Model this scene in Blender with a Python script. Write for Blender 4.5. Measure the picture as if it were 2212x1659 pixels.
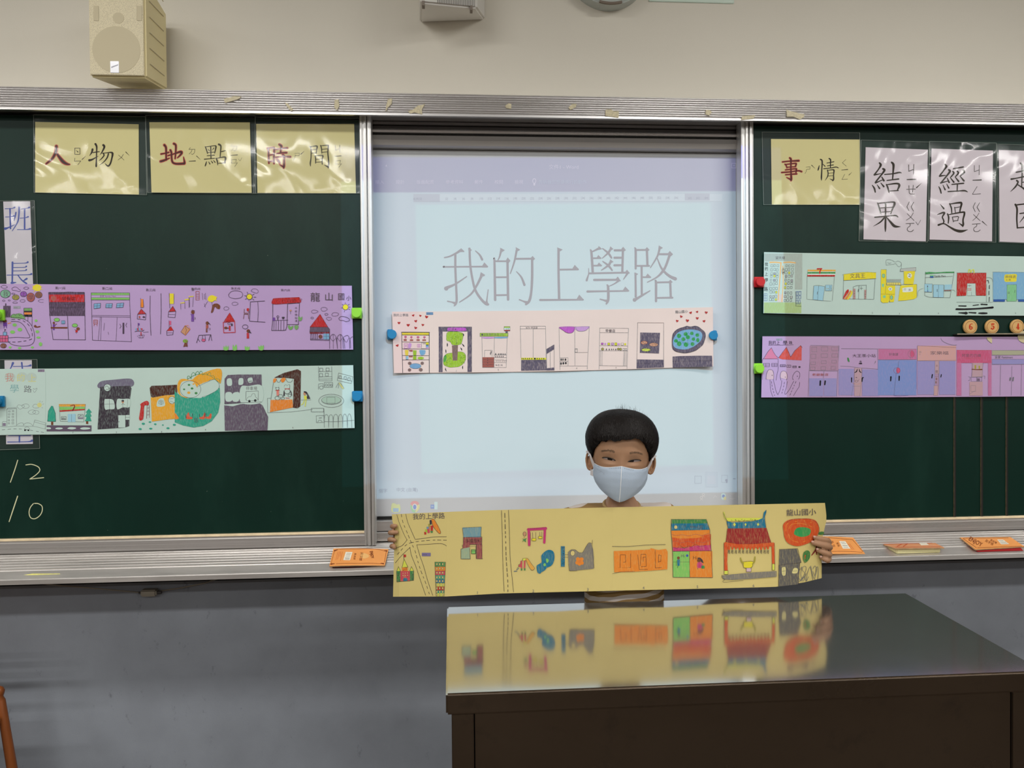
import bpy, bmesh, math, random
from math import sin, cos, pi, radians, sqrt
from mathutils import Vector, Matrix, noise
from mathutils.geometry import tessellate_polygon
for _o in list(bpy.data.objects): bpy.data.objects.remove(_o)
SC = bpy.context.scene
COL = SC.collection
# ---------------------------------------------------------------- camera
FPX, CX, CY = 1661.0, 1106.0, 829.5
CAMY, CAMZ = -2.40, 1.35
_y, _t, _r = radians(4.09), radians(.84), radians(.49)
Fv = Vector((sin(_y)*cos(_t), cos(_y)*cos(_t), -sin(_t)))
R0 = Vector((cos(_y), -sin(_y), 0)); U0 = R0.cross(Fv)
Uv = U0*cos(_r) + R0*sin(_r); Rv = R0*cos(_r) - U0*sin(_r)
CAM = Vector((0, CAMY, CAMZ))
cam = bpy.data.cameras.new('camera'); camo = bpy.data.objects.new('camera', cam); COL.objects.link(camo)
cam.sensor_width = 36; cam.lens = FPX/2212*36; cam.clip_start = .05; cam.clip_end = 50
camo.matrix_world = Matrix(((Rv.x, Uv.x, -Fv.x, CAM.x), (Rv.y, Uv.y, -Fv.y, CAM.y), (Rv.z, Uv.z, -Fv.z, CAM.z), (0, 0, 0, 1)))
SC.camera = camo
def ray(px, py): return Fv*FPX + Rv*(px-CX) - Uv*(py-CY)
def P(px, py, Y=0.0):
    "point of the vertical plane y=Y seen at photo pixel px,py"
    d = ray(px, py); return CAM + d*((Y-CAMY)/d.y)
def PZ(px, py, Z):
    "point of the horizontal plane z=Z seen at photo pixel px,py"
    d = ray(px, py); return CAM + d*((Z-CAMZ)/d.z)
# ---------------------------------------------------------------- world, exposure
w = bpy.data.worlds.new('world'); SC.world = w; w.use_nodes = True
w.node_tree.nodes['Background'].inputs[0].default_value = (.8, .9, 1, 1)
w.node_tree.nodes['Background'].inputs[1].default_value = .02
vs = SC.view_settings
vs.view_transform = 'Standard'; vs.look = 'None'; vs.gamma = 1; vs.use_curve_mapping = False; vs.exposure = 0.0
# ---------------------------------------------------------------- ceiling lamps (area lights of fluorescent fixtures)
LAMP_W = 34
for ly in (-1.35, -3.4, -5.4, -7.3):
    for lx in (-3.6, -1.15, 1.55, 4.2):
        l = bpy.data.lights.new('tube_light', 'AREA'); l.shape = 'RECTANGLE'; l.size = 1.2; l.size_y = .26
        l.energy = LAMP_W*(1.0 if ly < -2 else .62); l.color = (1.0, .985, .955)
        o = bpy.data.objects.new('tube_light', l); COL.objects.link(o); o.location = (lx, ly, 3.02)
# ---------------------------------------------------------------- projector beam: a lamp high up whose picture is a procedural mask
SCREEN_Y = .06
PJ = Vector((P(1216, 700, 0).x, -1.92, 2.55))
def on_screen(px, py, Y=0.0):
    "where the projector ray through the board-plane point px,py meets the screen plane (x,z)"
    p = P(px, py, Y); d = p-PJ; q = PJ + d*((SCREEN_Y-PJ.y)/d.y); return (q.x, q.z)
def beam():
    l = bpy.data.lights.new('projector_beam', 'POINT'); l.energy = 100.0; l.shadow_soft_size = .0015; l.use_nodes = True
    o = bpy.data.objects.new('projector_beam', l); COL.objects.link(o); o.location = PJ
    nt = l.node_tree; N = nt.nodes; L = nt.links; em = [n for n in N if n.type == 'EMISSION'][0]
    geo = N.new('ShaderNodeTexCoord')
    sep = N.new('ShaderNodeSeparateXYZ'); L.new(geo.outputs['Normal'], sep.inputs[0])
    def M(op, a, b=None, c=None):
        n = N.new('ShaderNodeMath'); n.operation = op
        for i, v in enumerate((a, b, c)):
            if v is None: continue
            if isinstance(v, (int, float)): n.inputs[i].default_value = v
            else: L.new(v, n.inputs[i])
        return n.outputs[0]
    D = SCREEN_Y-PJ.y
    ny = M('MAXIMUM', sep.outputs[1], .05)
    X = M('ADD', M('MULTIPLY', M('DIVIDE', sep.outputs[0], ny), D), PJ.x)
    Z = M('ADD', M('MULTIPLY', M('DIVIDE', sep.outputs[2], ny), D), PJ.z)
    def half(a, b, soft=.002):           # 1 on the left of the line a->b (x,z)
        (x0, z0), (x1, z1) = a, b; dx, dz = x1-x0, z1-z0; n = sqrt(dx*dx+dz*dz); nx, nz = -dz/n, dx/n
        d = M('ADD', M('MULTIPLY', X, nx), M('ADD', M('MULTIPLY', Z, nz), -(x0*nx+z0*nz)))
        k = N.new('ShaderNodeMapRange'); L.new(d, k.inputs[0]); k.inputs[1].default_value = -soft; k.inputs[2].default_value = soft; return k.outputs[0]
    def quad(*pts):                       # counter-clockwise
        r = None
        for i in range(len(pts)):
            h = half(pts[i], pts[(i+1) % len(pts)]); r = h if r is None else M('MULTIPLY', r, h)
        return r
    def s(px, py): p = P(px, py, SCREEN_Y); return (p.x, p.z)
    TL = on_screen(736, 300); BL = on_screen(739, 1090); TR = on_screen(1686, 300); BR = on_screen(1704, 1060)
    tl = s(600, 338); tr = s(1800, 338)
    full = quad(BL, BR, TR, TL)
    top = M('SUBTRACT', 1.0, half(s(810, 339.5), s(1600, 341.5), .003))
    title = half(s(810, 416), s(1600, 412.7))
    bar = M('SUBTRACT', 1.0, half(s(810, 1078), s(1600, 1063)))
    below = half(s(810, 1135), s(1600, 1122))
    page = quad(s(911, 1023), s(1541, 1004), s(1535, 438), s(897, 442))
    stat = M('SUBTRACT', 1.0, half(s(810, 1040), s(1600, 1020)))
    # colours of the projected picture
    def mixc(f, a, b):
        n = N.new('ShaderNodeMix'); n.data_type = 'RGBA'; L.new(f, n.inputs[0])
        for i, v in ((6, a), (7, b)):
            if isinstance(v, tuple): n.inputs[i].default_value = v + (1,)
            else: L.new(v, n.inputs[i])
        return n.outputs[2]
    c = mixc(page, (.20, .33, .46), (.21, .44, .52))
    c = mixc(stat, c, (.22, .37, .50))
    c = mixc(title, c, (.01, .02, .24))
    c = mixc(bar, c, (.08, .07, .08))
    L.new(c, em.inputs[0])
    m = M('MULTIPLY', M('MULTIPLY', full, top), below)
    front = M('GREATER_THAN', sep.outputs[1], .05)
    comp = M('DIVIDE', 1.0, M('POWER', ny, 3.0))
    L.new(M('MULTIPLY', M('MULTIPLY', m, front), M('MULTIPLY', comp, BEAM)), em.inputs[1])
BEAM = 1.0
beam()
# ---------------------------------------------------------------- materials
def lin(c):
    c = c/255.0
    return c/12.92 if c <= .04045 else ((c+.055)/1.055)**2.4
KW = .80      # photo brightness of a white surface on the front wall
def A(r, g, b, k=KW): return tuple(min(.93, lin(v)/k) for v in (r, g, b))
MATS = {}
def mat(name, col, rough=.6, metal=0.0, spec=.4, noise_amt=0.0, noise_scale=8.0, bump=0.0, bump_scale=40.0, stretch=(1, 1, 1), coat=0.0, aniso=0.0, rvar=0.0, alpha=None, emit=None, sss=0.0):
    if name in MATS: return MATS[name]
    m = bpy.data.materials.new(name); m.use_nodes = True; nt = m.node_tree; N = nt.nodes; L = nt.links; b = N['Principled BSDF']
    b.inputs['Base Color'].default_value = tuple(col)+(1,); b.inputs['Roughness'].default_value = rough; b.inputs['Metallic'].default_value = metal
    b.inputs['Specular IOR Level'].default_value = spec; b.inputs['Coat Weight'].default_value = coat
    if aniso: b.inputs['Anisotropic'].default_value = aniso
    if sss: b.inputs['Subsurface Weight'].default_value = sss; b.inputs['Subsurface Radius'].default_value = (.012, .005, .003); b.inputs['Subsurface Scale'].default_value = 1.0
    if emit: b.inputs['Emission Color'].default_value = tuple(col)+(1,); b.inputs['Emission Strength'].default_value = emit
    tc = N.new('ShaderNodeTexCoord'); mp = N.new('ShaderNodeMapping'); mp.inputs['Scale'].default_value = stretch; L.new(tc.outputs['Object'], mp.inputs[0])
    if noise_amt or rvar:
        n = N.new('ShaderNodeTexNoise'); n.inputs['Scale'].default_value = noise_scale; n.inputs['Detail'].default_value = 6; n.inputs['Roughness'].default_value = .6; L.new(mp.outputs[0], n.inputs['Vector'])
        r = N.new('ShaderNodeMapRange'); r.inputs[1].default_value = .3; r.inputs[2].default_value = .7; r.inputs[3].default_value = 1-noise_amt; r.inputs[4].default_value = 1+noise_amt; L.new(n.outputs[0], r.inputs[0])
        if noise_amt:
            mx = N.new('ShaderNodeVectorMath'); mx.operation = 'SCALE'; mx.inputs[0].default_value = col; L.new(r.outputs[0], mx.inputs['Scale']); L.new(mx.outputs[0], b.inputs['Base Color'])
        if rvar:
            r2 = N.new('ShaderNodeMapRange'); r2.inputs[1].default_value = .3; r2.inputs[2].default_value = .7; r2.inputs[3].default_value = max(.02, rough-rvar); r2.inputs[4].default_value = rough+rvar; L.new(n.outputs[0], r2.inputs[0]); L.new(r2.outputs[0], b.inputs['Roughness'])
    if bump:
        n2 = N.new('ShaderNodeTexNoise'); n2.inputs['Scale'].default_value = bump_scale; n2.inputs['Detail'].default_value = 4; L.new(mp.outputs[0], n2.inputs['Vector'])
        bp = N.new('ShaderNodeBump'); bp.inputs['Strength'].default_value = bump; bp.inputs['Distance'].default_value = .002; L.new(n2.outputs[0], bp.inputs['Height']); L.new(bp.outputs[0], b.inputs['Normal'])
    MATS[name] = m; return m
def marks(m, col, scale, lo, hi, amt, stretch=(1, 1, 1), seed=0.0):
    "stains and scuffs mixed over a material's base colour"
    nt = m.node_tree; N = nt.nodes; L = nt.links; b = N['Principled BSDF']
    tc = N.new('ShaderNodeTexCoord'); mp = N.new('ShaderNodeMapping'); mp.inputs['Scale'].default_value = stretch; mp.inputs['Location'].default_value = (seed, seed*.7, seed*1.3); L.new(tc.outputs['Object'], mp.inputs[0])
    n = N.new('ShaderNodeTexNoise'); n.inputs['Scale'].default_value = scale; n.inputs['Detail'].default_value = 8; n.inputs['Roughness'].default_value = .65; L.new(mp.outputs[0], n.inputs['Vector'])
    r = N.new('ShaderNodeMapRange'); r.inputs[1].default_value = lo; r.inputs[2].default_value = hi; r.inputs[4].default_value = amt; L.new(n.outputs[0], r.inputs[0])
    mx = N.new('ShaderNodeMix'); mx.data_type = 'RGBA'; mx.inputs[7].default_value = tuple(col)+(1,); L.new(r.outputs[0], mx.inputs[0])
    if b.inputs['Base Color'].is_linked: L.new(b.inputs['Base Color'].links[0].from_socket, mx.inputs[6])
    else: mx.inputs[6].default_value = b.inputs['Base Color'].default_value
    L.new(mx.outputs[2], b.inputs['Base Color']); return m
# ---------------------------------------------------------------- mesh helpers
class MB:
    def __init__(s): s.v = []; s.f = []
    def add(s, vs, fs):
        o = len(s.v); s.v += [tuple(v) for v in vs]; s.f += [tuple(o+i for i in f) for f in fs]; return s
    def hexa(s, p):           # 8 points: 0-3 one face, 4-7 the opposite one
        return s.add(p, [(0, 3, 2, 1), (4, 5, 6, 7), (0, 1, 5, 4), (1, 2, 6, 5), (2, 3, 7, 6), (3, 0, 4, 7)])
    def box(s, a, b):
        (x0, y0, z0), (x1, y1, z1) = a, b
        return s.hexa([(x0, y0, z0), (x1, y0, z0), (x1, y1, z0), (x0, y1, z0), (x0, y0, z1), (x1, y0, z1), (x1, y1, z1), (x0, y1, z1)])
    def slab(s, q, Y0, Y1):   # photo quad (TL,TR,BR,BL px) on plane Y0 (front), same x,z shape pushed back to Y1
        f = [P(x, y, Y0) for x, y in q]; return s.hexa([(p.x, Y0, p.z) for p in f]+[(p.x, Y1, p.z) for p in f])
    def cyl(s, c0, c1, r, n=20, r1=None, cap=True):
        c0 = Vector(c0); c1 = Vector(c1); d = (c1-c0).normalized(); a = d.orthogonal().normalized(); b = d.cross(a); r1 = r if r1 is None else r1
        vs = []
        for i in range(n): t = 2*pi*i/n; u = a*cos(t)+b*sin(t); vs += [c0+u*r, c1+u*r1]
        fs = [(2*i, 2*((i+1) % n), 2*((i+1) % n)+1, 2*i+1) for i in range(n)]
        if cap: fs += [tuple(2*i for i in range(n))[::-1], tuple(2*i+1 for i in range(n))]
        return s.add(vs, fs)
    def tube(s, pts, r, n=8, rs=None):
        pts = [Vector(p) for p in pts]; o = len(s.v); a = None
        for k, p in enumerate(pts):
            d = (pts[min(k+1, len(pts)-1)]-pts[max(k-1, 0)]).normalized()
            a = d.orthogonal().normalized() if a is None else (a-d*a.dot(d)).normalized()
            b = d.cross(a); rr = rs[k] if rs else r
            for i in range(n): t = 2*pi*i/n; s.v.append(tuple(p+(a*cos(t)+b*sin(t))*rr))
        for k in range(len(pts)-1):
            for i in range(n): j = (i+1) % n; s.f.append((o+k*n+i, o+k*n+j, o+(k+1)*n+j, o+(k+1)*n+i))
        s.f.append(tuple(o+i for i in range(n))[::-1]); s.f.append(tuple(o+(len(pts)-1)*n+i for i in range(n))); return s
    def prism(s, prof, a, b):  # profile list of offsets (dy,dz) swept from point a to point b
        a = Vector(a); b = Vector(b); n = len(prof)
        vs = [a+Vector((0, y, z)) for y, z in prof]+[b+Vector((0, y, z)) for y, z in prof]
        return s.add(vs, [(i, (i+1) % n, n+(i+1) % n, n+i) for i in range(n)]+[tuple(range(n))[::-1], tuple(range(n, 2*n))])
    def obj(s, name, m, parent=None, smooth=False, bevel=0, seg=2, loc=None):
        me = bpy.data.meshes.new(name); org = Vector(loc) if loc is not None else None
        me.from_pydata([tuple(Vector(v)-org) if org else v for v in s.v], [], s.f); me.validate()
        bm = bmesh.new(); bm.from_mesh(me); bmesh.ops.recalc_face_normals(bm, faces=bm.faces)
        if bevel: bmesh.ops.bevel(bm, geom=[e for e in bm.edges if len(e.link_faces) == 2 and e.calc_face_angle(0) > .5], offset=bevel, segments=seg, affect='EDGES', clamp_overlap=True)
        bm.to_mesh(me); bm.free(); me.materials.append(m)
        if smooth: me.shade_smooth() if hasattr(me, 'shade_smooth') else None
        o = bpy.data.objects.new(name, me); COL.objects.link(o)
        if org is not None: o.location = org
        if parent is not None: o.parent = parent
        return o
def tag(o, label=None, cat=None, group=None, kind=None):
    if label: o['label'] = label
    if cat: o['category'] = cat
    if group: o['group'] = group
    if kind: o['kind'] = kind
    return o
def thing(name, label, cat, group=None):
    o = bpy.data.objects.new(name, None); COL.objects.link(o); o.empty_display_size = .02
    return tag(o, label, cat, group)
def struct(o): o['kind'] = 'structure'; return o
def rebase(o):
    "move a thing's empty to the base of its parts without moving the parts"
    ch = [c for c in o.children_recursive if c.type == 'MESH']
    pts = [v.co+c.location for c in ch for v in c.data.vertices]
    if not pts: return
    xs = [p.x for p in pts]; ys = [p.y for p in pts]; zs = [p.z for p in pts]
    b = Vector(((min(xs)+max(xs))/2, (min(ys)+max(ys))/2, min(zs))); o.location = b
    for c in o.children:
        if c.type == 'MESH' : c.data.transform(Matrix.Translation(-b))
        for g in c.children:
            if g.type == 'MESH': g.data.transform(Matrix.Translation(-b))
# ---------------------------------------------------------------- writing and drawings (flat ink)
# little language:  R x0 y0 s  = coordinates below are (photo px - x0,y0)*s
# S stroke x,y,w..   L polyline   C smooth polyline   D dashed   F polygon   Q smooth polygon   X box   B box outline
# E ellipse fill   O ellipse outline   T text
SIGN_PERSON = '''R 80 290 10.055
RS 420,262,58 416,340,62 385,440,54 320,540,46 200,640,30
RS 420,405,30 480,490,56 560,590,74 640,640,54 708,655,20
S ink 1205,328,45 1190,390,36 1140,468,8
S ink 1215,400,18 1290,385,22 1355,377,16
S ink 1268,212,45 1295,270,38 1293,400,26 1288,600,30 1285,690,38 1286,715,10
S ink 1135,565,50 1200,548,36 1330,472,8
S ink 1440,236,50 1462,275,44 1420,370,28 1368,448,8
S ink 1410,410,16 1520,402,18 1600,395,30 1640,418,45 1625,520,34 1590,640,34 1540,690,34 1475,632,8
S ink 1445,425,30 1452,465,28 1390,540,20 1340,575,6
S ink 1550,425,30 1522,510,28 1450,600,20 1362,668,6
B ink 12 820 302 930 436
S ink 850,348,6 888,385,20
L ink 12 820,520 815,585 950,580 888,662
S ink 980,546,17 1056,476,4
L ink 9 1770,452 1890,560
L ink 9 1875,435 1835,500 1760,558
S ink 1928,386,17 2005,462,4
'''
SIGN_PLACE = '''R 330 290 10.055
RS 252,235,46 285,285,38 290,400,32 290,560,28
RS 180,430,26 260,415,22 345,395,28
RS 170,590,46 240,570,42 360,520,14
RS 330,465,22 450,430,22 600,380,42 630,405,38 590,460,30 535,512,12
RS 458,205,42 500,242,36 498,380,28 485,530,22
RS 382,345,36 405,400,34 410,520,32 430,605,36 500,640,38 650,638,42 690,622,40 668,495,8
L ink 9 815,288 785,330
L ink 9 785,330 915,325 905,400 862,440 835,425
L ink 9 855,330 835,385 788,428
S ink 788,586,12 926,578,17
S ink 952,473,15 1032,548,4
S ink2 1138,270,20 1165,330,26 1190,418,20
S ink2 1150,275,16 1340,250,20 1372,268,34 1360,340,28 1345,410,20
S ink2 1195,315,8 1228,360,20
S ink2 1325,300,20 1293,345,8
S ink2 1258,270,26 1262,400,24 1265,530,24
S ink2 1195,398,16 1345,388,16
S ink2 1180,467,16 1338,455,20
S ink2 1122,542,24 1230,532,18 1345,520,18
S ink2 1168,595,16 1152,650,30 1138,688,22
S ink2 1213,598,12 1240,645,26
S ink2 1268,578,12 1298,618,26
S ink2 1318,568,12 1352,608,24
S ink2 1435,220,44 1478,255,34 1472,380,26 1462,500,20
S ink2 1475,380,16 1520,370,22 1582,354,14
S ink2 1375,520,24 1400,580,30 1412,668,14
S ink2 1385,525,16 1540,495,26 1582,518,40 1560,620,26
S ink2 1420,632,14 1578,622,22
L ink2 9 1727,218 1695,262
L ink2 9 1695,262 1828,255 1818,325 1778,366 1752,352
L ink2 9 1768,262 1748,315 1702,354
S ink2 1700,460,12 1838,448,17
L ink2 9 1705,555 1815,545 1805,598
L ink2 9 1718,572 1710,628 1838,620 1780,702
L ink2 6 1860,535 1895,582 1936,510
'''
SIGN_TIME = '''R 560 290 10.055
RS 175,303,24 200,340,32 205,480,30 210,630,22
RS 195,305,22 300,290,28 325,310,34 320,450,32 320,635,26
RS 215,455,18 310,435,18
RS 212,592,22 320,580,22
RS 438,222,38 480,260,46 470,330,32 465,410,28
RS 350,330,22 450,315,24 608,300,34
RS 380,425,20 480,405,22 592,400,32
RS 340,505,20 500,485,22 675,492,34
RS 512,445,36 538,480,34 540,600,32 536,690,42 530,738,20
RS 445,660,8 532,712,36
RS 372,528,12 410,570,36 442,618,36
L ink 8 770,415 872,408 865,468 780,466
L ink 8 785,445 770,510 740,562
S ink 903,434,17 978,366,4
S ink2 1096,260,26 1125,320,26 1125,500,22 1110,620,30 1112,692,14
S ink2 1115,270,14 1225,255,26 1258,270,32 1245,340,22 1240,418,16
S ink2 1135,340,14 1240,327,14
S ink2 1135,410,14 1240,402,14
S ink2 1333,243,22 1352,310,24 1358,414,16
S ink2 1350,250,14 1470,238,24 1500,255,30 1490,400,26 1505,560,30 1506,680,34 1496,735,18
S ink2 1410,666,8 1496,708,38
S ink2 1360,328,14 1485,315,14
S ink2 1360,396,14 1490,380,14
S ink2 1212,463,20 1225,530,26 1225,628,20
S ink2 1225,470,14 1350,458,22 1382,475,30 1365,550,24 1370,648,24
S ink2 1235,545,12 1365,532,12
S ink2 1235,608,12 1365,600,12
L ink2 12 1652,245 1655,350 1745,315
L ink2 12 1748,238 1750,392
S ink2 1645,480,12 1782,468,18
L ink2 10 1650,578 1765,568 1752,622
L ink2 10 1664,602 1660,650 1784,642 1725,720
'''
SIGN_EVENT = '''R 1670 320 11.06
RS 398,235,32 425,270,38 425,420,28 428,600,30 434,740,42 425,782,18
RS 322,700,8 425,752,38
RS 225,330,24 400,310,22 612,300,40
RS 285,385,22 310,410,24 330,470,18
RS 300,390,16 520,365,24 552,380,28 530,442,22
RS 330,457,16 540,442,18
RS 295,520,18 530,492,22 556,510,30 545,590,22
RS 205,582,24 420,565,22 600,540,24 680,560,32
RS 300,637,20 420,625,20 562,615,28
L ink 9 785,455 885,445 880,500 800,508
L ink 9 800,508 790,560 763,606
S ink 922,408,17 998,482,4
S ink 1132,268,30 1172,310,36 1165,500,28 1155,700,34 1158,770,14
S ink 1102,415,14 1085,490,32 1072,528,22
S ink 1185,375,10 1240,432,26
S ink 1338,248,30 1372,280,34 1370,380,26 1370,472,22
S ink 1285,355,18 1452,325,22
S ink 1295,422,18 1440,402,22
S ink 1208,492,22 1370,475,20 1500,452,24 1558,470,20
S ink 1298,523,24 1315,600,26 1300,680,24 1243,772,8
S ink 1310,530,14 1420,515,24 1455,535,34 1445,640,26 1446,740,34 1425,784,18
S ink 1353,733,8 1428,766,30
S ink 1315,602,12 1440,590,12
S ink 1315,667,12 1440,655,12
L ink 9 1738,270 1655,350 1748,428
S ink 1640,522,12 1782,510,18
L ink 9 1712,622 1645,748 1782,740
S ink 1813,642,16 1878,578,4
'''
SIGN_RESULT = '''R 1860 330 8.733
S ink 348,192,30 372,232,44 330,310,26 262,400,30
S ink 252,415,36 320,405,20 372,390,14
S ink 413,303,36 442,330,42 380,420,30 300,520,30 270,562,28
S ink 275,570,26 350,535,20 425,505,14
S ink 392,458,20 430,525,36
S ink 212,612,16 250,670,34 268,742,26
S ink 303,603,12 348,672,32
S ink 372,568,12 428,636,34
S ink 578,182,34 612,228,46 606,350,32 595,500,24
S ink 445,410,20 600,395,22 720,372,32 762,382,14
S ink 490,522,20 600,508,22 708,495,30
S ink 478,598,24 505,660,34 526,748,22
S ink 490,602,18 670,580,34 722,613,44 688,700,24
S ink 525,722,16 702,712,22
L ink 16 898,228 900,350 985,316
L ink 16 996,220 990,406
S ink 868,506,18 1025,500,26
L ink 14 860,690 1026,685
L ink 14 985,613 972,742
L ink 14 903,620 910,758 930,778 1008,776
S ink 1047,658,22 1137,576,4
S ink 312,948,24 345,1040,34 372,1147,22
S ink 330,955,20 590,930,30 632,963,44 592,1060,32 560,1147,24
S ink 365,1042,18 590,1026,18
S ink 370,1122,16 570,1106,16
S ink 462,960,30 462,1200,32 460,1400,36 460,1488,14
S ink 260,1216,26 460,1200,26 640,1183,30 697,1213,18
S ink 440,1225,30 360,1310,26 233,1386,6
S ink 480,1215,16 560,1310,40 635,1385,50 745,1395,8
L ink 13 908,928 865,1020 908,1102
L ink 13 992,933 945,1020 990,1102
L ink 11 870,1148 1000,1277
L ink 11 986,1133 940,1215 853,1274
L ink 13 848,1338 1000,1330
C ink 13 925,1335 922,1382 885,1410 872,1450 900,1482 950,1486 990,1455
L ink 9 1033,1303 1073,1360 1126,1270
'''
SIGN_PROCESS = '''R 2000 330 8.731
S ink 362,222,30 388,258,42 340,330,26 270,420,30
S ink 260,440,34 370,425,16
S ink 432,322,34 455,350,40 390,440,30 290,562,28
S ink 278,570,28 435,528,14
S ink 403,478,16 438,558,32
S ink 243,638,14 270,690,30 288,762,24
S ink 322,608,12 362,694,30
S ink 393,588,12 432,664,30
S ink 518,302,24 600,287,26 705,268,26
S ink 508,353,26 528,385,30 465,465,20
S ink 465,475,16 527,553,32
S ink 593,348,26 612,385,30 555,455,20
S ink 555,460,16 617,538,34
S ink 708,328,34 724,370,36 645,440,20
S ink 648,445,18 717,528,36
S ink 492,597,22 712,575,28
S ink 595,595,26 590,715,22
S ink 418,732,22 600,722,24 730,715,30 787,740,12
L ink 12 915,238 915,357 1000,325
L ink 12 1008,236 1005,418
S ink 886,518,14 1045,512,24
L ink 11 966,638 878,782 1032,775
S ink 273,973,12 338,1052,34
S ink 220,1166,16 320,1130,34 350,1140,36 312,1210,26 330,1260,26 340,1300,26 320,1338,20
S ink 238,1362,38 340,1337,24 450,1400,30 560,1460,46 670,1480,50 792,1450,6
S ink 447,958,22 480,1040,26 490,1142,18
S ink 465,965,18 620,942,34 672,955,40 650,1060,30 640,1122,22
S ink 542,1028,16 560,1128,14
S ink 550,1038,14 640,1020,14
S ink 408,1153,26 430,1220,30 422,1328,20
S ink 430,1167,18 690,1120,30 728,1145,36 702,1260,30 706,1350,36 695,1392,18
S ink 622,1323,8 697,1378,36
L ink 18 500,1215 520,1303
L ink 18 505,1212 600,1200 620,1212 600,1275
L ink 16 520,1287 607,1277
L ink 12 932,940 890,1025 932,1110
L ink 12 1014,943 965,1025 1014,1110
L ink 10 898,1163 1024,1282
L ink 10 1002,1138 955,1215 883,1280
L ink 12 876,1346 1024,1338
C ink 12 960,1342 957,1385 915,1412 902,1450 930,1485 985,1484 1024,1455
S ink 1066,1296,18 1153,1374,4
'''
SIGN_CAUSE = '''R 2000 330 8.731
S ink 1786,198,30 1820,250,44 1815,380,34 1815,470,24
S ink 1703,367,24 1830,345,28 1930,325,34
S ink 1612,497,36 1700,482,24 1851,450,26 1990,425,34
S ink 1716,526,36 1738,555,30 1690,640,30 1598,732,8
S ink 1812,480,24 1808,632,20
S ink 1812,560,16 1920,542,20
S ink 1728,598,20 1810,650,28 1950,730,44 2230,760,10
S ink 2000,330,20 2130,310,30 2110,430,26 2010,445,20
S ink 2010,440,24 2015,600,30 2100,640,34 2200,600,16
S ink 1688,976,36 1720,1060,36 1715,1250,30 1727,1418,28
S ink 1700,985,26 1900,960,26 2160,930,34 2170,1100,32 2160,1420,28
S ink 1773,1146,22 2060,1105,28
S ink 1915,1030,26 1890,1150,30 1770,1315,8
S ink 1930,1150,20 1990,1230,30 2070,1300,30
S ink 1722,1416,24 2150,1385,26
'''
TAG_MONITOR = '''R 0 400 4.367
S blue 48,222,7 115,219,7 138,210,18
S blue 94,222,15 99,408,15
S blue 52,300,7 108,297,7 130,290,16
S blue 50,410,26 75,402,14 140,372,5
S blue 150,258,14 142,300,13 132,335,7
S blue 180,208,20 178,280,14 165,350,13 115,432,6
S blue 200,224,7 250,220,7 275,210,18
S blue 232,222,15 232,412,15
S blue 190,311,7 240,307,7 265,298,16
S blue 163,419,7 250,418,8 284,412,18
S blue 118,728,18 115,925,14
S blue 120,738,7 235,735,7 262,726,18
S blue 120,776,7 230,774,7 248,766,16
S blue 120,809,7 230,806,7 248,798,16
S blue 66,848,8 260,845,8 296,838,20
S blue 168,848,10 205,895,12 250,928,16
S blue 252,882,18 215,905,8
S blue 110,922,22 150,918,8
'''
TAG_DUTY = '''R 0 760 4.367
S blue 122,106,22 108,140,12 92,168,7
S blue 125,138,7 250,135,8 288,128,20
S blue 205,103,16 212,168,13
S blue 60,300,8 290,296,14
S blue 183,640,14 183,850,15
S blue 80,790,8 285,786,16
S blue 72,851,9 260,848,9 302,838,22
'''
CHALK_NUMBERS = '''R 0 760 4.367
S chalk 167,1022,8 140,1110,9 98,1230,8
C chalk 9 244,1067 300,1062 360,1085 375,1120 340,1160 282,1200
L chalk 9 282,1200 412,1187
S chalk 166,1362,9 130,1470,10 86,1602,8
C chalk 9 315,1432 285,1470 274,1520 290,1565 330,1574 375,1545 398,1500 395,1455 360,1432 325,1430
'''
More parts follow.
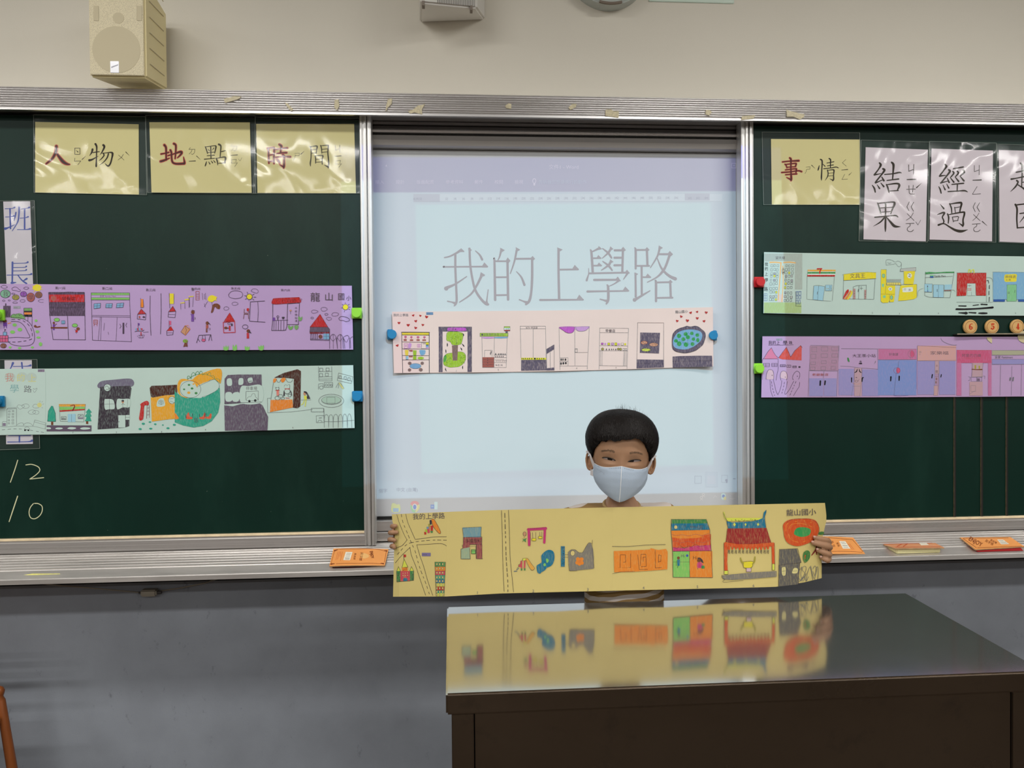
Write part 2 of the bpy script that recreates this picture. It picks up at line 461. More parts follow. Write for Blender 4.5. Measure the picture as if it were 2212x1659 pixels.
SCREEN_TITLE = '''R 940 510 7.9
S gry 160,366,22 250,345,26 360,290,34 430,245,44
F gry 425,235 440,205 500,258 492,272 455,270 400,275
S gry 345,320,38 345,560,38 360,900,38 367,1090,40 350,1160,34 325,1190,20
S gry 212,1112,22 290,1128,24 345,1150,56
S gry 150,523,34 200,525,26 820,520,28
F gry 800,512 840,448 906,520 895,537 800,537
S gry 190,892,76 215,875,52 350,815,32 538,690,18
S gry 585,215,40 588,260,38 600,500,38 640,750,38 690,930,40 780,1070,42 860,1150,46 900,1165,44
F gry 562,202 628,235 605,260 570,262
S gry 905,915,16 882,1090,24 878,1130,50
S gry 790,680,44 700,860,36 600,1000,30 415,1128,18
F gry 778,615 853,662 838,682 780,700 762,680
S gry 688,252,16 760,320,30 802,400,38
S gry 1128,240,38 1100,350,26 1070,412,16
F gry 1110,198 1190,240 1150,268 1112,268
S gry 998,385,16 1012,440,36 1024,1088,42
S gry 1010,428,28 1230,428,28
F gry 1208,415 1237,365 1285,420 1250,465 1215,465
S gry 1235,440,40 1245,1082,42
S gry 1040,702,28 1222,700,28
S gry 1040,1008,30 1232,1005,30
S gry 1392,240,36 1350,440,30 1283,638,18
F gry 1375,188 1452,232 1425,252 1380,262
S gry 1380,388,32 1650,385,32
F gry 1630,372 1663,338 1706,388 1675,416 1635,402
S gry 1655,400,40 1655,700,42 1640,950,40 1608,1100,46 1550,1165,34
S gry 1438,1085,22 1510,1113,26 1570,1137,58
S gry 1388,605,14 1470,700,30 1524,832,40
R 1200 510 7.9
S gry 52,230,42 52,600,40 62,1078,42
F gry 28,192 122,230 75,262 35,262
S gry 75,572,30 385,568,30
F gry 290,552 327,490 400,565 390,582 290,582
S gry -262,1090,36 0,1088,32 470,1085,28
F gry 360,1075 405,998 482,1085 470,1100 360,1100
S gry 598,235,26 615,300,40 635,612,42
S gry 635,262,24 700,230,32 750,205,44
F gry 735,168 795,220 770,228 715,238
S gry 640,377,26 770,375,26
F gry 705,362 730,322 785,378 770,390
S gry 645,504,26 780,502,26
F gry 712,490 742,450 793,503 780,516
S gry 803,210,16 900,290,36 955,370,30
S gry 930,240,38 895,290,34 798,377,14
F gry 935,175 990,220 945,245 915,240
S gry 805,430,16 900,500,36 965,582,28
S gry 935,450,40 900,500,38 783,582,16
F gry 935,396 990,438 945,462 910,462
S gry 1010,242,36 1145,242,36
F gry 1125,215 1155,182 1202,240 1165,264
S gry 1150,250,38 1140,612,38
S gry 1006,368,36 1128,368,34
S gry 1005,498,36 1122,496,34
S gry 572,635,30 1235,622,30
F gry 1192,608 1220,573 1270,632 1215,655
S gry 1225,640,36 1160,738,14
S gry 565,552,12 565,640,16 552,690,26 532,755,36
S gry 660,747,38 1040,745,34
F gry 1025,732 1062,690 1116,765 1060,782
S gry 1072,765,34 1000,815,20 900,862,14
S gry 882,832,24 898,880,42 900,1080,44 868,1155,28
S gry 762,1076,20 830,1095,28 885,1110,54
S gry 545,945,38 700,942,30 1240,935,26
F gry 1150,922 1190,860 1262,935 1245,948 1150,946
S gry 1352,200,20 1368,250,38 1368,552,36
S gry 1375,236,30 1545,235,30
F gry 1530,222 1560,188 1606,235 1570,264
S gry 1560,245,38 1570,505,38
S gry 1385,507,28 1598,507,30
S gry 1470,525,36 1472,1005,36
S gry 1495,700,26 1620,700,26
F gry 1535,690 1572,640 1632,700 1620,713
S gry 1365,640,34 1370,1035,36
F gry 1345,620 1412,645 1385,668 1348,665
S gry 1350,1088,66 1380,1072,44 1480,1010,34 1612,933,18
S gry 1775,220,36 1735,350,30 1620,538,16
F gry 1762,158 1832,200 1795,225 1755,225
S gry 1755,308,32 1935,308,34
F gry 1920,292 1950,253 2006,310 1965,347 1925,332
S gry 1945,330,42 1890,490,40 1830,600,42 1730,700,28 1568,787,16
S gry 1733,370,16 1800,530,30 1870,620,38 1960,690,46 2045,728,56
S gry 1700,755,20 1715,800,40 1715,1110,38
S gry 1730,790,28 1940,785,30
F gry 1930,775 1960,743 1999,785 1960,807
S gry 1958,795,38 1968,1045,38
S gry 1735,1054,28 1995,1050,32
'''
SCREEN_UI = '''R 800 340 5.267
T ui 58 2030 130 0 1 文件1 - Word
T ui 50 55 298 0 1 插入
T ui 50 288 298 0 1 設計
T ui 50 525 298 0 1 版面配置
T ui 50 857 298 0 1 參考資料
T ui 50 1183 298 0 1 郵件
T ui 50 1412 298 0 1 校閱
T ui 50 1640 298 0 1 檢視
T ui2 50 1912 298 0 1 告訴我您想要執行的動作
O ui 8 1865 268 18 26
X ui 1855 295 1875 320
F ui 170,100 182,80 190,105
X rul 490 418 790 505
X rulw 790 418 4005 500
X rul 3577 410 3860 490
R 1200 340 5.267
B ui 8 2005 68 2055 120
F ui 2018,98 2030,80 2044,98
R 800 980 5.267
T uid 50 95 440 0 1 個字
T uid 50 295 428 0 1 中文 (台灣)
Q uig 245,570 290,570 300,580 335,580 335,662 245,662
X uib 258 620 322 662
E uir 505 570 48 32
Q uig2 460,580 505,640 525,668 490,668 465,640
Q uiy 505,600 557,580 558,620 540,650 512,668 520,630
E uiw 505 605 26 36
E uib2 505 607 19 28
X uib2 685 580 735 625
X uilb 728 548 765 636
T uilb 30 690 612 0 1 W
R 1400 980 9.217
B uid 5 930 445 1060 590
X uip 1140 360 1390 665
X uip2 1180 440 1340 600
B uid 5 1465 430 1580 570
E uid 1560 530 26 26
E uid 1565 565 16 22
X uid 1690 490 1742 508
O uiw 9 1100 815 24 22
L uiw 9 1075,860 1100,838 1130,865
O uiw 9 1060 875 26 24
L uiw 9 1030,935 1060,900 1090,930
L uiw 7 1298,885 1330,835 1362,862
Q uilb 1455,810 1480,788 1520,790 1545,810 1548,860 1530,905 1490,920 1460,900 1455,860
E uib2 1500 845 28 30
E uiy 1528 890 26 36
L uiw 7 1620,800 1730,800
L uiw 7 1625,830 1650,850
L uiw 7 1630,890 1730,890
L uiw 7 1665,912 1700,912
L uiw 6 1835,800 1790,850 1835,905
R 800 980 5.267
'''
STRIP_PURPLE_LEFT = '''R 0 400 4.367
C k 4 10,955 35,945 62,952 66,966 40,972 12,965 10,955
C k 4 112,972 140,960 165,968 175,980 192,990 185,1003 150,995 118,990 112,972
C k 4 222,970 245,960 272,970 250,984 222,975
Q yel 312,955 330,940 355,935 380,945 388,965 380,990 350,1000 322,990 308,975
L yel 6 305,948 318,958
L yel 6 300,982 315,978
L yel 6 395,955 385,962
L yel 6 400,985 385,980
L yel 6 375,1005 368,992
L yel 6 318,1008 328,995
E grn2 50 1025 47 36
O k 5 50 1025 47 38
T k 60 25 1048 0 1 我
E oli 148 1057 30 24
O k 4 148 1058 32 25
T k 42 127 1072 0 1 的
E pur2 222 1028 30 25
O k 4 222 1028 30 25
T k 42 201 1044 0 1 上
E rbr 290 1058 38 42
O k 4 290 1058 38 42
T k 58 262 1080 0 1 學
E bro2 365 1035 33 29
O k 4 365 1035 33 29
T k 46 342 1053 0 1 路
O k 3 35 1090 12 7
O k 3 87 1087 10 6
O k 3 142 1108 22 8
O k 3 213 1092 24 12
O k 3 125 1024 16 6
C k 3 410,1080 380,1080 360,1092 380,1104 410,1104
Y dgr 30 1138 100 1246
Y dgr 48 1115 60 1140
X tag 125 1140 192 1165
T k 20 132 1160 0 1 ▪▪▪
Y grn 225 1160 300 1188
X k 225 1185 300 1200
Y ora 228 1200 302 1220
Y blk 225 1220 302 1242
B k 4 225 1160 301 1240
L k 4 264,1240 262,1285
L k 4 302,1240 302,1325
Q grn 105,1250 108,1228 130,1215 160,1214 185,1208 212,1225 232,1240 228,1262
C k 4 105,1250 110,1225 132,1216 145,1230 155,1215 175,1216 185,1232 195,1215 215,1225 230,1245
C k 5 105,1248 200,1255 270,1290 310,1350 326,1420 318,1480 280,1510 200,1518 120,1505 80,1480
C k 5 105,1285 180,1290 230,1330 262,1390 280,1425 265,1440 160,1435 80,1440
D k 5 110,1266 190,1270 250,1300 290,1350 304,1410 290,1455 170,1478 80,1478
E lgr 138 1318 20 15
E lgr 187 1362 22 17
E lgr 118 1385 24 16
E lgr 340 1278 14 12
E lgr 352 1382 17 14
E lgr 362 1437 20 10
E lgr 382 1500 17 19
E lgr 95 1530 14 10
E lgr 185 1536 17 10
E lgr 305 1530 14 10
Q bro 320,1325 335,1318 350,1332 375,1328 380,1338 345,1345 322,1338
E bro 45 1282 20 16
X pur 30 1295 66 1330
L pur 8 40,1330 38,1348
L pur 8 58,1330 62,1346
L ora 8 75,1305 102,1298
Y pnk 0 1418 76 1480
B k 4 0 1418 76 1480
L k 4 0,1448 76,1448
L k 4 22,1418 22,1480
L k 4 50,1418 50,1480
X lbl 30 1385 62 1418
B k 4 30 1385 62 1418
L k 4 44,1385 44,1358
F k 44,1358 60,1364 44,1372
E bro2 32 1515 28 22
O k 4 32 1515 28 22
B k 4 22 1506 44 1526
T k 28 520 980 0 .95 第(一)站
Y dgr 460 1008 795 1032
Y red 462 1032 800 1104
E rbr 505 1068 26 24
T blk 38 580 1085 0 1.2 早餐店
Y dgr 465 1104 802 1230
L k 5 458,1012 470,1230 500,1456 805,1460
L k 5 796,1012 805,1460
C k 5 458,1012 540,1022 640,1008 796,1016
L k 4 470,1104 800,1104
C k 4 465,1122 560,1130 700,1118 800,1128
C k 4 468,1150 600,1160 720,1150 800,1158
L k 4 470,1230 800,1230
L k 5 636,1230 646,1456
X bro 478 1338 635 1352
E lgr 536 1270 26 17
O k 3 536 1270 26 17
E lgr 706 1323 26 17
O k 3 706 1323 26 17
E bro 508 1300 11 12
X pur 498 1312 518 1338
L bro 6 518,1322 534,1308
X lbl 580 1278 612 1308
B k 3 580 1278 612 1308
L k 3 596,1278 596,1308
X pur 498 1352 516 1366
E bro 736 1355 17 15
X red 712 1365 732 1388
L k 4 706,1362 718,1372
L k 4 715,1388 722,1398
T k 28 962 984 0 .95 第(二)站
Y lgr 860 1016 1222 1036
X pap 860 1038 1222 1060
Y lgr 862 1062 1222 1082
B k 4 860 1016 1222 1082
L k 3 860,1037 1222,1037
L k 3 860,1061 1222,1061
T k 20 940 1056 0 1.1 全家  Family Mart
L k 4 862,1082 872,1462 1240,1476
L k 4 1222,1082 1240,1476
L k 3 870,1228 1226,1232
L k 3 870,1240 1226,1246
L k 3 946,1240 926,1466
L k 3 958,1242 948,1468
L k 3 1105,1246 1094,1470
L k 3 985,1300 978,1370
L k 3 1020,1385 1024,1408
F lbl 886,1118 948,1114 946,1158 886,1166
F lbl 1000,1118 1060,1116 1054,1156 996,1156
F lbl 1102,1116 1168,1110 1160,1152 1096,1156
L k 4 886,1118 948,1114 946,1158 886,1166 886,1118
L k 4 1000,1118 1060,1116 1054,1156 996,1156 1000,1118
L k 4 1102,1116 1168,1110 1160,1152 1096,1156 1102,1116
L k 3 884,1142 948,1136
L k 3 918,1116 914,1164
L k 3 998,1138 1056,1136
L k 3 1030,1117 1026,1156
L k 3 1100,1136 1164,1132
L k 3 1136,1112 1130,1154
B rbr 5 884 1272 918 1308
L rbr 5 884,1290 918,1290
L rbr 5 890,1308 886,1328
L rbr 5 912,1308 916,1328
X dgr 1156 1298 1172 1402
L k 4 1130,1310 1142,1330 1130,1350
L k 4 1196,1300 1186,1322 1196,1340
T k 28 1375 998 0 .9 第(三)站
L k 5 1416,1044 1414,1200 1424,1416
L k 5 1518,1022 1520,1200 1514,1404
Y ora 1325 1074 1352 1152
L k 4 1326,1066 1330,1160
L k 3 1350,1076 1356,1152 1334,1156
F red 1332,1168 1298,1218 1376,1214
L k 4 1332,1168 1298,1218 1294,1262 1372,1270 1378,1214 1332,1168
L k 4 1298,1218 1378,1214
E rbr 1316 1244 7 12
E dgr 1356 1244 12 9
Y yel 1600 1022 1640 1120
L k 4 1596,1018 1602,1160
L k 3 1640,1024 1640,1120
F red 1630,1142 1590,1194 1656,1190
L k 4 1630,1142 1590,1194 1586,1244 1650,1250 1658,1190 1630,1142
L k 4 1590,1194 1658,1190
L k 3 1588,1220 1655,1220
X pnk 1594 1280 1614 1318
L k 4 1594,1278 1596,1348
F red 1612,1330 1572,1376 1636,1370
L k 4 1612,1330 1572,1376 1574,1416 1630,1410 1636,1370
L k 3 1574,1392 1632,1392
X pur 1302 1302 1316 1322
L k 4 1302,1300 1304,1348
F lbl 1274,1352 1290,1350 1284,1382
F red 1290,1350 1306,1350 1302,1380
F lbl 1306,1350 1324,1350 1320,1382
F red 1324,1350 1344,1352 1340,1374
L k 5 1272,1382 1290,1376 1346,1376 1358,1366
L k 3 1296,1420 1310,1440 1350,1440 1362,1412
E red 1330 1392 6 6
X red 1326 1400 1334 1420
L k 3 1350,1388 1400,1384
L k 3 1306,1416 1356,1412
L k 3 1318,1418 1322,1440
L k 3 1340,1416 1342,1440
T k 28 1806 996 0 .9 第
L yel 9 1704,1112 1740,1108
L yel 9 1744,1080 1784,1074
L yel 9 1786,1052 1822,1048
L k 3 1704,1120 1706,1170
L k 3 1742,1090 1744,1165
L k 3 1786,1062 1788,1150
F tan 1746,1324 1792,1360 1748,1416 1706,1384
L bro 4 1746,1324 1792,1360 1748,1416 1706,1384 1746,1324
L bro 4 1746,1324 1758,1366 1748,1416
E lgr2 1748 1470 24 18
F bro 1742,1486 1758,1486 1772,1518 1728,1526
R 400 580 4.367
T k 24 56 200 0 1 第(四)站
L yel 9 36,266 74,262
L yel 9 0,296 36,292
L k 3 36,276 36,370
L k 3 76,270 70,360
B rbr 4 100 216 132 296
L rbr 4 100,240 132,240
L rbr 4 100,258 132,258
L rbr 4 100,276 132,276
L k 3 160,232 166,296
L k 3 190,232 196,296
L k 3 180,240 184,290
Q yel 212,290 225,262 255,252 285,262 300,270 292,290 298,305 280,300 255,316 225,310
L k 3 212,310 180,360
L k 3 250,318 260,372
L k 3 180,330 190,366
Q bro 262,340 300,330 328,350 325,380 300,378 280,362 262,410 244,416 250,385
E bro 72 412 17 18
L k 3 60,400 66,390 90,398
Y pur 58 430 82 500
L pur 5 52,430 66,450
T k 30 78 480 0 1 :3
E bro 208 515 15 16
L k 7 218,508 236,530
X rbr 196 532 218 564
Y bro 196 564 210 602
T k 30 218 580 0 1 :3
L k 5 130,630 108,700
L k 5 130,630 242,624 250,680
L k 5 118,660 138,690
L k 5 238,628 222,680
L k 4 166,628 160,666
L k 4 186,628 190,668
E pnk 173 676 18 13
O k 3 173 676 18 13
L ora 4 0,540 28,536 46,570 0,630
L bro 5 0,680 20,690 18,740
T k 24 432 196 0 1 第(五)站
C k 4 414,238 440,215 490,210 530,222 542,250 525,274 470,284 420,270 410,250 414,238
C k 3 440,330 455,318 480,318 500,332 480,345 450,345 440,330
C k 3 364,376 375,362 400,362 412,378 395,392 370,390 364,376
C k 3 620,212 640,192 675,196 690,215 675,232 640,222 620,212
E yel 606 266 26 25
O k 5 606 266 27 26
L k 5 560,256 575,258
L k 5 566,290 578,285
L k 5 584,222 590,236
L k 5 650,240 636,250
L k 5 668,270 648,270
L k 5 650,298 636,288
L k 4 600,300 604,306
L k 5 750,306 615,314 606,496 754,506
L k 4 684,314 690,400 684,498
L bro 5 558,384 556,420 600,420 602,380
L bro 6 556,430 598,432
L bro 5 556,430 550,474
L bro 5 594,430 598,472
Q red 580,380 594,374 604,380 596,402 584,402
F red 420,418 366,500 466,494
L dre 4 420,418 366,500 466,494 420,418
L red 7 358,508 364,606 472,602 466,494
L red 7 358,508 464,498
E bro 384 560 16 12
L k 6 395,562 420,560
E k 440 530 8 14
Y red 412 540 428 586
O k 3 414 520 14 9
O k 4 566 550 26 20
E bro 596 590 17 17
F k 602,578 626,612 598,604
Y red 580 608 602 660
Q lgr 364,768 364,730 376,745 385,722 395,745 408,725 404,768
Q lgr 450,768 452,716 464,740 478,716 486,730 486,768
Q lgr 566,768 564,730 578,745 584,730 592,745 606,735 602,768
Q lgr 698,768 690,730 705,740 716,722 725,735 740,722 736,768
T k 24 902 212 0 1 第(六)站
Q red 824,335 826,290 850,280 950,275 1070,272 1082,285 1084,322 950,332
L dre 4 822,335 828,288 1072,272 1084,322 822,335
T dre 34 850 322 -3 1.5 八方雲集 ♡
L k 5 826,336 826,480 816,584 930,584 950,580
L k 5 966,332 960,540 948,580
L k 5 966,332 1078,324 1068,528 964,528
L k 4 826,490 970,486
L k 4 838,494 836,584
L k 4 858,494 856,584
L k 4 880,492 878,584
L k 4 904,492 902,584
L k 4 930,490 930,584
Y pur 826 462 848 492
O k 4 874 454 10 9
L k 8 874,464 874,486
Q k 912,458 938,458 930,476 918,476
E tan 994 396 11 8
L k 3 994,404 994,430
T k 22 1034 380 0 1.1 水
T k 22 1034 412 0 1.1 餃
T k 22 1034 444 0 1.1 鍋
T k 22 1034 474 0 1.1 貼
T k 22 1034 502 0 1.1 湯
Q grn 1066,460 1080,452 1088,465 1104,452 1100,485 1080,496 1068,480
Q grn 970,542 985,536 992,550 1018,540 1010,570 988,578 972,560
Q grn 1030,542 1048,535 1068,540 1064,565 1048,578 1034,565
T k 92 1178 304 0 1.05 龍
T k 84 1312 298 0 1.05 山
T k 72 1438 292 0 .95 國
T k 52 1518 298 0 .95 小
F red 1272,432 1178,550 1344,550
L dre 4 1272,432 1178,552 1346,552 1272,432
F pdg 1178,556 1344,554 1362,572 1362,596 1176,600
Y dre 1176 598 1360 614
L k 4 1180,556 1176,602 1362,598 1362,570 1344,552
L k 4 1184,614 1182,674 1358,678 1362,600
L k 4 1182,664 1358,668
L k 5 1196,616 1198,664
L k 5 1212,616 1214,664
L k 5 1228,616 1230,666
L k 5 1246,616 1246,666
E bro 1276 642 18 18
X lbl 1304 614 1358 668
L k 3 1331,614 1331,668
L k 3 1304,640 1358,640
E yel 1512 364 25 25
O k 3 1512 364 26 26
L k 4 1480,336 1490,344
L k 4 1510,322 1511,332
L k 4 1548,336 1538,344
L k 4 1558,362 1546,364
L k 4 1474,372 1484,370
L k 4 1552,386 1542,380
L k 4 1500,410 1504,398
C k 3 1190,404 1205,392 1235,394 1254,406 1230,418 1200,420 1190,404
C k 3 1280,380 1295,366 1325,368 1340,384 1320,400 1292,400 1280,380
C k 3 1382,436 1395,418 1430,416 1448,430 1430,446 1395,448 1382,436
C k 3 1330,470 1345,460 1375,465 1378,480 1350,488 1330,470
O k 3 1332 432 15 9
O k 3 1198 466 13 8
C k 4 1448,470 1470,452 1510,456 1540,470 1552,488 1520,500 1490,490 1460,488 1448,470
C k 4 1362,755 1364,660 1380,628 1400,620 1420,640 1428,680 1436,755
C k 4 1436,755 1432,660 1450,628 1468,622 1486,645 1500,690 1506,755
C k 4 1492,755 1490,660 1512,636 1535,632 1548,655 1558,690 1560,750
C k 4 1552,755 1552,680 1568,648 1584,645
C k 3 1366,650 1395,682 1424,650
L k 3 1396,622 1398,755
C k 3 1436,652 1460,684 1484,652
L k 3 1466,622 1468,755
C k 3 1494,656 1520,695 1546,650
'''
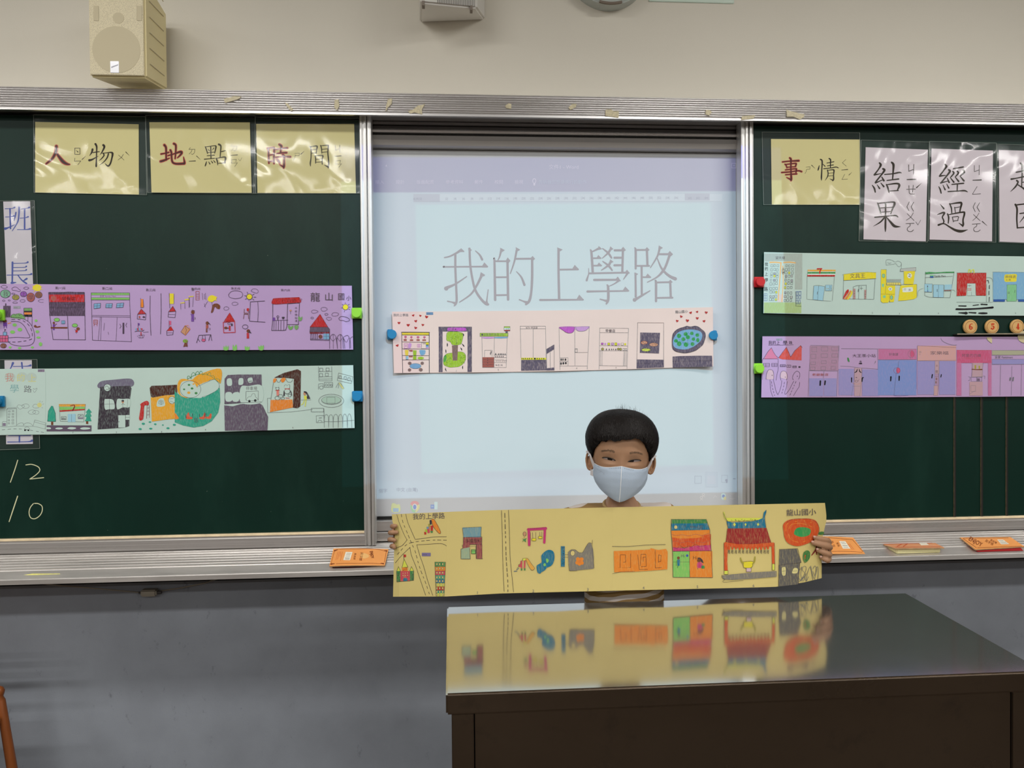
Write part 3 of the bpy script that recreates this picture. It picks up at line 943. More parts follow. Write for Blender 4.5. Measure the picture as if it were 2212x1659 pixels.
STRIP_MINT_LEFT = '''R 0 760 4.367
X mint2 8 172 430 780
X tagp 357 165 420 190
T k 20 364 185 0 1 ▪▪▪
E mint3 95 238 52 42
E mint3 208 236 52 44
E mint3 298 240 50 44
T wred 88 46 275 0 1 我
T wyel 82 155 275 0 1 的
T wyel 82 262 280 0 1 上
T wblu 84 90 378 0 1.1 學
T pen 72 222 378 0 1.1 路
C pen 3 312,352 318,345 328,355 345,342 348,352 325,384 312,360
C pen 3 160,515 175,500 200,505 220,500 230,515 215,530 185,540 160,515
C pen 3 205,512 225,495 255,492 275,510 262,530 225,532 205,512
C pen 3 308,512 325,495 350,498 370,515 355,530 320,528 308,512
E wyel 372 502 22 22
L pen 3 395,475 402,468
L pen 3 400,495 412,492
L pen 3 375,475 378,462
L pen 3 395,525 402,530
C pen 3 264,570 285,552 320,550 335,570 315,588 280,586 264,570
C pen 3 305,572 330,552 362,560 365,580 340,590 305,572
L pen 4 65,700 65,540 156,535 156,695
L pen 4 65,540 75,532 160,525
B pen 3 80 556 95 568
B pen 3 117 552 130 565
B pen 3 78 584 93 596
B pen 3 115 582 128 594
B pen 3 76 610 91 622
B pen 3 113 608 128 620
B pen 3 76 640 91 652
B pen 3 113 636 130 652
B pen 3 76 668 91 680
B pen 3 113 664 130 680
X tagp 25 672 55 700
C pen 3 0,702 60,708 160,700 250,702 330,705 430,730
C pen 3 20,705 25,660 60,658
C pen 3 155,695 180,675 215,672 225,695
C pen 3 218,692 245,672 285,675 310,698
L pen 3 312,700 328,642 432,672 425,728
L pen 3 322,660 428,690
D pen 4 20,735 120,728 220,730 300,742 420,762
C pen 3 230,738 232,722 250,708 268,712 278,735 232,740
E blk 236 740 8 8
E blk 268 740 8 8
F teal 485,510 455,560 448,655 525,658 522,580 498,512
X bro 482 660 502 690
L blk 3 485,510 455,560 448,655 525,658 522,580 498,512
Y ora2 556 492 806 516
Y lgr 558 520 802 548
F red 560,552 800,538 798,550 562,566
S dre 665,510,7 700,503,7 702,522,10 685,552,12
L pen 3 558,512 568,655 790,660 806,495 556,500
X lbl2 640 586 712 662
L pen 3 676,588 674,660
B pen 3 578 610 624 640
T k 24 580 636 0 1.1 $$¢
B pen 3 736 590 784 630
X tagp 736 618 784 632
L k 4 745,612 760,600 775,606
F teal 838,535 806,572 822,575 800,610 818,615 800,654 862,654 850,612 864,608 850,576 866,570
X bro 812 655 832 680
X pdg 440 694 862 750
Q mint 525,720 545,714 585,716 590,726 560,732 525,728
Q mint 640,718 665,710 710,714 715,724 680,732 640,726
Q mint 758,720 790,712 845,716 845,728 790,734 760,728
Q mint 440,712 470,712 482,722 470,730 440,728
L k 3 440,694 862,698
L pen 3 690,752 686,768
Q vst 945,282 1080,262 1240,256 1234,330 945,345
Z k 945,330 1225,320 1240,345 1225,450 1218,700 1170,715 920,732
E mint 1013 338 33 34
O k 4 1013 338 33 34
C k 4 990,335 1010,322 1030,350 1000,355
Q mint 985,455 1010,445 1055,448 1075,470 1080,535 1030,542 990,540
Q mint 1105,450 1160,445 1226,448 1222,520 1160,524 1105,540
L pen 4 1032,448 1034,540
L pen 4 985,494 1076,492
E tan 1158 470 12 15
E k 1158 462 13 9
L k 3 1158,486 1158,524
L k 3 1145,500 1158,488 1180,500
L pen 3 1205,448 1200,520
X mint 1116 598 1182 714
O k 3 1122 660 3 3
X mint 1186 596 1222 640
L k 3 1186,618 1222,618
T k 22 1092 766 0 1 2
Q red 1328,520 1325,492 1380,462 1405,480 1395,505 1362,510 1355,600 1345,640 1312,636
L dre 4 1388,500 1382,628
L dre 4 1406,500 1410,620
L dre 3 1386,530 1408,528
L dre 3 1386,560 1408,558
L dre 3 1386,595 1408,592
Z ora2 1422,430 1560,408 1660,410 1674,628 1560,640 1432,658
Z dbr 1412,340 1430,320 1520,318 1668,310 1672,400 1560,410 1440,432 1422,420
Q mint 1482,515 1485,465 1510,440 1540,440 1552,470 1552,510
L k 4 1518,450 1520,500
L k 3 1500,465 1535,465
L k 3 1505,480 1532,480
C k 3 1502,455 1500,490 1538,490 1535,455
E mint 1622 456 32 34
O k 3 1622 456 32 34
L k 3 1600,445 1640,440
L k 3 1605,465 1645,480
E teal 1352 678 15 10
E teal 1414 662 12 7
E teal 1464 682 12 8
E teal 1536 690 8 6
E teal 1644 688 14 9
E teal 1674 648 16 8
E teal 1322 728 15 9
E teal 1422 724 15 8
E teal 1584 720 15 9
T k 22 1518 762 0 1 3
R 400 580 4.367
Q ora2 60,1050 130,1000 330,945 335,1080 300,1060 240,1050 150,1120 60,1200 0,1220 -60,1180 -75,1120 -60,1060 -20,1040
Z teal -100,1120 -95,1160 -40,1205 20,1225 120,1215 200,1190 290,1150 325,1125 330,1260 310,1360 250,1440 170,1485 80,1500 -20,1480 -98,1450
Q mint -50,1120 -30,1070 20,1058 70,1065 110,1120 160,1212 90,1220 20,1215 -40,1190
Q mint 115,1120 160,1085 230,1060 275,1048 300,1060 320,1090 310,1140 240,1180 160,1212
O k 3 50 1140 98 80
C k 3 110,1118 200,1075 280,1048 318,1090 312,1135 240,1185 160,1212
C grn3 4 20,1045 25,1015 45,1020 55,1040 60,1000 75,980 90,990 98,1010 100,985 118,970 130,985 132,1000 140,972 155,970 162,992 165,1005 190,985 205,990 210,1005 225,980 240,988 240,1010 262,1010 275,1020 280,1040 300,1040 325,1050 325,1080
C grn3 4 20,1045 90,1005 150,996 240,1015 310,1075
E grn3 36 1098 12 9
E grn3 65 1132 13 10
E grn3 103 1176 14 11
E ora2 78 1090 9 7
E ora2 34 1172 15 12
E grn3 -10 1140 10 8
Q ora -100,1370 -90,1368 -60,1410 -75,1420 -95,1420
Q ora2b 25,1362 36,1362 45,1395 68,1405 62,1420 12,1420 8,1400
Q ora2b 180,1362 190,1362 184,1418 140,1418 135,1405 165,1395
Q ora2b 235,1370 248,1372 248,1400 238,1418 200,1416 192,1400 222,1395
L k 6 5,1378 10,1412
L k 6 68,1370 70,1410
L k 6 134,1375 138,1400
L k 6 186,1360 184,1400
L k 6 196,1370 194,1400
L k 6 92,1408 90,1450
L k 6 104,1410 104,1455
L k 6 116,1408 118,1450
T k 22 185 1528 0 1 4
Z pdg 372,1040 400,1005 500,1000 720,1000 722,1110 530,1115 520,1270 372,1280
Z pdg 368,1290 450,1300 520,1280 690,1265 730,1290 782,1400 776,1528 375,1530
Q mint 395,1045 435,1040 440,1100 398,1102
Q mint 508,1040 545,1038 545,1090 505,1095
Q mint 590,1040 625,1028 636,1045 632,1072 598,1074
L k 6 600,1066 630,1062
Q mint 382,1175 438,1172 442,1245 385,1250
Q mint 448,1180 508,1170 505,1248 450,1250
Q mint 525,1120 600,1108 720,1105 722,1260 530,1268
T k 38 572 1145 0 .95 停車場
L k 4 575,1160 690,1156 690,1245
L k 4 575,1160 572,1240
C k 3 582,1225 600,1210 620,1208 632,1185 655,1182 665,1212 680,1225 678,1242 585,1248 582,1225
E blk 606 1252 11 12
E blk 661 1245 12 12
L k 4 370,1270 540,1265 720,1260
Z ora 806,1240 1010,1236 1020,1310 800,1355
Z dbr 838,1030 930,985 1060,950 1092,968 1086,1300 1060,1318 1016,1312 1026,1040 960,1032
Q ora 830,1075 835,1040 862,1040 850,1070
Q ora 902,1045 930,1030 948,1042 930,1070 910,1072
C k 3 862,1045 870,1068 890,1072 902,1048
C k 3 950,1040 965,1068 1000,1070 1015,1045
L k 3 832,1080 808,1238
E mint 870 1132 14 15
L k 3 852,1125 888,1125
O k 3 870 1132 14 15
Q mint 845,1105 848,1092 862,1096 875,1090 882,1100 878,1118 850,1118
L red 5 852,1150 890,1148
Y pnk2 862 1152 886 1200
E mint 962 1155 26 24
O k 3 962 1160 26 24
Q k 932,1150 940,1195 926,1200
Q k 990,1150 1000,1190 1008,1196 1000,1160
Q mint2 935,1110 945,1096 965,1100 980,1094 986,1112 980,1130 940,1130
C k 3 935,1110 945,1096 965,1102 982,1094 986,1112 982,1135
L red 8 942,1136 986,1136
L red 6 948,1220 982,1224
E mint 900 1215 22 20
O k 3 872 1222 26 18
O k 3 900 1206 22 18
O k 3 920 1224 16 14
O k 3 985 1198 16 12
E tan 1128 1180 13 18
Q k 1118,1165 1130,1158 1150,1168 1175,1215 1178,1228 1150,1226 1148,1190
F yel2 1118,1200 1145,1200 1148,1238 1125,1240
L yel2 8 1125,1240 1112,1275 1096,1285
L yel2 10 1140,1240 1132,1298
L pen 3 775,1225 805,1222
L pen 3 775,1225 778,1360 1000,1352 1200,1328
L pen 3 1092,1240 1185,1238
T k 22 1010 1508 0 1 6
L pen 3 1256,925 1262,1058 1385,1058 1382,925
L pen 3 1258,972 1385,968
L pen 3 1260,1022 1385,1020
L pen 3 1262,1042 1385,1040
B pen 3 1268 940 1298 970
B pen 3 1328 938 1358 966
B pen 3 1268 990 1296 1020
B pen 3 1322 986 1350 1014
L pen 3 1448,985 1582,1020 1566,1084 1434,1055 1448,985
L pen 3 1440,1030 1575,1062
B pen 3 1450 1012 1472 1036
B pen 3 1498 1020 1520 1044
B pen 3 1534 1030 1556 1056
L pen 3 1256,1138 1258,1088 1300,1085 1302,1130
O pen 3 1284 1122 18 16
B pen 3 1312 1074 1390 1120
O pen 3 1330 1098 10 10
O pen 3 1356 1098 10 10
O pen 3 1378 1100 8 10
Q wyel 1446,1078 1464,1085 1496,1130 1480,1130
C pen 3 1448,1075 1470,1085 1498,1130
L pen 3 1448,1075 1422,1122
L pen 3 1450,1085 1444,1128
O pen 3 1378 1247 118 62
E mint4 1378 1240 90 36
O pen 3 1378 1242 92 40
B pen 3 1336 1216 1414 1270
B pen 3 1190 1318 1306 1352
L pen 3 1236,1388 1308,1386 1310,1450 1238,1454 1236,1388
L k 4 1262,1410 1288,1408
C pen 3 1250,1450 1262,1430 1285,1435 1290,1448
C pen 3 1312,1500 1314,1400 1328,1378 1345,1385 1352,1410 1354,1500
C pen 3 1354,1500 1358,1400 1374,1378 1388,1390 1394,1420 1396,1500
C pen 3 1396,1500 1400,1400 1420,1375 1436,1388 1442,1420 1444,1500
C pen 3 1444,1500 1448,1400 1464,1375 1478,1390 1484,1420 1486,1500
C pen 3 1486,1500 1490,1400 1505,1372 1520,1388 1526,1420 1530,1500
C pen 3 1530,1500 1534,1400 1548,1370 1562,1388 1568,1420 1572,1500
C pen 3 1310,1442 1380,1444 1480,1440 1592,1430
L k 3 1308,1320 1310,1390
'''
STRIP_PINK = '''R 800 640 5.53
T pen 36 275 238 0 1 我的上學路
X tagb 668 190 750 222
T k 26 676 217 0 .9 ▪▪▪
V red 512 228 15
V red 597 232 14
V red 672 246 19
V red 543 296 17
V red 342 318 17
V red 452 344 19
V red 627 342 16
V red 541 377 17
V red 322 588 17
X yelo 378 436 704 460
S k 372,430,9 540,430,8 706,432,9
L k 7 378,462 704,464
L k 7 375,430 386,912
L k 8 703,430 704,912
L k 6 380,546 704,550
L k 6 380,626 704,632
L k 6 382,708 702,710
L k 6 382,760 702,758
E pnk 420 485 16 13
E pnk 490 488 14 12
E pnk 570 488 17 12
E pnk 646 488 16 11
L rbr 4 420,495 418,515
L rbr 4 492,495 490,515
L rbr 4 570,495 570,515
L rbr 4 646,495 645,515
Y rbr 398 510 434 534
Y rbr 472 514 512 534
Y rbr 550 512 590 534
Y rbr 622 514 664 534
B mag 4 404 566 446 620
O mag 4 424 592 9 9
Q mag2 460,560 490,565 488,600 470,624 452,610
B mag 4 562 574 584 606
O mag 4 594 590 14 18
B pen 2 610 556 665 624
X yel 664 552 696 576
X k 666 578 694 586
X lbl 664 586 694 608
X mag2 664 608 694 624
L k 4 630,566 660,566
L bro 3 392,635 460,635 460,650
F yelo 412,642 456,642 450,706 418,706
F rbr 464,640 508,640 504,662 468,660
F grn4 510,644 552,646 548,706 512,706
Q lbl 588,645 630,642 658,648 656,680 640,700 605,702 592,680
L yel 4 430,632 430,642
L pen 3 426,715 426,755 452,755
F rbr 460,712 506,712 502,728 462,728
X lbl2 428 716 454 752
X grn4 510 714 550 756
E grn4 602 738 38 17
E lbl 538 834 66 30
O pen 3 538 834 68 32
E bro3 470 800 22 19
E bro3 620 800 20 19
E bro3 468 880 20 19
E bro3 602 878 23 21
Y pdg 815 366 1210 420
Y pdg 817 420 862 906
Y pdg 1160 420 1210 904
X pap 864 420 1160 904
Q mag 925,382 950,375 1120,375 1140,390 1130,412 940,412 920,400
T k 30 935 405 0 1.1 公園★
L k 4 815,366 1210,366 1210,904
L k 4 862,420 1160,420
Q grn4 912,440 940,424 990,422 1040,424 1090,436 1112,452 1105,500 1095,540 1085,570 1050,580 1010,584 975,576 955,545 915,530 910,490
C k 3 912,440 940,424 990,422 1040,424 1090,436 1112,452 1105,500 1095,540 1085,570 1050,582 1010,584 975,576 955,545 915,530 908,490 912,440
Q grn4 870,770 880,720 920,685 985,675 1050,662 1110,670 1138,705 1136,760 1110,805 1060,840 1000,848 940,848 880,820
C k 3 870,770 880,720 920,685 985,675 1050,662 1110,670 1138,705 1136,760 1110,805 1060,840 1000,848 940,848 880,820 870,770
Q grn5 872,775 885,715 905,705 910,745 890,785
F bro3 975,586 1046,586 1040,690 1038,768 985,768
L rbr 3 975,586 985,768
L rbr 3 1046,586 1038,768
W k 940 450 1100 570 34
W k 890 710 970 830 22
W k 1055 700 1130 800 18
S k 1105,450,6 1114,462,14 1108,476,5
S k 918,558,4 920,580,14 918,602,4
S k 1095,568,5 1112,588,14 1122,604,4
S k 900,635,4 902,655,12 904,680,4
S k 1078,614,4 1088,630,14 1094,650,4
S k 898,855,4 898,875,12 910,895,4
S k 1104,830,4 1102,850,12 1104,870,4
L pen 3 1030,880 1024,900
Y grn4 1310 440 1645 478
B k 3 1310 440 1645 478
T k 30 1322 470 0 1.05 ■全家便利商店 ♡♡
F pdg 1612,418 1642,418 1642,442 1618,442
X grn4 1600 364 1666 376
X wht 1600 376 1668 402
X red 1602 402 1668 412
B k 3 1598 362 1668 414
T k 24 1612 398 0 1 全家
Q mag2 1338,488 1482,486 1478,500 1400,506 1342,500
Q lbl 1488,488 1634,486 1630,498 1560,502 1490,500
L pen 3 1332,480 1340,850 1622,850 1636,480
L pen 3 1482,486 1478,850
L pen 3 1364,724 1366,644 1455,644 1455,722
L k 5 1430,690 1442,655
L k 5 1436,700 1448,660
X rbr 1340 728 1476 848
L k 3 1340,756 1476,756
L k 3 1340,786 1476,786
L k 3 1340,816 1476,816
E k 1402 742 5 5
E k 1402 766 5 5
E k 1402 796 5 5
E k 1402 828 5 5
S k 1498,680,5 1498,695,14
S k 1530,682,5 1530,695,11
S k 1552,682,5 1552,695,11
S k 1570,682,5 1570,695,11
S k 1590,684,5 1590,695,10
S k 1610,684,5 1610,695,10
L pen 3 1482,700 1628,700
T k 26 1490 728 0 1.1 8 8 8 8 8
L pen 3 1482,732 1628,732
T k 16 1484 758 0 2 ~~~~~~
T k 22 1494 780 0 1 ▽▽▽ ▽▽▽
L pen 3 1482,790 1626,790
T k 30 1496 832 0 .95 N E I K
L pen 3 1790,356 2092,356
L pen 3 1788,390 2094,388
T k 26 1858 384 0 1.05 KTV 中正店
L pen 3 1790,356 1800,735
L pen 3 2092,356 2100,735
L pen 3 1945,390 1945,735
Y yel 1800 734 2102 758
X k 1808 736 1816 752
X k 1826 738 1834 754
X k 1848 736 1856 752
X k 1874 738 1882 754
X k 1896 736 1904 752
X k 1924 738 1932 754
X k 1955 735 1975 755
X k 1990 736 1998 752
X k 2016 738 2024 754
X k 2044 736 2050 752
X k 2066 738 2076 754
Z pdg 1802,762 2102,758 2105,884 1802,888
C k 3 1830,790 1870,800 1880,850 1850,870
C k 3 1900,800 1930,780 1950,830 1920,865
C k 3 1980,780 2010,820 2060,800 2050,850
Z pdg 2104,632 2196,578 2196,632 2104,690
L k 3 2104,632 2196,578 2196,884
L pen 3 2104,690 2108,882
L pen 3 2148,670 2150,860
Z pdg 2106,860 2198,850 2198,884 2106,886
T pen 26 1522 886 0 1 2
T pen 26 1750 100 0 1  
R 1180 640 5.267
Q mag 148,350 322,346 320,385 300,412 268,420 230,410 200,395
Q mag2 332,350 488,344 455,385 400,398 350,390
C k 3 150,352 190,385 225,412 268,420 305,405 320,350
C pen 3 334,350 355,390 405,398 455,385 488,344
L pen 3 146,352 490,343 466,830
L pen 3 146,352 156,838
L pen 3 324,348 327,790
L pen 3 156,792 466,792
L pen 3 326,640 470,638
B pen 3 328 594 354 636
L pen 3 328,605 354,605
L pen 3 156,700 248,698 248,788
L pen 3 156,740 245,740
E blk 170 720 7 13
E blk 190 720 6 13
E blk 218 720 10 12
E blk 168 765 9 14
E blk 194 762 9 14
E blk 222 760 11 12
T pen 26 340 828 0 1 4
L pen 3 608,360 936,364 918,825
L pen 3 608,360 602,828
L pen 3 608,412 932,414
T k 38 672 406 0 1 早餐店
L pen 3 606,560 928,566
L pen 3 604,618 924,620
X mag 626 530 648 550
X mag2 662 530 682 552
X yel 700 530 724 556
X mag2 742 530 766 556
X yel 780 528 804 558
X mag2 812 534 836 554
X pap 852 532 878 556
B k 2 852 532 878 556
X yel 888 534 908 556
B k 2 626 530 648 550
B k 2 700 530 724 556
B k 2 742 530 766 556
B k 2 780 528 804 558
E oli 641 600 14 14
O k 3 641 600 14 14
F k 676,612 684,588 692,612
F k 710,612 717,590 724,612
F k 738,610 744,592 752,610
F k 760,610 766,592 772,610
F k 784,612 790,592 798,612
E oli 820 600 13 12
O k 3 820 600 13 12
E oli 846 602 12 14
O k 3 846 602 12 14
B pen 2 872 592 892 614
B pen 2 900 592 916 614
L pen 3 618,620 614,786
L pen 3 636,620 634,786
L pen 3 884,620 878,788
L pen 3 896,620 890,788
L pen 3 912,622 908,788
L pen 3 602,788 920,792
T pen 24 788 820 0 1 5
L k 3 1030,820 1040,300 1336,302 1336,808
Z pdg 1070,412 1294,416 1282,650 1066,642
E org 1114 528 36 18
O dre 4 1114 528 37 19
E org 1222 550 48 20
O k 3 1222 550 49 21
E yel2 1136 610 50 16
O k 3 1136 610 51 17
W k 1092 518 1134 538 5
W k 1190 538 1250 562 8
W k 1100 600 1170 620 7
Z pdg 1030,718 1336,722 1336,808 1030,820
L k 3 1030,762 1336,768
T pen 36 1468 192 -3 1 龍山國小
V red 1644 186 15
V red 1717 176 13
V red 1820 184 16
V red 1536 230 15
V red 1718 249 16
V red 1490 280 15
V red 1606 276 18
V red 1796 282 15
Q pdg 1434,470 1445,420 1490,375 1560,350 1600,340 1640,344 1700,340 1745,360 1770,385 1800,410 1812,450 1800,500 1780,550 1740,590 1690,620 1620,642 1540,640 1470,620 1436,590
C k 5 1434,470 1445,425 1480,385 1530,360 1575,350 1600,338 1640,350 1690,338 1730,348 1765,375 1800,405 1812,450 1800,500 1780,550 1740,585 1700,615 1640,635 1580,645 1520,638 1470,625 1438,590 1432,530 1434,470
Q lbl 1450,480 1490,420 1550,390 1620,378 1690,382 1750,400 1776,440 1760,500 1710,550 1660,580 1590,604 1510,600 1460,580 1442,540
E grn6 1510 450 24 26
E grn6 1586 430 24 22
E grn6 1656 422 20 20
E grn6 1718 442 22 20
E grn6 1560 488 22 22
E grn6 1612 466 24 24
E grn6 1476 508 22 20
E grn6 1512 540 26 28
E grn6 1674 488 20 19
E grn6 1724 500 18 24
E grn6 1590 550 26 26
E grn6 1664 544 22 22
W dgn 1495 430 1530 465 4
W dgn 1570 415 1745 450 8
W dgn 1545 460 1740 505 10
W dgn 1460 495 1690 560 12
Z pdg 1438,686 1520,680 1700,676 1886,676 1890,800 1440,812
L k 4 1438,740 1886,734
'''
STRIP_MINT_RIGHT = '''R 1630 530 7.373
Y lgy 160 130 760 250
Y lgy 640 200 760 700
X pap2 225 250 640 905
X pk2 365 780 460 905
Y pgr 150 910 745 1078
S ora3 245,272,22 330,270,20 425,278,18
S ora3 460,275,18 550,268,20 648,278,20
S ora3 420,290,20 405,500,16 375,870,14
S ora3 448,330,14 455,600,12 435,900,14
T k 52 330 218 0 1 望天樓
T blk 66 160 325 0 .85 我
T blk 66 160 398 0 .85 的
T blk 66 158 480 0 .85 上
T blk 66 162 575 0 .85 學
T blk 72 145 722 0 .95 路
B blu3 4 150 768 200 882
L blu3 4 172,770 172,880
L blu3 4 150,800 200,800
L blu3 4 150,840 200,840
#WIN
O k 4 456 410 18 48
T k 28 444 400 0 1 大
T k 28 444 440 0 1 樓
B blu3 5 666 740 692 792
B blu3 5 706 736 740 790
B blu3 5 666 802 692 848
B blu3 5 706 800 738 848
B blu3 5 664 870 690 930
B blu3 5 702 868 728 932
L blu3 3 650,735 745,732
L k 4 655,735 658,966 745,970
L pen 4 848,400 838,500 832,855 1010,875 1215,888
L pen 4 1288,400 1272,520 1238,885
Y ora2 846 388 1290 414
X wht 844 414 1286 470
Y dgn2 844 422 1286 452
Y red 840 472 1280 496
S red 1000,374,20 1072,370,14
S red 1068,370,16 1046,400,18 1038,445,20
F lbl2 948,645 1118,655 1088,880 928,860
F lbl2 1130,630 1235,628 1220,725 1126,720
L k 3 945,645 1010,636 1118,655
L k 3 945,645 930,858
L k 3 1022,650 1002,872
L k 3 1118,655 1088,880
L k 8 1002,740 998,780
B pen 3 1130 630 1232 722
L oli 7 1145,692 1180,690
O k 4 1200 690 12 16
O k 3 1203 655 8 9
F yel 1420,460 1600,436 1800,425 1936,432 1932,525 1700,540 1422,558
L k 3 1400,470 1420,462 1600,436 1800,426 1936,434
L k 3 1422,558 1700,542 1936,528
L k 3 1420,480 1410,852 1900,858 1920,530
T k 84 1515 522 -2 1 文具王
L k 3 1575,850 1572,660 1620,642 1782,632 1776,850
L k 3 1664,640 1658,850
L k 4 1700,650 1702,710
L k 4 1682,682 1724,682
L k 9 1655,700 1652,738
Q red 1485,702 1500,710 1495,750 1450,810 1415,855 1408,845 1450,740
Q ora 1525,720 1540,728 1520,770 1470,850 1430,855 1480,790
Q yel 1550,725 1562,735 1550,790 1500,855 1470,858 1520,790
X rbr2 1570 690 1606 852
X rbr2 1750 708 1778 850
T k 26 1576 740 0 1 文
T k 26 1576 780 0 1 具
T k 26 1576 820 0 1 行
T k 22 1754 748 0 1 大
T k 22 1754 788 0 1 特
T k 22 1754 828 0 1 價
R 1912 530 7.373
F yel -65,388 20,388 20,640 160,640 158,785 140,900 75,904 70,880 50,912 -40,915 -68,890
L k 3 -65,385 20,385 15,630
L k 3 -68,775 150,778
L k 3 10,640 5,770
L k 3 68,780 72,904
F grn7 -50,455 -2,455 -8,515 -45,510
F grn7 -52,612 -15,612 -20,665 -52,660
F grn7 -38,800 10,795 8,835 -32,840
E grn7 102 830 20 32
O k 3 102 830 21 33
O k 2 -26 485 24 30
Y lgy 20 540 255 560
X yelo2 25 590 250 632
L k 4 25,545 255,545
L k 4 25,575 250,575
L k 4 25,592 250,592
L k 4 30,592 24,625 252,630 248,592
L k 4 62,592 62,628
L k 4 96,592 96,628
L k 4 130,592 130,628
L k 4 168,592 168,628
L k 4 208,592 208,628
E wht 82 695 32 28
T k 34 66 708 0 1 屋
C pen 4 20,315 15,240 60,225 120,240 160,265 200,250 240,262 262,290 240,335 205,330 170,290 130,300 80,305 20,315
L pen 4 40,270 60,285 100,275
L pen 3 262,290 258,370
F lgy2 245,375 490,350 490,408 242,415
L k 3 245,375 490,350 488,408 240,416 245,375
F yel 298,412 478,410 450,620 302,620
E wht 388 482 36 42
L k 8 370,450 405,470 375,495 410,505
F yel 245,640 502,620 505,830 460,855 340,875 208,884
L k 3 238,638 280,620 505,620 505,830
Q wht 285,680 420,665 440,690 432,735 290,745 280,715
T k 40 295 715 0 1 曰
T k 46 370 728 -8 1 米
Z dgn2 638,432 700,422 820,430 960,420 1105,418 1100,436 900,440 640,458
L k 3 645,420 632,800 700,825 1035,832 1100,430
L k 3 638,512 800,505 1075,492
X grn8 718 472 776 490
X blu2 718 490 770 514
T k 42 785 502 0 .9 Family Mart
F lbl2 630,612 752,616 744,745 628,740
F lbl2 768,625 935,628 930,828 765,825
F lbl2 946,625 1064,622 1058,706 944,710
L k 3 630,612 752,616 744,745 628,740
L k 3 768,828 768,625 935,628 930,828
L k 3 852,630 846,828
L k 8 830,700 828,738
E k 676 655 6 18
L grn6 9 676,680 678,705
L blu2 12 676,712 680,738
L rbr 9 940,718 1050,715
L k 4 945,730 1045,728
C pen 3 520,810 525,740 560,700 610,684
C pen 3 1066,710 1100,715 1118,740
Z red 1148,440 1612,440 1606,800 1450,798 1440,605 1308,605 1290,800 1140,806
L k 3 1142,436 1612,438
S yel2 1330,440,10 1335,390,13 1355,388,13 1365,430,12
S yel2 1368,430,12 1390,390,13 1412,392,13 1418,440,12
X mint 1308 608 1440 800
L k 6 1315,645 1372,642
L k 4 1342,625 1345,660
L red 9 1315,690 1370,690
L red 9 1315,714 1370,712
L pen 3 1375,740 1376,796
L pen 4 1140,905 1300,902 1500,908 1715,905
C pen 3 1612,515 1660,512 1700,530 1718,580
C pen 3 1615,620 1618,700 1615,900
L k 10 1620,560 1645,558 1652,600
L k 12 1662,635 1660,690
L k 12 1656,725 1654,785
L k 12 1660,825 1658,890
S blk 1175,962,14 1290,965,16
S blk 1400,955,10 1490,945,12
S blk 1525,936,12 1625,942,18
F blk 1522,936 1550,922 1548,952
S blk 1135,1015,26 1300,1015,24 1500,1005,22 1715,988,30
S blk 1172,1072,10 1230,1075,22 1300,1078,34
F blk 1280,1052 1312,1076 1282,1108
S blk 1335,1068,14 1445,1075,20
S blk 1490,1078,14 1555,1080,28 1622,1080,20
Y sky 1720 428 2310 860
X blu2 1725 862 1908 896
X blu2 2120 862 2310 896
L k 3 1712,424 2310,430
Q yel 1905,475 1960,462 2090,460 2092,520 2085,575 1990,580 1905,572
T k 52 1912 520 0 1.1 麻辣燙
T k 36 1920 562 0 1 火  鍋
Y grn8 1940 628 2092 890
L k 3 1940,890 1940,628 2092,625 2092,890
T k 40 1950 770 0 1 店
L k 6 2066,715 2064,755
T pen 36 220 1098 0 1 3
T pen 36 840 1094 0 1 4
T pen 36 -550 1088 0 1 1
T pen 36 -210 1086 0 1 2
T pen 36 2070 1090 0 1 6
'''
import random as _r
_rr=_r.Random(3); _w=[]
for _cols,_y0s in (((262,308,352),(308,370,432,475,535,592,668,728,795,845)),((495,540,592),(308,365,415,470,540,590,655,738,802,855))):
    for _i,_yy in enumerate(_y0s):
        for _j,_xx in enumerate(_cols):
            _x=_xx-_i*3.0+_rr.uniform(-4,4); _y=_yy+_rr.uniform(-4,4)
            if _rr.random()<.3: _w.append('X %s %.0f %.0f %.0f %.0f'%(_rr.choice(['pgy','lgy2','yel2']),_x,_y,_x+28,_y+38))
            _w.append('B k 3 %.0f %.0f %.0f %.0f'%(_x,_y,_x+28+_rr.uniform(-3,5),_y+36+_rr.uniform(-3,4)))
STRIP_MINT_RIGHT=STRIP_MINT_RIGHT.replace('#WIN','\n'.join(_w))
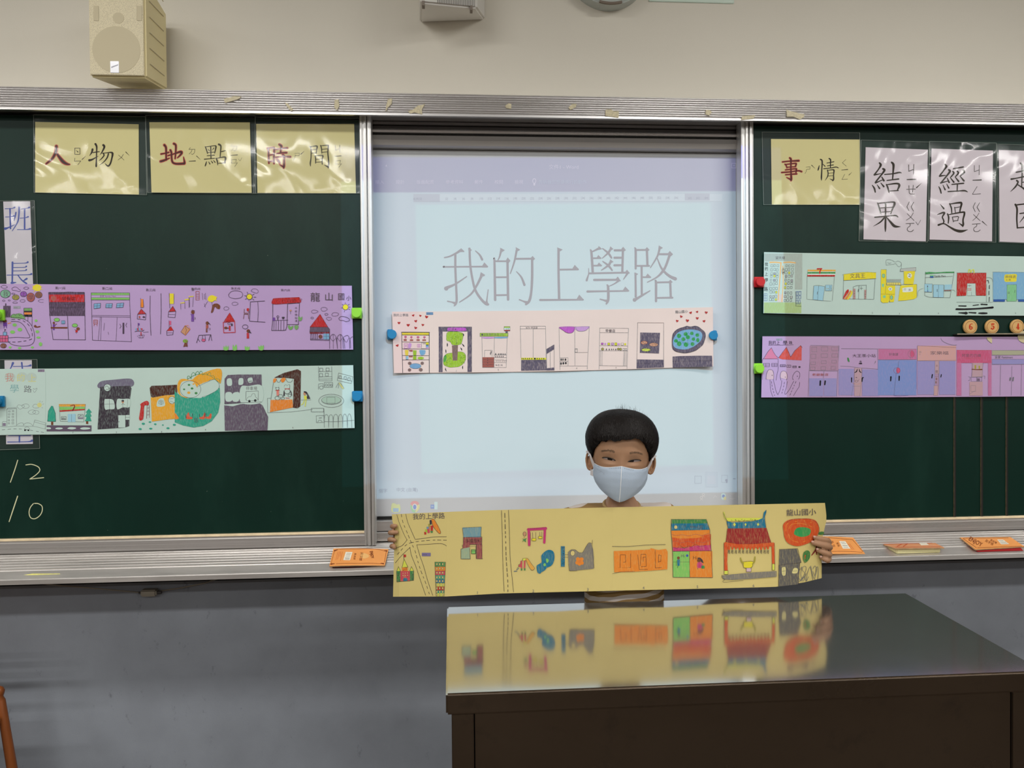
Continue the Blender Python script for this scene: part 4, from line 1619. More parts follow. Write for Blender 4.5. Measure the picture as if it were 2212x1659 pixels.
STRIP_PURPLE_RIGHT = '''R 1630 710 7.373
X tagp2 345 155 442 190
T k 26 352 184 0 1 ▪▪▪
T blk 70 220 250 0 .88 我的上
T blk 78 448 255 0 1 學
T blk 52 545 240 0 1.1 路
L blk 5 222,262 400,262 618,256
F pkr 268,305 215,370 150,482 375,482 320,400
Z rdo 505,295 450,365 382,465 440,488 748,505 750,300 735,270 660,330 578,450 545,370
C k 6 122,545 125,500 160,450 210,370 268,304
C k 6 268,304 300,370 340,430 382,465
L k 6 382,465 450,370 508,295 540,370 575,450
L k 6 575,450 640,350 735,268 758,300
L k 5 145,482 378,480
L k 5 122,500 122,810
C k 6 375,480 375,640 355,740 342,820
B k 5 140 552 238 606
L k 5 180,555 180,605
L k 5 140,580 238,580
B k 5 272 552 362 602
L k 5 318,555 318,600
L k 5 275,577 360,577
B k 6 410 572 490 606
L k 6 450,572 450,606
L k 6 410,590 490,590
B k 6 514 580 578 612
L k 6 545,580 545,612
B k 7 608 594 666 620
L k 5 612,608 664,606
E k 715 610 18 14
Q pk3 190,800 195,720 220,665 250,652 285,670 300,720 300,800
C k 6 184,806 190,720 218,662 250,652 288,668 304,720 302,820
Q pk3 415,780 415,720 435,685 465,675 505,695 518,740 515,800
C k 6 420,822 410,760 420,700 450,674 495,685 520,740 512,820
C k 6 618,812 604,780 625,720 670,676 715,700 720,760 700,805
E k 280 742 6 10
E k 488 770 5 8
E k 682 758 6 7
C k 6 245,810 250,900 262,1000 292,1082
C k 6 300,815 320,900 345,1000 372,1052
C k 6 372,1052 400,990 425,900 435,825
C k 6 520,840 510,920 480,1020 500,1040 560,960 600,880 625,835
C k 6 718,850 710,920 660,1000 620,1068
D k 6 268,840 285,940 320,1065
D k 6 475,850 462,930 430,1052
D k 6 660,840 620,930 565,1055
L pen 4 895,262 870,668 850,1080
L pen 4 895,264 1345,275
L pen 4 1348,272 1325,680 1308,1080
L pen 3 868,668 1325,676
Y vpk 880 274 1335 665
B pen 4 912 292 990 368
B pen 4 1066 290 1165 358
B pen 4 1230 290 1335 352
B pen 4 898 406 975 475
B pen 4 1060 400 1160 458
B pen 4 1230 400 1325 455
B pen 4 898 530 970 572
B pen 4 1062 512 1142 556
B pen 4 1230 504 1305 548
B pen 4 890 612 962 662
B pen 4 1056 606 1130 660
B pen 4 1218 600 1284 652
T rbr 44 915 748 0 1.5 老爺飯店
L pen 4 1105,675 1095,780 1062,1090
Y vbl 870 790 1095 1075
Y vbl 1105 790 1305 1075
S blk 1048,835,26 1044,900,24
S blk 1125,835,24 1118,890,22
L pen 5 1382,316 1700,318 2005,322
T k 56 1555 450 0 1.35 大王茶小站
Q grn3 1478,462 1500,470 1512,528 1485,512
T k 34 1668 535 0 1 ♨
S blk 1668,555,14 1705,555,18
L pen 4 1905,560 1930,510 1925,545
L pen 4 1370,595 1500,600 1700,625 1985,645
Y vbl 1340 640 1580 1060
Y vbl 1715 650 1985 1070
Y vtn 1590 625 1705 1075
L pen 3 1600,620 1578,860 1545,1075
L pen 3 1710,625 1700,860 1675,1075
S blk 1635,645,8 1625,680,16 1595,700,10
S blk 1665,645,8 1675,680,16 1698,700,10
S blk 1545,785,20 1545,850,16
S blk 1735,780,12 1718,785,20 1712,840,16
O k 4 1622 835 22 16
E k 1622 778 13 5
L k 4 1645,840 1665,805
C tan 5 1548,858 1600,880 1660,882 1700,858
L pen 3 1560,915 1680,915
R 1912 710 7.373
X vsk -120 320 500 492
Y vpk2 -105 322 500 490
L pen 4 -110,320 498,328
L pen 3 -110,495 500,490
T k 50 60 428 0 1 好食課
E vpk3 432 400 34 55
O pen 3 415 405 52 60
L pen 3 400,350 400,480
Y vbl2 -115 500 500 1060
E vpk3 208 665 32 44
O dre 3 188 668 52 46
L k 3 188,620 188,712
L k 3 216,520 205,620
L k 3 175,712 140,1060
C blu2 4 140,1065 240,1070 370,1062
L blu2 3 500,520 498,960
S blk 92,768,24 88,830,20
S blk 225,760,24 222,822,20
Y vor 518 272 1130 512
L k 4 515,272 1130,300
L pen 4 515,272 512,512 1130,500
T pen 40 538 385 0 1 25
T pen 30 538 420 0 1 小
T k 62 715 410 0 1.6 家樂福
Y vbl 515 515 795 1050
Y vbl 862 515 1120 1050
X vtn 795 515 860 720
X vsk 795 720 850 910
X vtn2 775 910 840 1065
L pen 4 795,515 790,760 775,1060
L pen 4 860,515 850,900 835,1060
L pen 3 790,718 852,718
L pen 3 790,762 850,762
L pen 3 785,908 840,908
T bro 30 808 600 0 1 品
T k 46 798 700 0 1 圖
E bro3 818 800 13 20
E bro3 810 855 13 20
S blk 752,732,20 744,785,16
S blk 895,732,16 888,770,16
C pen 5 890,150 915,195 1000,240 1080,260 1140,258
Y vpk3 1142 340 1695 545
L rbr 4 1142,340 1695,345
Y vpk2 1140 545 1215 1065
Y vpk2 1640 545 1695 1065
T k 56 1220 448 0 1.1 阿里巴巴燒
L rbr 4 1225,472 1540,468
Y vtn 1385 545 1555 770
L pen 4 1400,545 1375,770
L pen 4 1560,550 1535,860
S bro 1385,645,14 1460,652,14 1540,650,20
X oli 1425 580 1450 640
X oli 1490 590 1512 640
L pen 3 1370,770 1560,765
B pen 3 1372 770 1460 840
B pen 3 1462 770 1540 840
T k 48 1465 830 0 1 圓
Y vtn2 1345 845 1555 1065
L pen 3 1345,1040 1430,990
L pen 3 1325,765 1355,768 1350,825 1325,822
L pen 3 1565,750 1590,755 1585,800
B pen 3 1365 905 1440 1000
Q yelp 1615,145 1695,140 1698,232 1650,195
C pen 5 1615,145 1640,190 1698,232
X vgr 1705 348 2212 418
X vbl 1705 490 2212 565
L pen 4 1700,345 2250,342
L pen 4 1700,422 2250,418
L pen 4 1700,486 2250,486
L pen 4 1700,570 2250,565
T pen 48 1745 470 0 1 全家 Famimart
L pen 3 1840,580 1830,1060
L pen 3 2020,600 2010,1060
L pen 3 2175,570 2165,1060
S pen 1995,785,22 1990,820,20
S pen 2042,778,18 2036,830,18
E yelp 2240 130 130 98
C pen 4 2110,130 2130,185 2180,225 2240,235
'''
STRIP_HELD = '''R 820 1060 4.424
C k 4 165,228 182,290 205,350 235,420 262,470
C k 4 250,224 268,300 298,370 340,465
D k 4 207,225 222,300 255,380 300,490 340,580 370,690 400,780 440,880 480,1000
C k 4 262,470 220,520 180,540 145,555
C k 4 340,465 420,455 520,442 640,440
D k 4 640,473 520,472 400,480 310,495
D k 4 310,492 250,520 200,575 160,620
C k 4 355,517 450,512 560,505 610,510 640,528
C k 4 150,690 200,630 250,580 292,540
C k 4 290,545 305,620 345,720 385,840 440,1000
C k 4 355,517 385,620 420,720 460,860 508,1000
T k 62 315 272 -2 1 我的上學路
X tagu 404 593 488 626
T k 30 408 620 0 .9 ▪▪▪
F red 425,395 445,392 446,418 428,420
F grn4 435,370 452,368 455,395 438,396
F pnr 452,345 478,343 480,402 460,406
F lbl3 448,345 470,342 470,365 450,366
F blk2 478,282 495,278 498,322 480,325
F oli 465,318 480,316 482,345 468,345
F red 486,335 510,330 510,392 488,394
F grn3 486,385 508,382 508,402 490,404
Q ora 498,275 515,270 535,300 560,335 582,390 580,408 560,405 530,365 502,320
C k 4 498,272 520,275 550,325 582,390 575,410 545,385 512,340 498,290
F red 230,610 252,610 252,634 232,636
L k 4 230,608 232,652
F yel2 234,655 214,735 270,730
L k 4 234,655 214,735 270,730 234,655
F yel2 180,725 163,772 200,768
L k 4 180,725 163,772 200,768 180,725
F yel2 305,725 288,768 325,766
L k 4 305,725 288,768 325,766 305,725
Y ora 214 734 268 768
W k 220 740 262 764 6
Y grn3 162 768 198 868
W k 168 775 192 860 12
Y pnr 198 768 290 864
Y grn3 290 766 326 858
W k 296 775 320 850 12
L k 4 162,770 165,872 325,856 326,766
X pap 220 785 228 793
X pap 242 783 250 791
X pap 262 782 270 790
X pap 220 806 228 814
X pap 242 806 250 814
X pap 264 804 272 812
Q blt 228,862 228,840 242,832 262,838 264,860
Y grn3 528 682 630 725
Y ora 530 727 630 766
Y pnr 532 768 628 806
Y grn9 535 808 624 848
Y blt 536 848 622 882
Y yel2 538 884 620 916
Y red 540 916 618 952
Y grn9 540 952 616 980
Y yel2 542 980 616 1008
L k 4 528,682 541,1008
L k 4 630,682 615,1008
L k 3 528,682 630,682
L k 3 530,726 628,726
L k 3 532,767 628,767
L k 3 535,807 625,807
L k 3 536,848 622,848
L k 3 538,883 620,883
L k 3 540,916 618,916
L k 3 541,952 617,952
#TW
F lbl3 792,352 972,346 968,445 800,452
Z lbl3 792,358 972,346 966,440 800,446
L k 3 792,358 850,352 972,346 966,440
L k 3 792,358 802,446
Y vpr 800 446 976 512
L k 4 800,446 978,440 976,512 800,516 800,446
T blk 42 818 495 0 .92 多種飲料
Y vpr 795 512 862 554
Y vpr 925 514 980 650
Z lbl4 778,555 862,540 866,650 778,652
L k 4 790,520 795,555 778,556 778,652 866,652 860,552
L k 4 925,514 928,650 984,650
L k 3 976,512 978,650
L k 3 868,532 920,530 922,650
X lgr 878 562 916 602
B k 4 878 562 916 602
L k 5 880,576 914,574
C k 4 1164,190 1172,400 1178,700 1190,962
C k 4 1232,186 1240,400 1248,640 1268,850 1280,968
D k 5 1196,215 1204,450 1210,650 1224,850 1226,965
S mag3 1420,370,24 1500,366,24 1588,360,26
S mag3 1426,380,24 1430,518,24
S mag3 1580,365,22 1574,495,22
L k 3 1418,368 1590,352
L k 3 1442,400 1440,520
L k 3 1462,398 1464,455
L k 3 1492,396 1492,452
L k 3 1530,394 1532,438
L k 3 1550,392 1550,436
F yel 1456,456 1494,452 1492,480 1454,480
F yel 1518,438 1550,434 1554,456 1518,460
B k 3 1456 456 1494 478
B k 3 1518 436 1552 458
E tan 1386 412 15 18
O k 3 1386 412 15 19
L tan 8 1384,430 1382,452
Q grn3 1358,455 1380,462 1408,452 1396,468 1398,492 1378,478 1362,492 1372,468
L blt2 8 1285,770 1312,768
L blt2 8 1310,755 1328,742
F pnr 1328,708 1345,706 1348,672 1364,672 1362,725 1330,728
F pnr 1348,672 1364,672 1362,760 1350,764
F pnr 1380,665 1394,664 1392,745 1378,745
F grn3 1350,742 1364,742 1364,762 1350,764
F grn3 1380,740 1394,740 1394,762 1380,762
Q ora4 1400,645 1420,655 1450,700 1480,742 1455,758 1425,720 1405,680
C k 3 1396,650 1415,648 1450,698 1480,740 1452,760 1420,710 1398,660
F yel2 1368,648 1398,645 1396,664 1368,668
L k 3 1312,740 1330,728 1328,705 1348,700 1348,672 1368,668 1368,648 1398,645
Q blt 1545,625 1570,590 1605,568 1640,568 1665,590 1672,635 1660,690 1635,720 1600,735 1580,760 1545,780 1535,792 1512,785 1502,750 1502,715 1525,700 1548,680
Q lgr 1590,655 1600,648 1615,660 1612,680 1598,688
Q lgr 1565,705 1580,692 1590,712 1575,722
Y blt 1733 530 1770 726
W k 1742 540 1760 720 26
L k 3 1770,612 1800,612
L k 3 1770,635 1800,636
Z gr3 1800,590 1830,565 1870,565 1905,590 1940,592 1970,545 1995,500 2020,500 2040,560 2048,640 2045,745 1820,768 1806,700
C k 3 1800,590 1830,565 1870,565 1905,592 1940,590 1970,540 2000,498 2028,505
L k 3 2034,470 2030,540 2050,740
L k 3 1806,700 1812,765 1885,765
E pap 1845 597 21 24
O k 3 1845 597 21 25
E ora 1895 655 18 20
E ora 1930 655 20 18
E ora 1888 688 18 18
E ora 1935 690 16 18
E ora 1910 700 18 16
E org2 1912 675 16 16
T pen 40 925 988 0 1 1
T pen 40 1458 972 0 1 2
T pen 40 1980 958 0 1 3
R 1300 1060 4.254
L k 4 95,512 220,514 400,500 585,494
Z ora 110,555 300,548 440,540 450,528 520,545 590,535 605,560 602,722 440,735 280,745 115,750
L bro 5 145,580 150,708 265,705 265,580
L bro 5 168,705 170,590 218,590 220,655 198,658
L bro 5 330,590 345,725 420,722
L bro 5 355,690 360,585 405,585 408,695 362,698
L bro 5 382,650 380,610 402,610
L bro 5 490,545 492,710 548,706
L bro 5 520,660 522,590 545,595 542,650 522,652
C k 3 97,765 180,745 300,740
T pen 36 375 905 0 1 4
T pen 36 870 895 0 1 5
T pen 36 1385 885 0 1 6
Z grn3 640,262 960,262 970,300 640,302
Z blt 636,302 968,300 992,358 640,365
T k 56 735 360 0 1.2 上學店
E pap 680 335 14 16
Z ora 635,368 992,360 1000,420 860,440 645,440
Z rdo2 648,430 760,438 860,425 1002,398 1002,500 900,510 780,520 650,525
Z mag3 652,520 760,528 860,505 1004,500 1006,550 655,555
Y lgr 655 558 806 795
Y ora 808 555 1015 798
L k 4 640,262 636,365 650,555 655,795 1018,798
L k 4 960,262 992,358 1005,555 1018,798
L k 3 640,265 960,264
C rbr 4 640,400 680,412 740,405 800,415 860,400 920,410 990,390
C rbr 4 645,470 700,462 720,480 800,465 840,480 880,462 930,478 1000,455
L k 3 655,520 690,532 720,505 760,530 800,505 820,520 860,490 900,515 960,500
L k 4 654,558 1006,552
L k 4 806,558 808,795
L k 3 655,655 806,655
T k 40 725 612 0 1 Hi
E blu2 784 596 12 12
E bro 704 618 13 14
Y blt 694 632 718 690
L k 4 690,640 682,690
L k 5 700,690 696,708
T bro 46 835 632 0 1 Hi
Q k 880,622 900,615 925,635 935,665 920,660
E bro 893 642 18 18
Q mag3 880,660 915,660 930,700 890,712 875,700
Y grn3 915 688 945 716
L k 4 880,710 884,722
C yel2 14 1120,200 1135,250 1165,275
C k 3 1116,195 1130,245 1155,278
F yel2 1145,250 1500,250 1470,270 1160,280
W k 1175 262 1435 280 20
Z blt 1145,280 1200,292 1380,282 1440,268 1480,250 1488,200 1512,175 1512,200 1495,250 1508,340 1330,348 1160,346
L k 3 1115,196 1150,275 1160,345
L k 3 1512,178 1498,240 1510,340
F yel2 1218,292 1232,310 1220,328 1206,310
F yel2 1320,296 1330,310 1320,326 1312,310
F yel2 1436,294 1446,310 1436,324 1426,310
Z dr2 1155,348 1512,342 1530,400 1555,478 1400,488 1250,492 1142,468 1150,400
L dre 4 1155,348 1142,468
L dre 4 1512,342 1555,478
L dre 3 1190,350 1180,480
L dre 3 1230,350 1225,485
L dre 3 1275,350 1275,488
L dre 3 1320,350 1325,488
L dre 3 1365,350 1375,486
L dre 3 1410,350 1425,486
L dre 3 1455,350 1480,482
L dre 3 1490,350 1520,480
Z rdo2 1122,478 1160,478 1152,650 1158,735 1125,735
Z rdo2 1130,470 1250,492 1400,490 1580,475 1585,510 1400,525 1250,525 1150,510
Z rdo2 1560,480 1585,480 1588,672 1565,672
L k 3 1122,478 1125,735
L k 3 1586,480 1590,675
#LAN
Y yel2 1125 735 1160 768
B k 3 1125 735 1160 768
Y yel2 1566 672 1588 730
B k 3 1566 672 1588 730
Q yel 1298,655 1340,650 1388,652 1385,690 1365,710 1310,708 1300,685
C k 4 1298,655 1340,650 1388,652 1385,690 1365,710 1310,708 1300,685 1298,655
S oli 1275,618,10 1285,650,14 1302,670,12
S oli 1408,608,10 1402,650,14 1385,675,12
Y pk3 1328 710 1372 745
B k 3 1328 710 1372 745
Z gr3 1105,780 1200,768 1400,750 1606,738 1606,790 1400,808 1200,820 1120,815
Z gr3 1108,785 1606,745 1600,785 1115,812
C k 3 1105,775 1105,800 1130,815 1120,840 1300,825
T k 66 1695 228 -2 1.05 龍山國小
Q rdo2 1672,380 1668,310 1720,268 1800,258 1900,256 1965,275 1995,330 1985,400 1940,460 1850,500 1780,508 1710,480 1680,430
C ora 6 1690,370 1700,310 1770,285 1880,280 1960,320 1950,400
C ora 5 1715,400 1740,450 1830,475 1920,440
C ora 5 1720,350 1745,310 1830,300 1930,330
C k 3 1700,290 1760,262 1870,258 1950,275 1995,330 1990,400 1930,465
Q grn6 1765,390 1790,345 1850,335 1910,350 1920,380 1900,410 1840,425 1785,412
Q dgn3 1995,385 2020,375 2042,382 2035,402 1998,402
S dre 1975,505,10 1965,545,13 1930,592,8
S dre 1970,545,12 1975,585,8
Q dgn3 1855,570 1885,548 1912,565 1910,620 1870,662 1850,625
E rdo2 1880 608 17 27
T k 26 1872 618 0 1 15
Z gr4 1632,540 1790,532 1800,560 1832,660 1700,680 1628,680
Z gr4 1628,685 1820,665 1805,860 1626,880
L k 4 1632,540 1800,532 1832,660 1628,684
L k 4 1628,684 1626,880
L k 4 1820,665 1805,858
Q yelp2 1655,725 1660,705 1680,700 1690,720 1686,775 1660,775
Q yelp2 1750,740 1770,710 1800,718 1795,755 1755,760
L k 3 1655,740 1688,736
L k 3 1672,702 1673,775
L k 3 1750,738 1796,736
C pen 4 1810,840 1850,790 1880,720 1870,695 1850,700 1845,730 1870,770 1830,830
C pen 4 1820,730 1840,700 1830,770 1850,830 1880,760
C pen 4 1880,830 1890,760 1915,700 1930,760 1940,820
C pen 4 1920,690 1940,780 1960,815
C pen 4 1940,720 1960,690 1975,730 1960,780 1940,740
C pen 4 1960,800 1970,720 1985,700 1990,760 1985,810
C pen 4 1810,800 1830,825 1860,790 1880,830 1900,790
'''
_w=[]
for _y in (700,742,782,826,862,896,930,964,992):
    for _x in (545,572,600): _w.append('X pap %d %d %d %d'%(_x-4,_y-8,_x+9,_y+12)); _w.append('B k 2 %d %d %d %d'%(_x-4,_y-8,_x+9,_y+12))
STRIP_HELD=STRIP_HELD.replace('#TW','\n'.join(_w))
_w=[]
for _i,_x in enumerate((1170,1200,1233,1267,1300,1335,1366,1397,1434,1465,1497,1527)):
    _w.append('E rdo2 %d %d 10 18'%(_x,528-(_i%3)*3)); _w.append('L k 5 %d,%d %d,%d'%(_x-6,548,_x-8,574)); _w.append('L k 5 %d,%d %d,%d'%(_x+5,546,_x+5,578)); _w.append('L k 3 %d,556 %d,556'%(_x-8,_x+6))
STRIP_HELD=STRIP_HELD.replace('#LAN','\n'.join(_w))
# ---------------------------------------------------------------- ink: strokes, fills and letters laid flat on a sheet
INKC = dict(k=(56,48,58), kt=(88,78,86), blk=(22,20,26), blk2=(45,45,60), ink=(38,28,14), ink2=(62,56,32), inkr=(55,22,16), redo=(178,70,62), blue=(72,88,160), chalk=(205,205,165), gry=(171,170,176),
 pen=(105,108,112), ui=(205,222,240), ui2=(178,188,220), uid=(165,175,190), uig=(205,210,150), uig2=(150,200,160), uib=(150,170,200), uib2=(130,145,200), uilb=(190,215,240), uir=(215,140,140), uiy=(215,205,150), uiw=(225,225,230), uip=(198,205,215), uip2=(205,200,212), rul=(185,190,205), rulw=(214,232,236),
 yel=(222,208,40), yelo=(235,205,60), yelo2=(215,205,110), yel2=(210,214,80), yelp=(200,188,148), red=(182,38,36), rdo=(205,82,70), rdo2=(205,78,30), dre=(125,32,34), dr2=(150,38,38), rbr=(165,88,78), rbr2=(175,140,135), bro=(110,62,35), bro2=(140,90,60), bro3=(130,100,95), dbr=(72,36,26), tan=(190,140,105),
 ora=(222,130,42), ora2=(222,160,40), ora2b=(205,90,60), ora3=(225,175,110), ora4=(215,160,70), org=(205,145,115), org2=(215,120,50), grn=(112,160,95), grn2=(120,175,145), grn3=(62,130,72), grn4=(158,190,45), grn5=(80,160,60), grn6=(50,150,80), grn7=(130,195,150), grn8=(125,190,135), grn9=(70,155,120), dgn=(25,90,50), dgn2=(60,145,80), dgn3=(60,120,60), lgr=(125,190,95), lgr2=(120,160,60),
 oli=(160,150,60), pur=(105,60,150), pur2=(140,80,170), pnk=(200,90,130), pnk2=(210,120,110), pnr=(195,70,85), pk2=(205,195,190), pk3=(205,175,185), pkr=(205,120,150), mag=(195,85,190), mag2=(205,150,205), mag3=(190,55,110), lbl=(120,165,200), lbl2=(150,195,212), lbl3=(110,150,160), lbl4=(150,170,140), blu2=(50,90,160), blu3=(90,110,165), blt=(20,110,140), blt2=(70,100,120), sky=(120,170,205), teal=(45,155,130),
 dgr=(80,65,85), pdg=(95,82,100), vst=(110,105,125), lgy=(165,178,170), lgy2=(175,182,178), pgy=(160,165,170), pgr=(165,190,130), gr3=(125,120,110), gr4=(95,92,88), wht=(215,225,218), pap=None, pap2=None, mint=(190,208,200), mint2=(185,202,192), mint3=(176,194,186), mint4=(165,195,180),
 yelp2=(215,205,140), tag=(150,150,160), tagp=(130,120,140), tagb=(110,140,175), tagp2=(150,150,165), tagu=(120,110,150), wred=(190,140,130), wyel=(200,200,130), wblu=(120,165,165), vpk=(165,130,155), vbl=(145,140,190), vbl2=(120,140,195), vtn=(180,150,160), vtn2=(185,150,155), vsk=(165,135,165), vpk2=(185,110,150), vpk3=(190,85,120), vor=(200,155,150), vgr=(165,165,140), vpr=(145,70,75))
_TXT = {}
def text_tris(s):
    if s not in _TXT:
        c = bpy.data.curves.new('t', 'FONT'); c.body = s; c.resolution_u = 2; o = bpy.data.objects.new('t', c); COL.objects.link(o)
        dg = bpy.context.evaluated_depsgraph_get(); e = o.evaluated_get(dg); m = e.to_mesh(); m.calc_loop_triangles()
        v = [tuple(x.co[:2]) for x in m.vertices]; t = [[v[i] for i in tr.vertices] for tr in m.loop_triangles]
        e.to_mesh_clear(); bpy.data.objects.remove(o); bpy.data.curves.remove(c); _TXT[s] = t
    return _TXT[s]
def smooth(pts, closed=False, n=6):
    if len(pts) < 3: return pts
    out = []; m = len(pts)
    for i in range(m if closed else m-1):
        g = (lambda k: pts[k % m]) if closed else (lambda k: pts[min(max(k, 0), m-1)])
        a, b, c, d = g(i-1), g(i), g(i+1), g(i+2)
        for j in range(n):
            t = j/n; out.append(tuple(.5*((2*b[k])+(-a[k]+c[k])*t+(2*a[k]-5*b[k]+4*c[k]-d[k])*t*t+(-a[k]+3*b[k]-3*c[k]+d[k])*t**3) for k in range(len(b))))
    if not closed: out.append(pts[-1])
    return out
def ribbon(pts):
    "pts (x,y,w) -> convex quads and round ends"
    out = []; n = len(pts); L = []; R = []
    for i, (x, y, w) in enumerate(pts):
        dx, dy = 0, 0
        for a, b in ((i-1, i), (i, i+1)):
            if a >= 0 and b < n:
                ex, ey = pts[b][0]-pts[a][0], pts[b][1]-pts[a][1]; l = math.hypot(ex, ey) or 1; dx += ex/l; dy += ey/l
        l = math.hypot(dx, dy) or 1; dx /= l; dy /= l; h = w/2
        L.append((x-dy*h, y+dx*h)); R.append((x+dy*h, y-dx*h))
    for i in range(n-1): out.append([L[i], L[i+1], R[i+1]]); out.append([L[i], R[i+1], R[i]])
    if n > 1 and math.hypot(pts[0][0]-pts[-1][0], pts[0][1]-pts[-1][1]) > 1e-6:
        for i, sg in ((0, 1), (n-1, -1)):
            x, y, w = pts[i]
            if w > 2.5:
                a0 = math.atan2(L[i][1]-y, L[i][0]-x); out.append([(x+cos(a0+sg*k*pi/6)*w/2, y+sin(a0+sg*k*pi/6)*w/2) for k in range(7)])
    return out
def tess(pts):
    t = tessellate_polygon([[Vector((x, y, 0)) for x, y in pts]]); return [[pts[i] for i in f] for f in t]
def parse_ink(src, paper=(200, 200, 200), seed=1):
    "-> list of (colour, streak, polygons) in photo pixels, in drawing order"
    rnd = random.Random(seed); ops = []; x0 = y0 = 0; s = 1.0; redo = []
    def put(c, st, polys): ops.append((c, st, [[(x0+x/s, y0+y/s) for x, y in p] for p in polys]))
    def pts2(tk): return [tuple(float(v) for v in t.split(',')) for t in tk]
    for ln in src.split('\n'):
        tk = ln.split()
        if not tk: continue
        c = tk[0]
        if c == 'R': x0, y0, s = map(float, tk[1:4]); continue
        if c == 'RS':
            q = pts2(tk[1:]); put('redo', 0, ribbon([(a, b, w+22) for a, b, w in smooth(q)])); redo.append((len(ops)-1, q, (x0, y0, s))); continue
        col = tk[1]
        if c == 'S': put(col, 0, ribbon(smooth(pts2(tk[2:]))))
        elif c in 'LC':
            w = float(tk[2])*.88; q = pts2(tk[3:]); q = smooth(q) if c == 'C' else q; w = max(w, .5*s)
            if c == 'L' and len(q) > 2:
                for a, b in zip(q, q[1:]): put(col, .25, ribbon([a+(w,), b+(w,)]))
            else: put(col, .25, ribbon([a+(w,) for a in q]))
        elif c == 'D':
            w = float(tk[2]); q = smooth(pts2(tk[3:]), n=12); acc = 0; seg = []
            for a, b in zip(q, q[1:]):
                l = math.hypot(b[0]-a[0], b[1]-a[1]); 
                if (acc // 26) % 2 == 0: seg.append(a+(w,)); seg.append(b+(w,))
                elif seg: put(col, 0, ribbon(seg)); seg = []
                acc += l
            if seg: put(col, 0, ribbon(seg))
        elif c == 'F': put(col, .15, tess(pts2(tk[2:])))
        elif c == 'Z': put(col, .28, tess(pts2(tk[2:])))
        elif c == 'Q': put(col, .2, tess(smooth(pts2(tk[2:]), True)))
        elif c in 'XY':
            a, b, d, e = map(float, tk[2:6]); st = .28 if c == 'Y' else 0; put(col, st, [[(a, b), (d, b), (d, e), (a, e)]])
        elif c == 'B':
            w = max(float(tk[2]), .5*s); a, b, d, e = map(float, tk[3:7]); q = [(a, b), (d, b), (d, e), (a, e), (a, b)]
            [put(col, .2, ribbon([m+(w,), n+(w,)])) for m, n in zip(q, q[1:])]
        elif c == 'E':
            a, b, rx, ry = map(float, tk[2:6]); put(col, .15, [[(a+rx*cos(k*pi/10), b+ry*sin(k*pi/10)) for k in range(20)]])
        elif c == 'O':
            w = max(float(tk[2]), .5*s); a, b, rx, ry = map(float, tk[3:7]); put(col, .2, ribbon([(a+rx*cos(k*pi/12), b+ry*sin(k*pi/12), w) for k in range(25)]))
        elif c == 'V':
            a, b, r = map(float, tk[2:5]); t0 = rnd.uniform(-.4, .4); q = []
            for k in range(16):
                t = 2*pi*k/16; hx = 1.05*sin(t)**3; hy = -(.85*cos(t)-.35*cos(2*t)-.13*cos(3*t)); q.append((a+r*(hx*cos(t0)-hy*sin(t0)), b+r*(hx*sin(t0)+hy*cos(t0))))
            put(col, .1, tess(q))
        elif c == 'W':
            a, b, d, e = map(float, tk[2:6])
            for k in range(int(tk[6])):
                x = rnd.uniform(a, d); y = rnd.uniform(b, e); t = rnd.uniform(-.6, .9); put(col, 0, ribbon([(x, y, 3), (x+9*cos(t), y+9*sin(t), 3)]))
        elif c == 'T':
            sz, x, y, rot, xs = map(float, tk[2:7]); t = ' '.join(tk[7:]); col = 'kt' if col == 'k' else col; r = radians(rot); ca, sa = cos(r), sin(r)
            if t.strip():
                put(col, .1, [[(x+sz*(u*xs*ca+v*sa*1.0), y+sz*(u*xs*sa-v*ca)) for u, v in tri] for tri in text_tris(t)])
    for i, q, (a, b, d) in redo:
        x0, y0, s = a, b, d; put('inkr', 0, ribbon(smooth([(u, v, w*.80) for u, v, w in q])))
    return ops
def ink_material(name, paper):
    m = bpy.data.materials.new(name); m.use_nodes = True; nt = m.node_tree; N = nt.nodes; L = nt.links; b = N['Principled BSDF']
    b.inputs['Roughness'].default_value = .65; b.inputs['Specular IOR Level'].default_value = .25
    at = N.new('ShaderNodeAttribute'); at.attribute_name = 'ink'; tc = N.new('ShaderNodeTexCoord'); mp = N.new('ShaderNodeMapping'); mp.inputs['Scale'].default_value = (1.0, .3, .22); mp.inputs['Rotation'].default_value = (0, .35, 0)
    L.new(tc.outputs['Object'], mp.inputs[0]); n = N.new('ShaderNodeTexNoise'); n.inputs['Scale'].default_value = 420; n.inputs['Detail'].default_value = 3; L.new(mp.outputs[0], n.inputs['Vector'])
    r = N.new('ShaderNodeMapRange'); r.inputs[1].default_value = .46; r.inputs[2].default_value = .74; L.new(n.outputs[0], r.inputs[0])
    mm = N.new('ShaderNodeMath'); mm.operation = 'MULTIPLY'; L.new(r.outputs[0], mm.inputs[0]); L.new(at.outputs['Alpha'], mm.inputs[1])
    mx = N.new('ShaderNodeMix'); mx.data_type = 'RGBA'; L.new(mm.outputs[0], mx.inputs[0]); L.new(at.outputs['Color'], mx.inputs[6]); mx.inputs[7].default_value = tuple(paper)+(1,)
    L.new(mx.outputs[2], b.inputs['Base Color']); return m
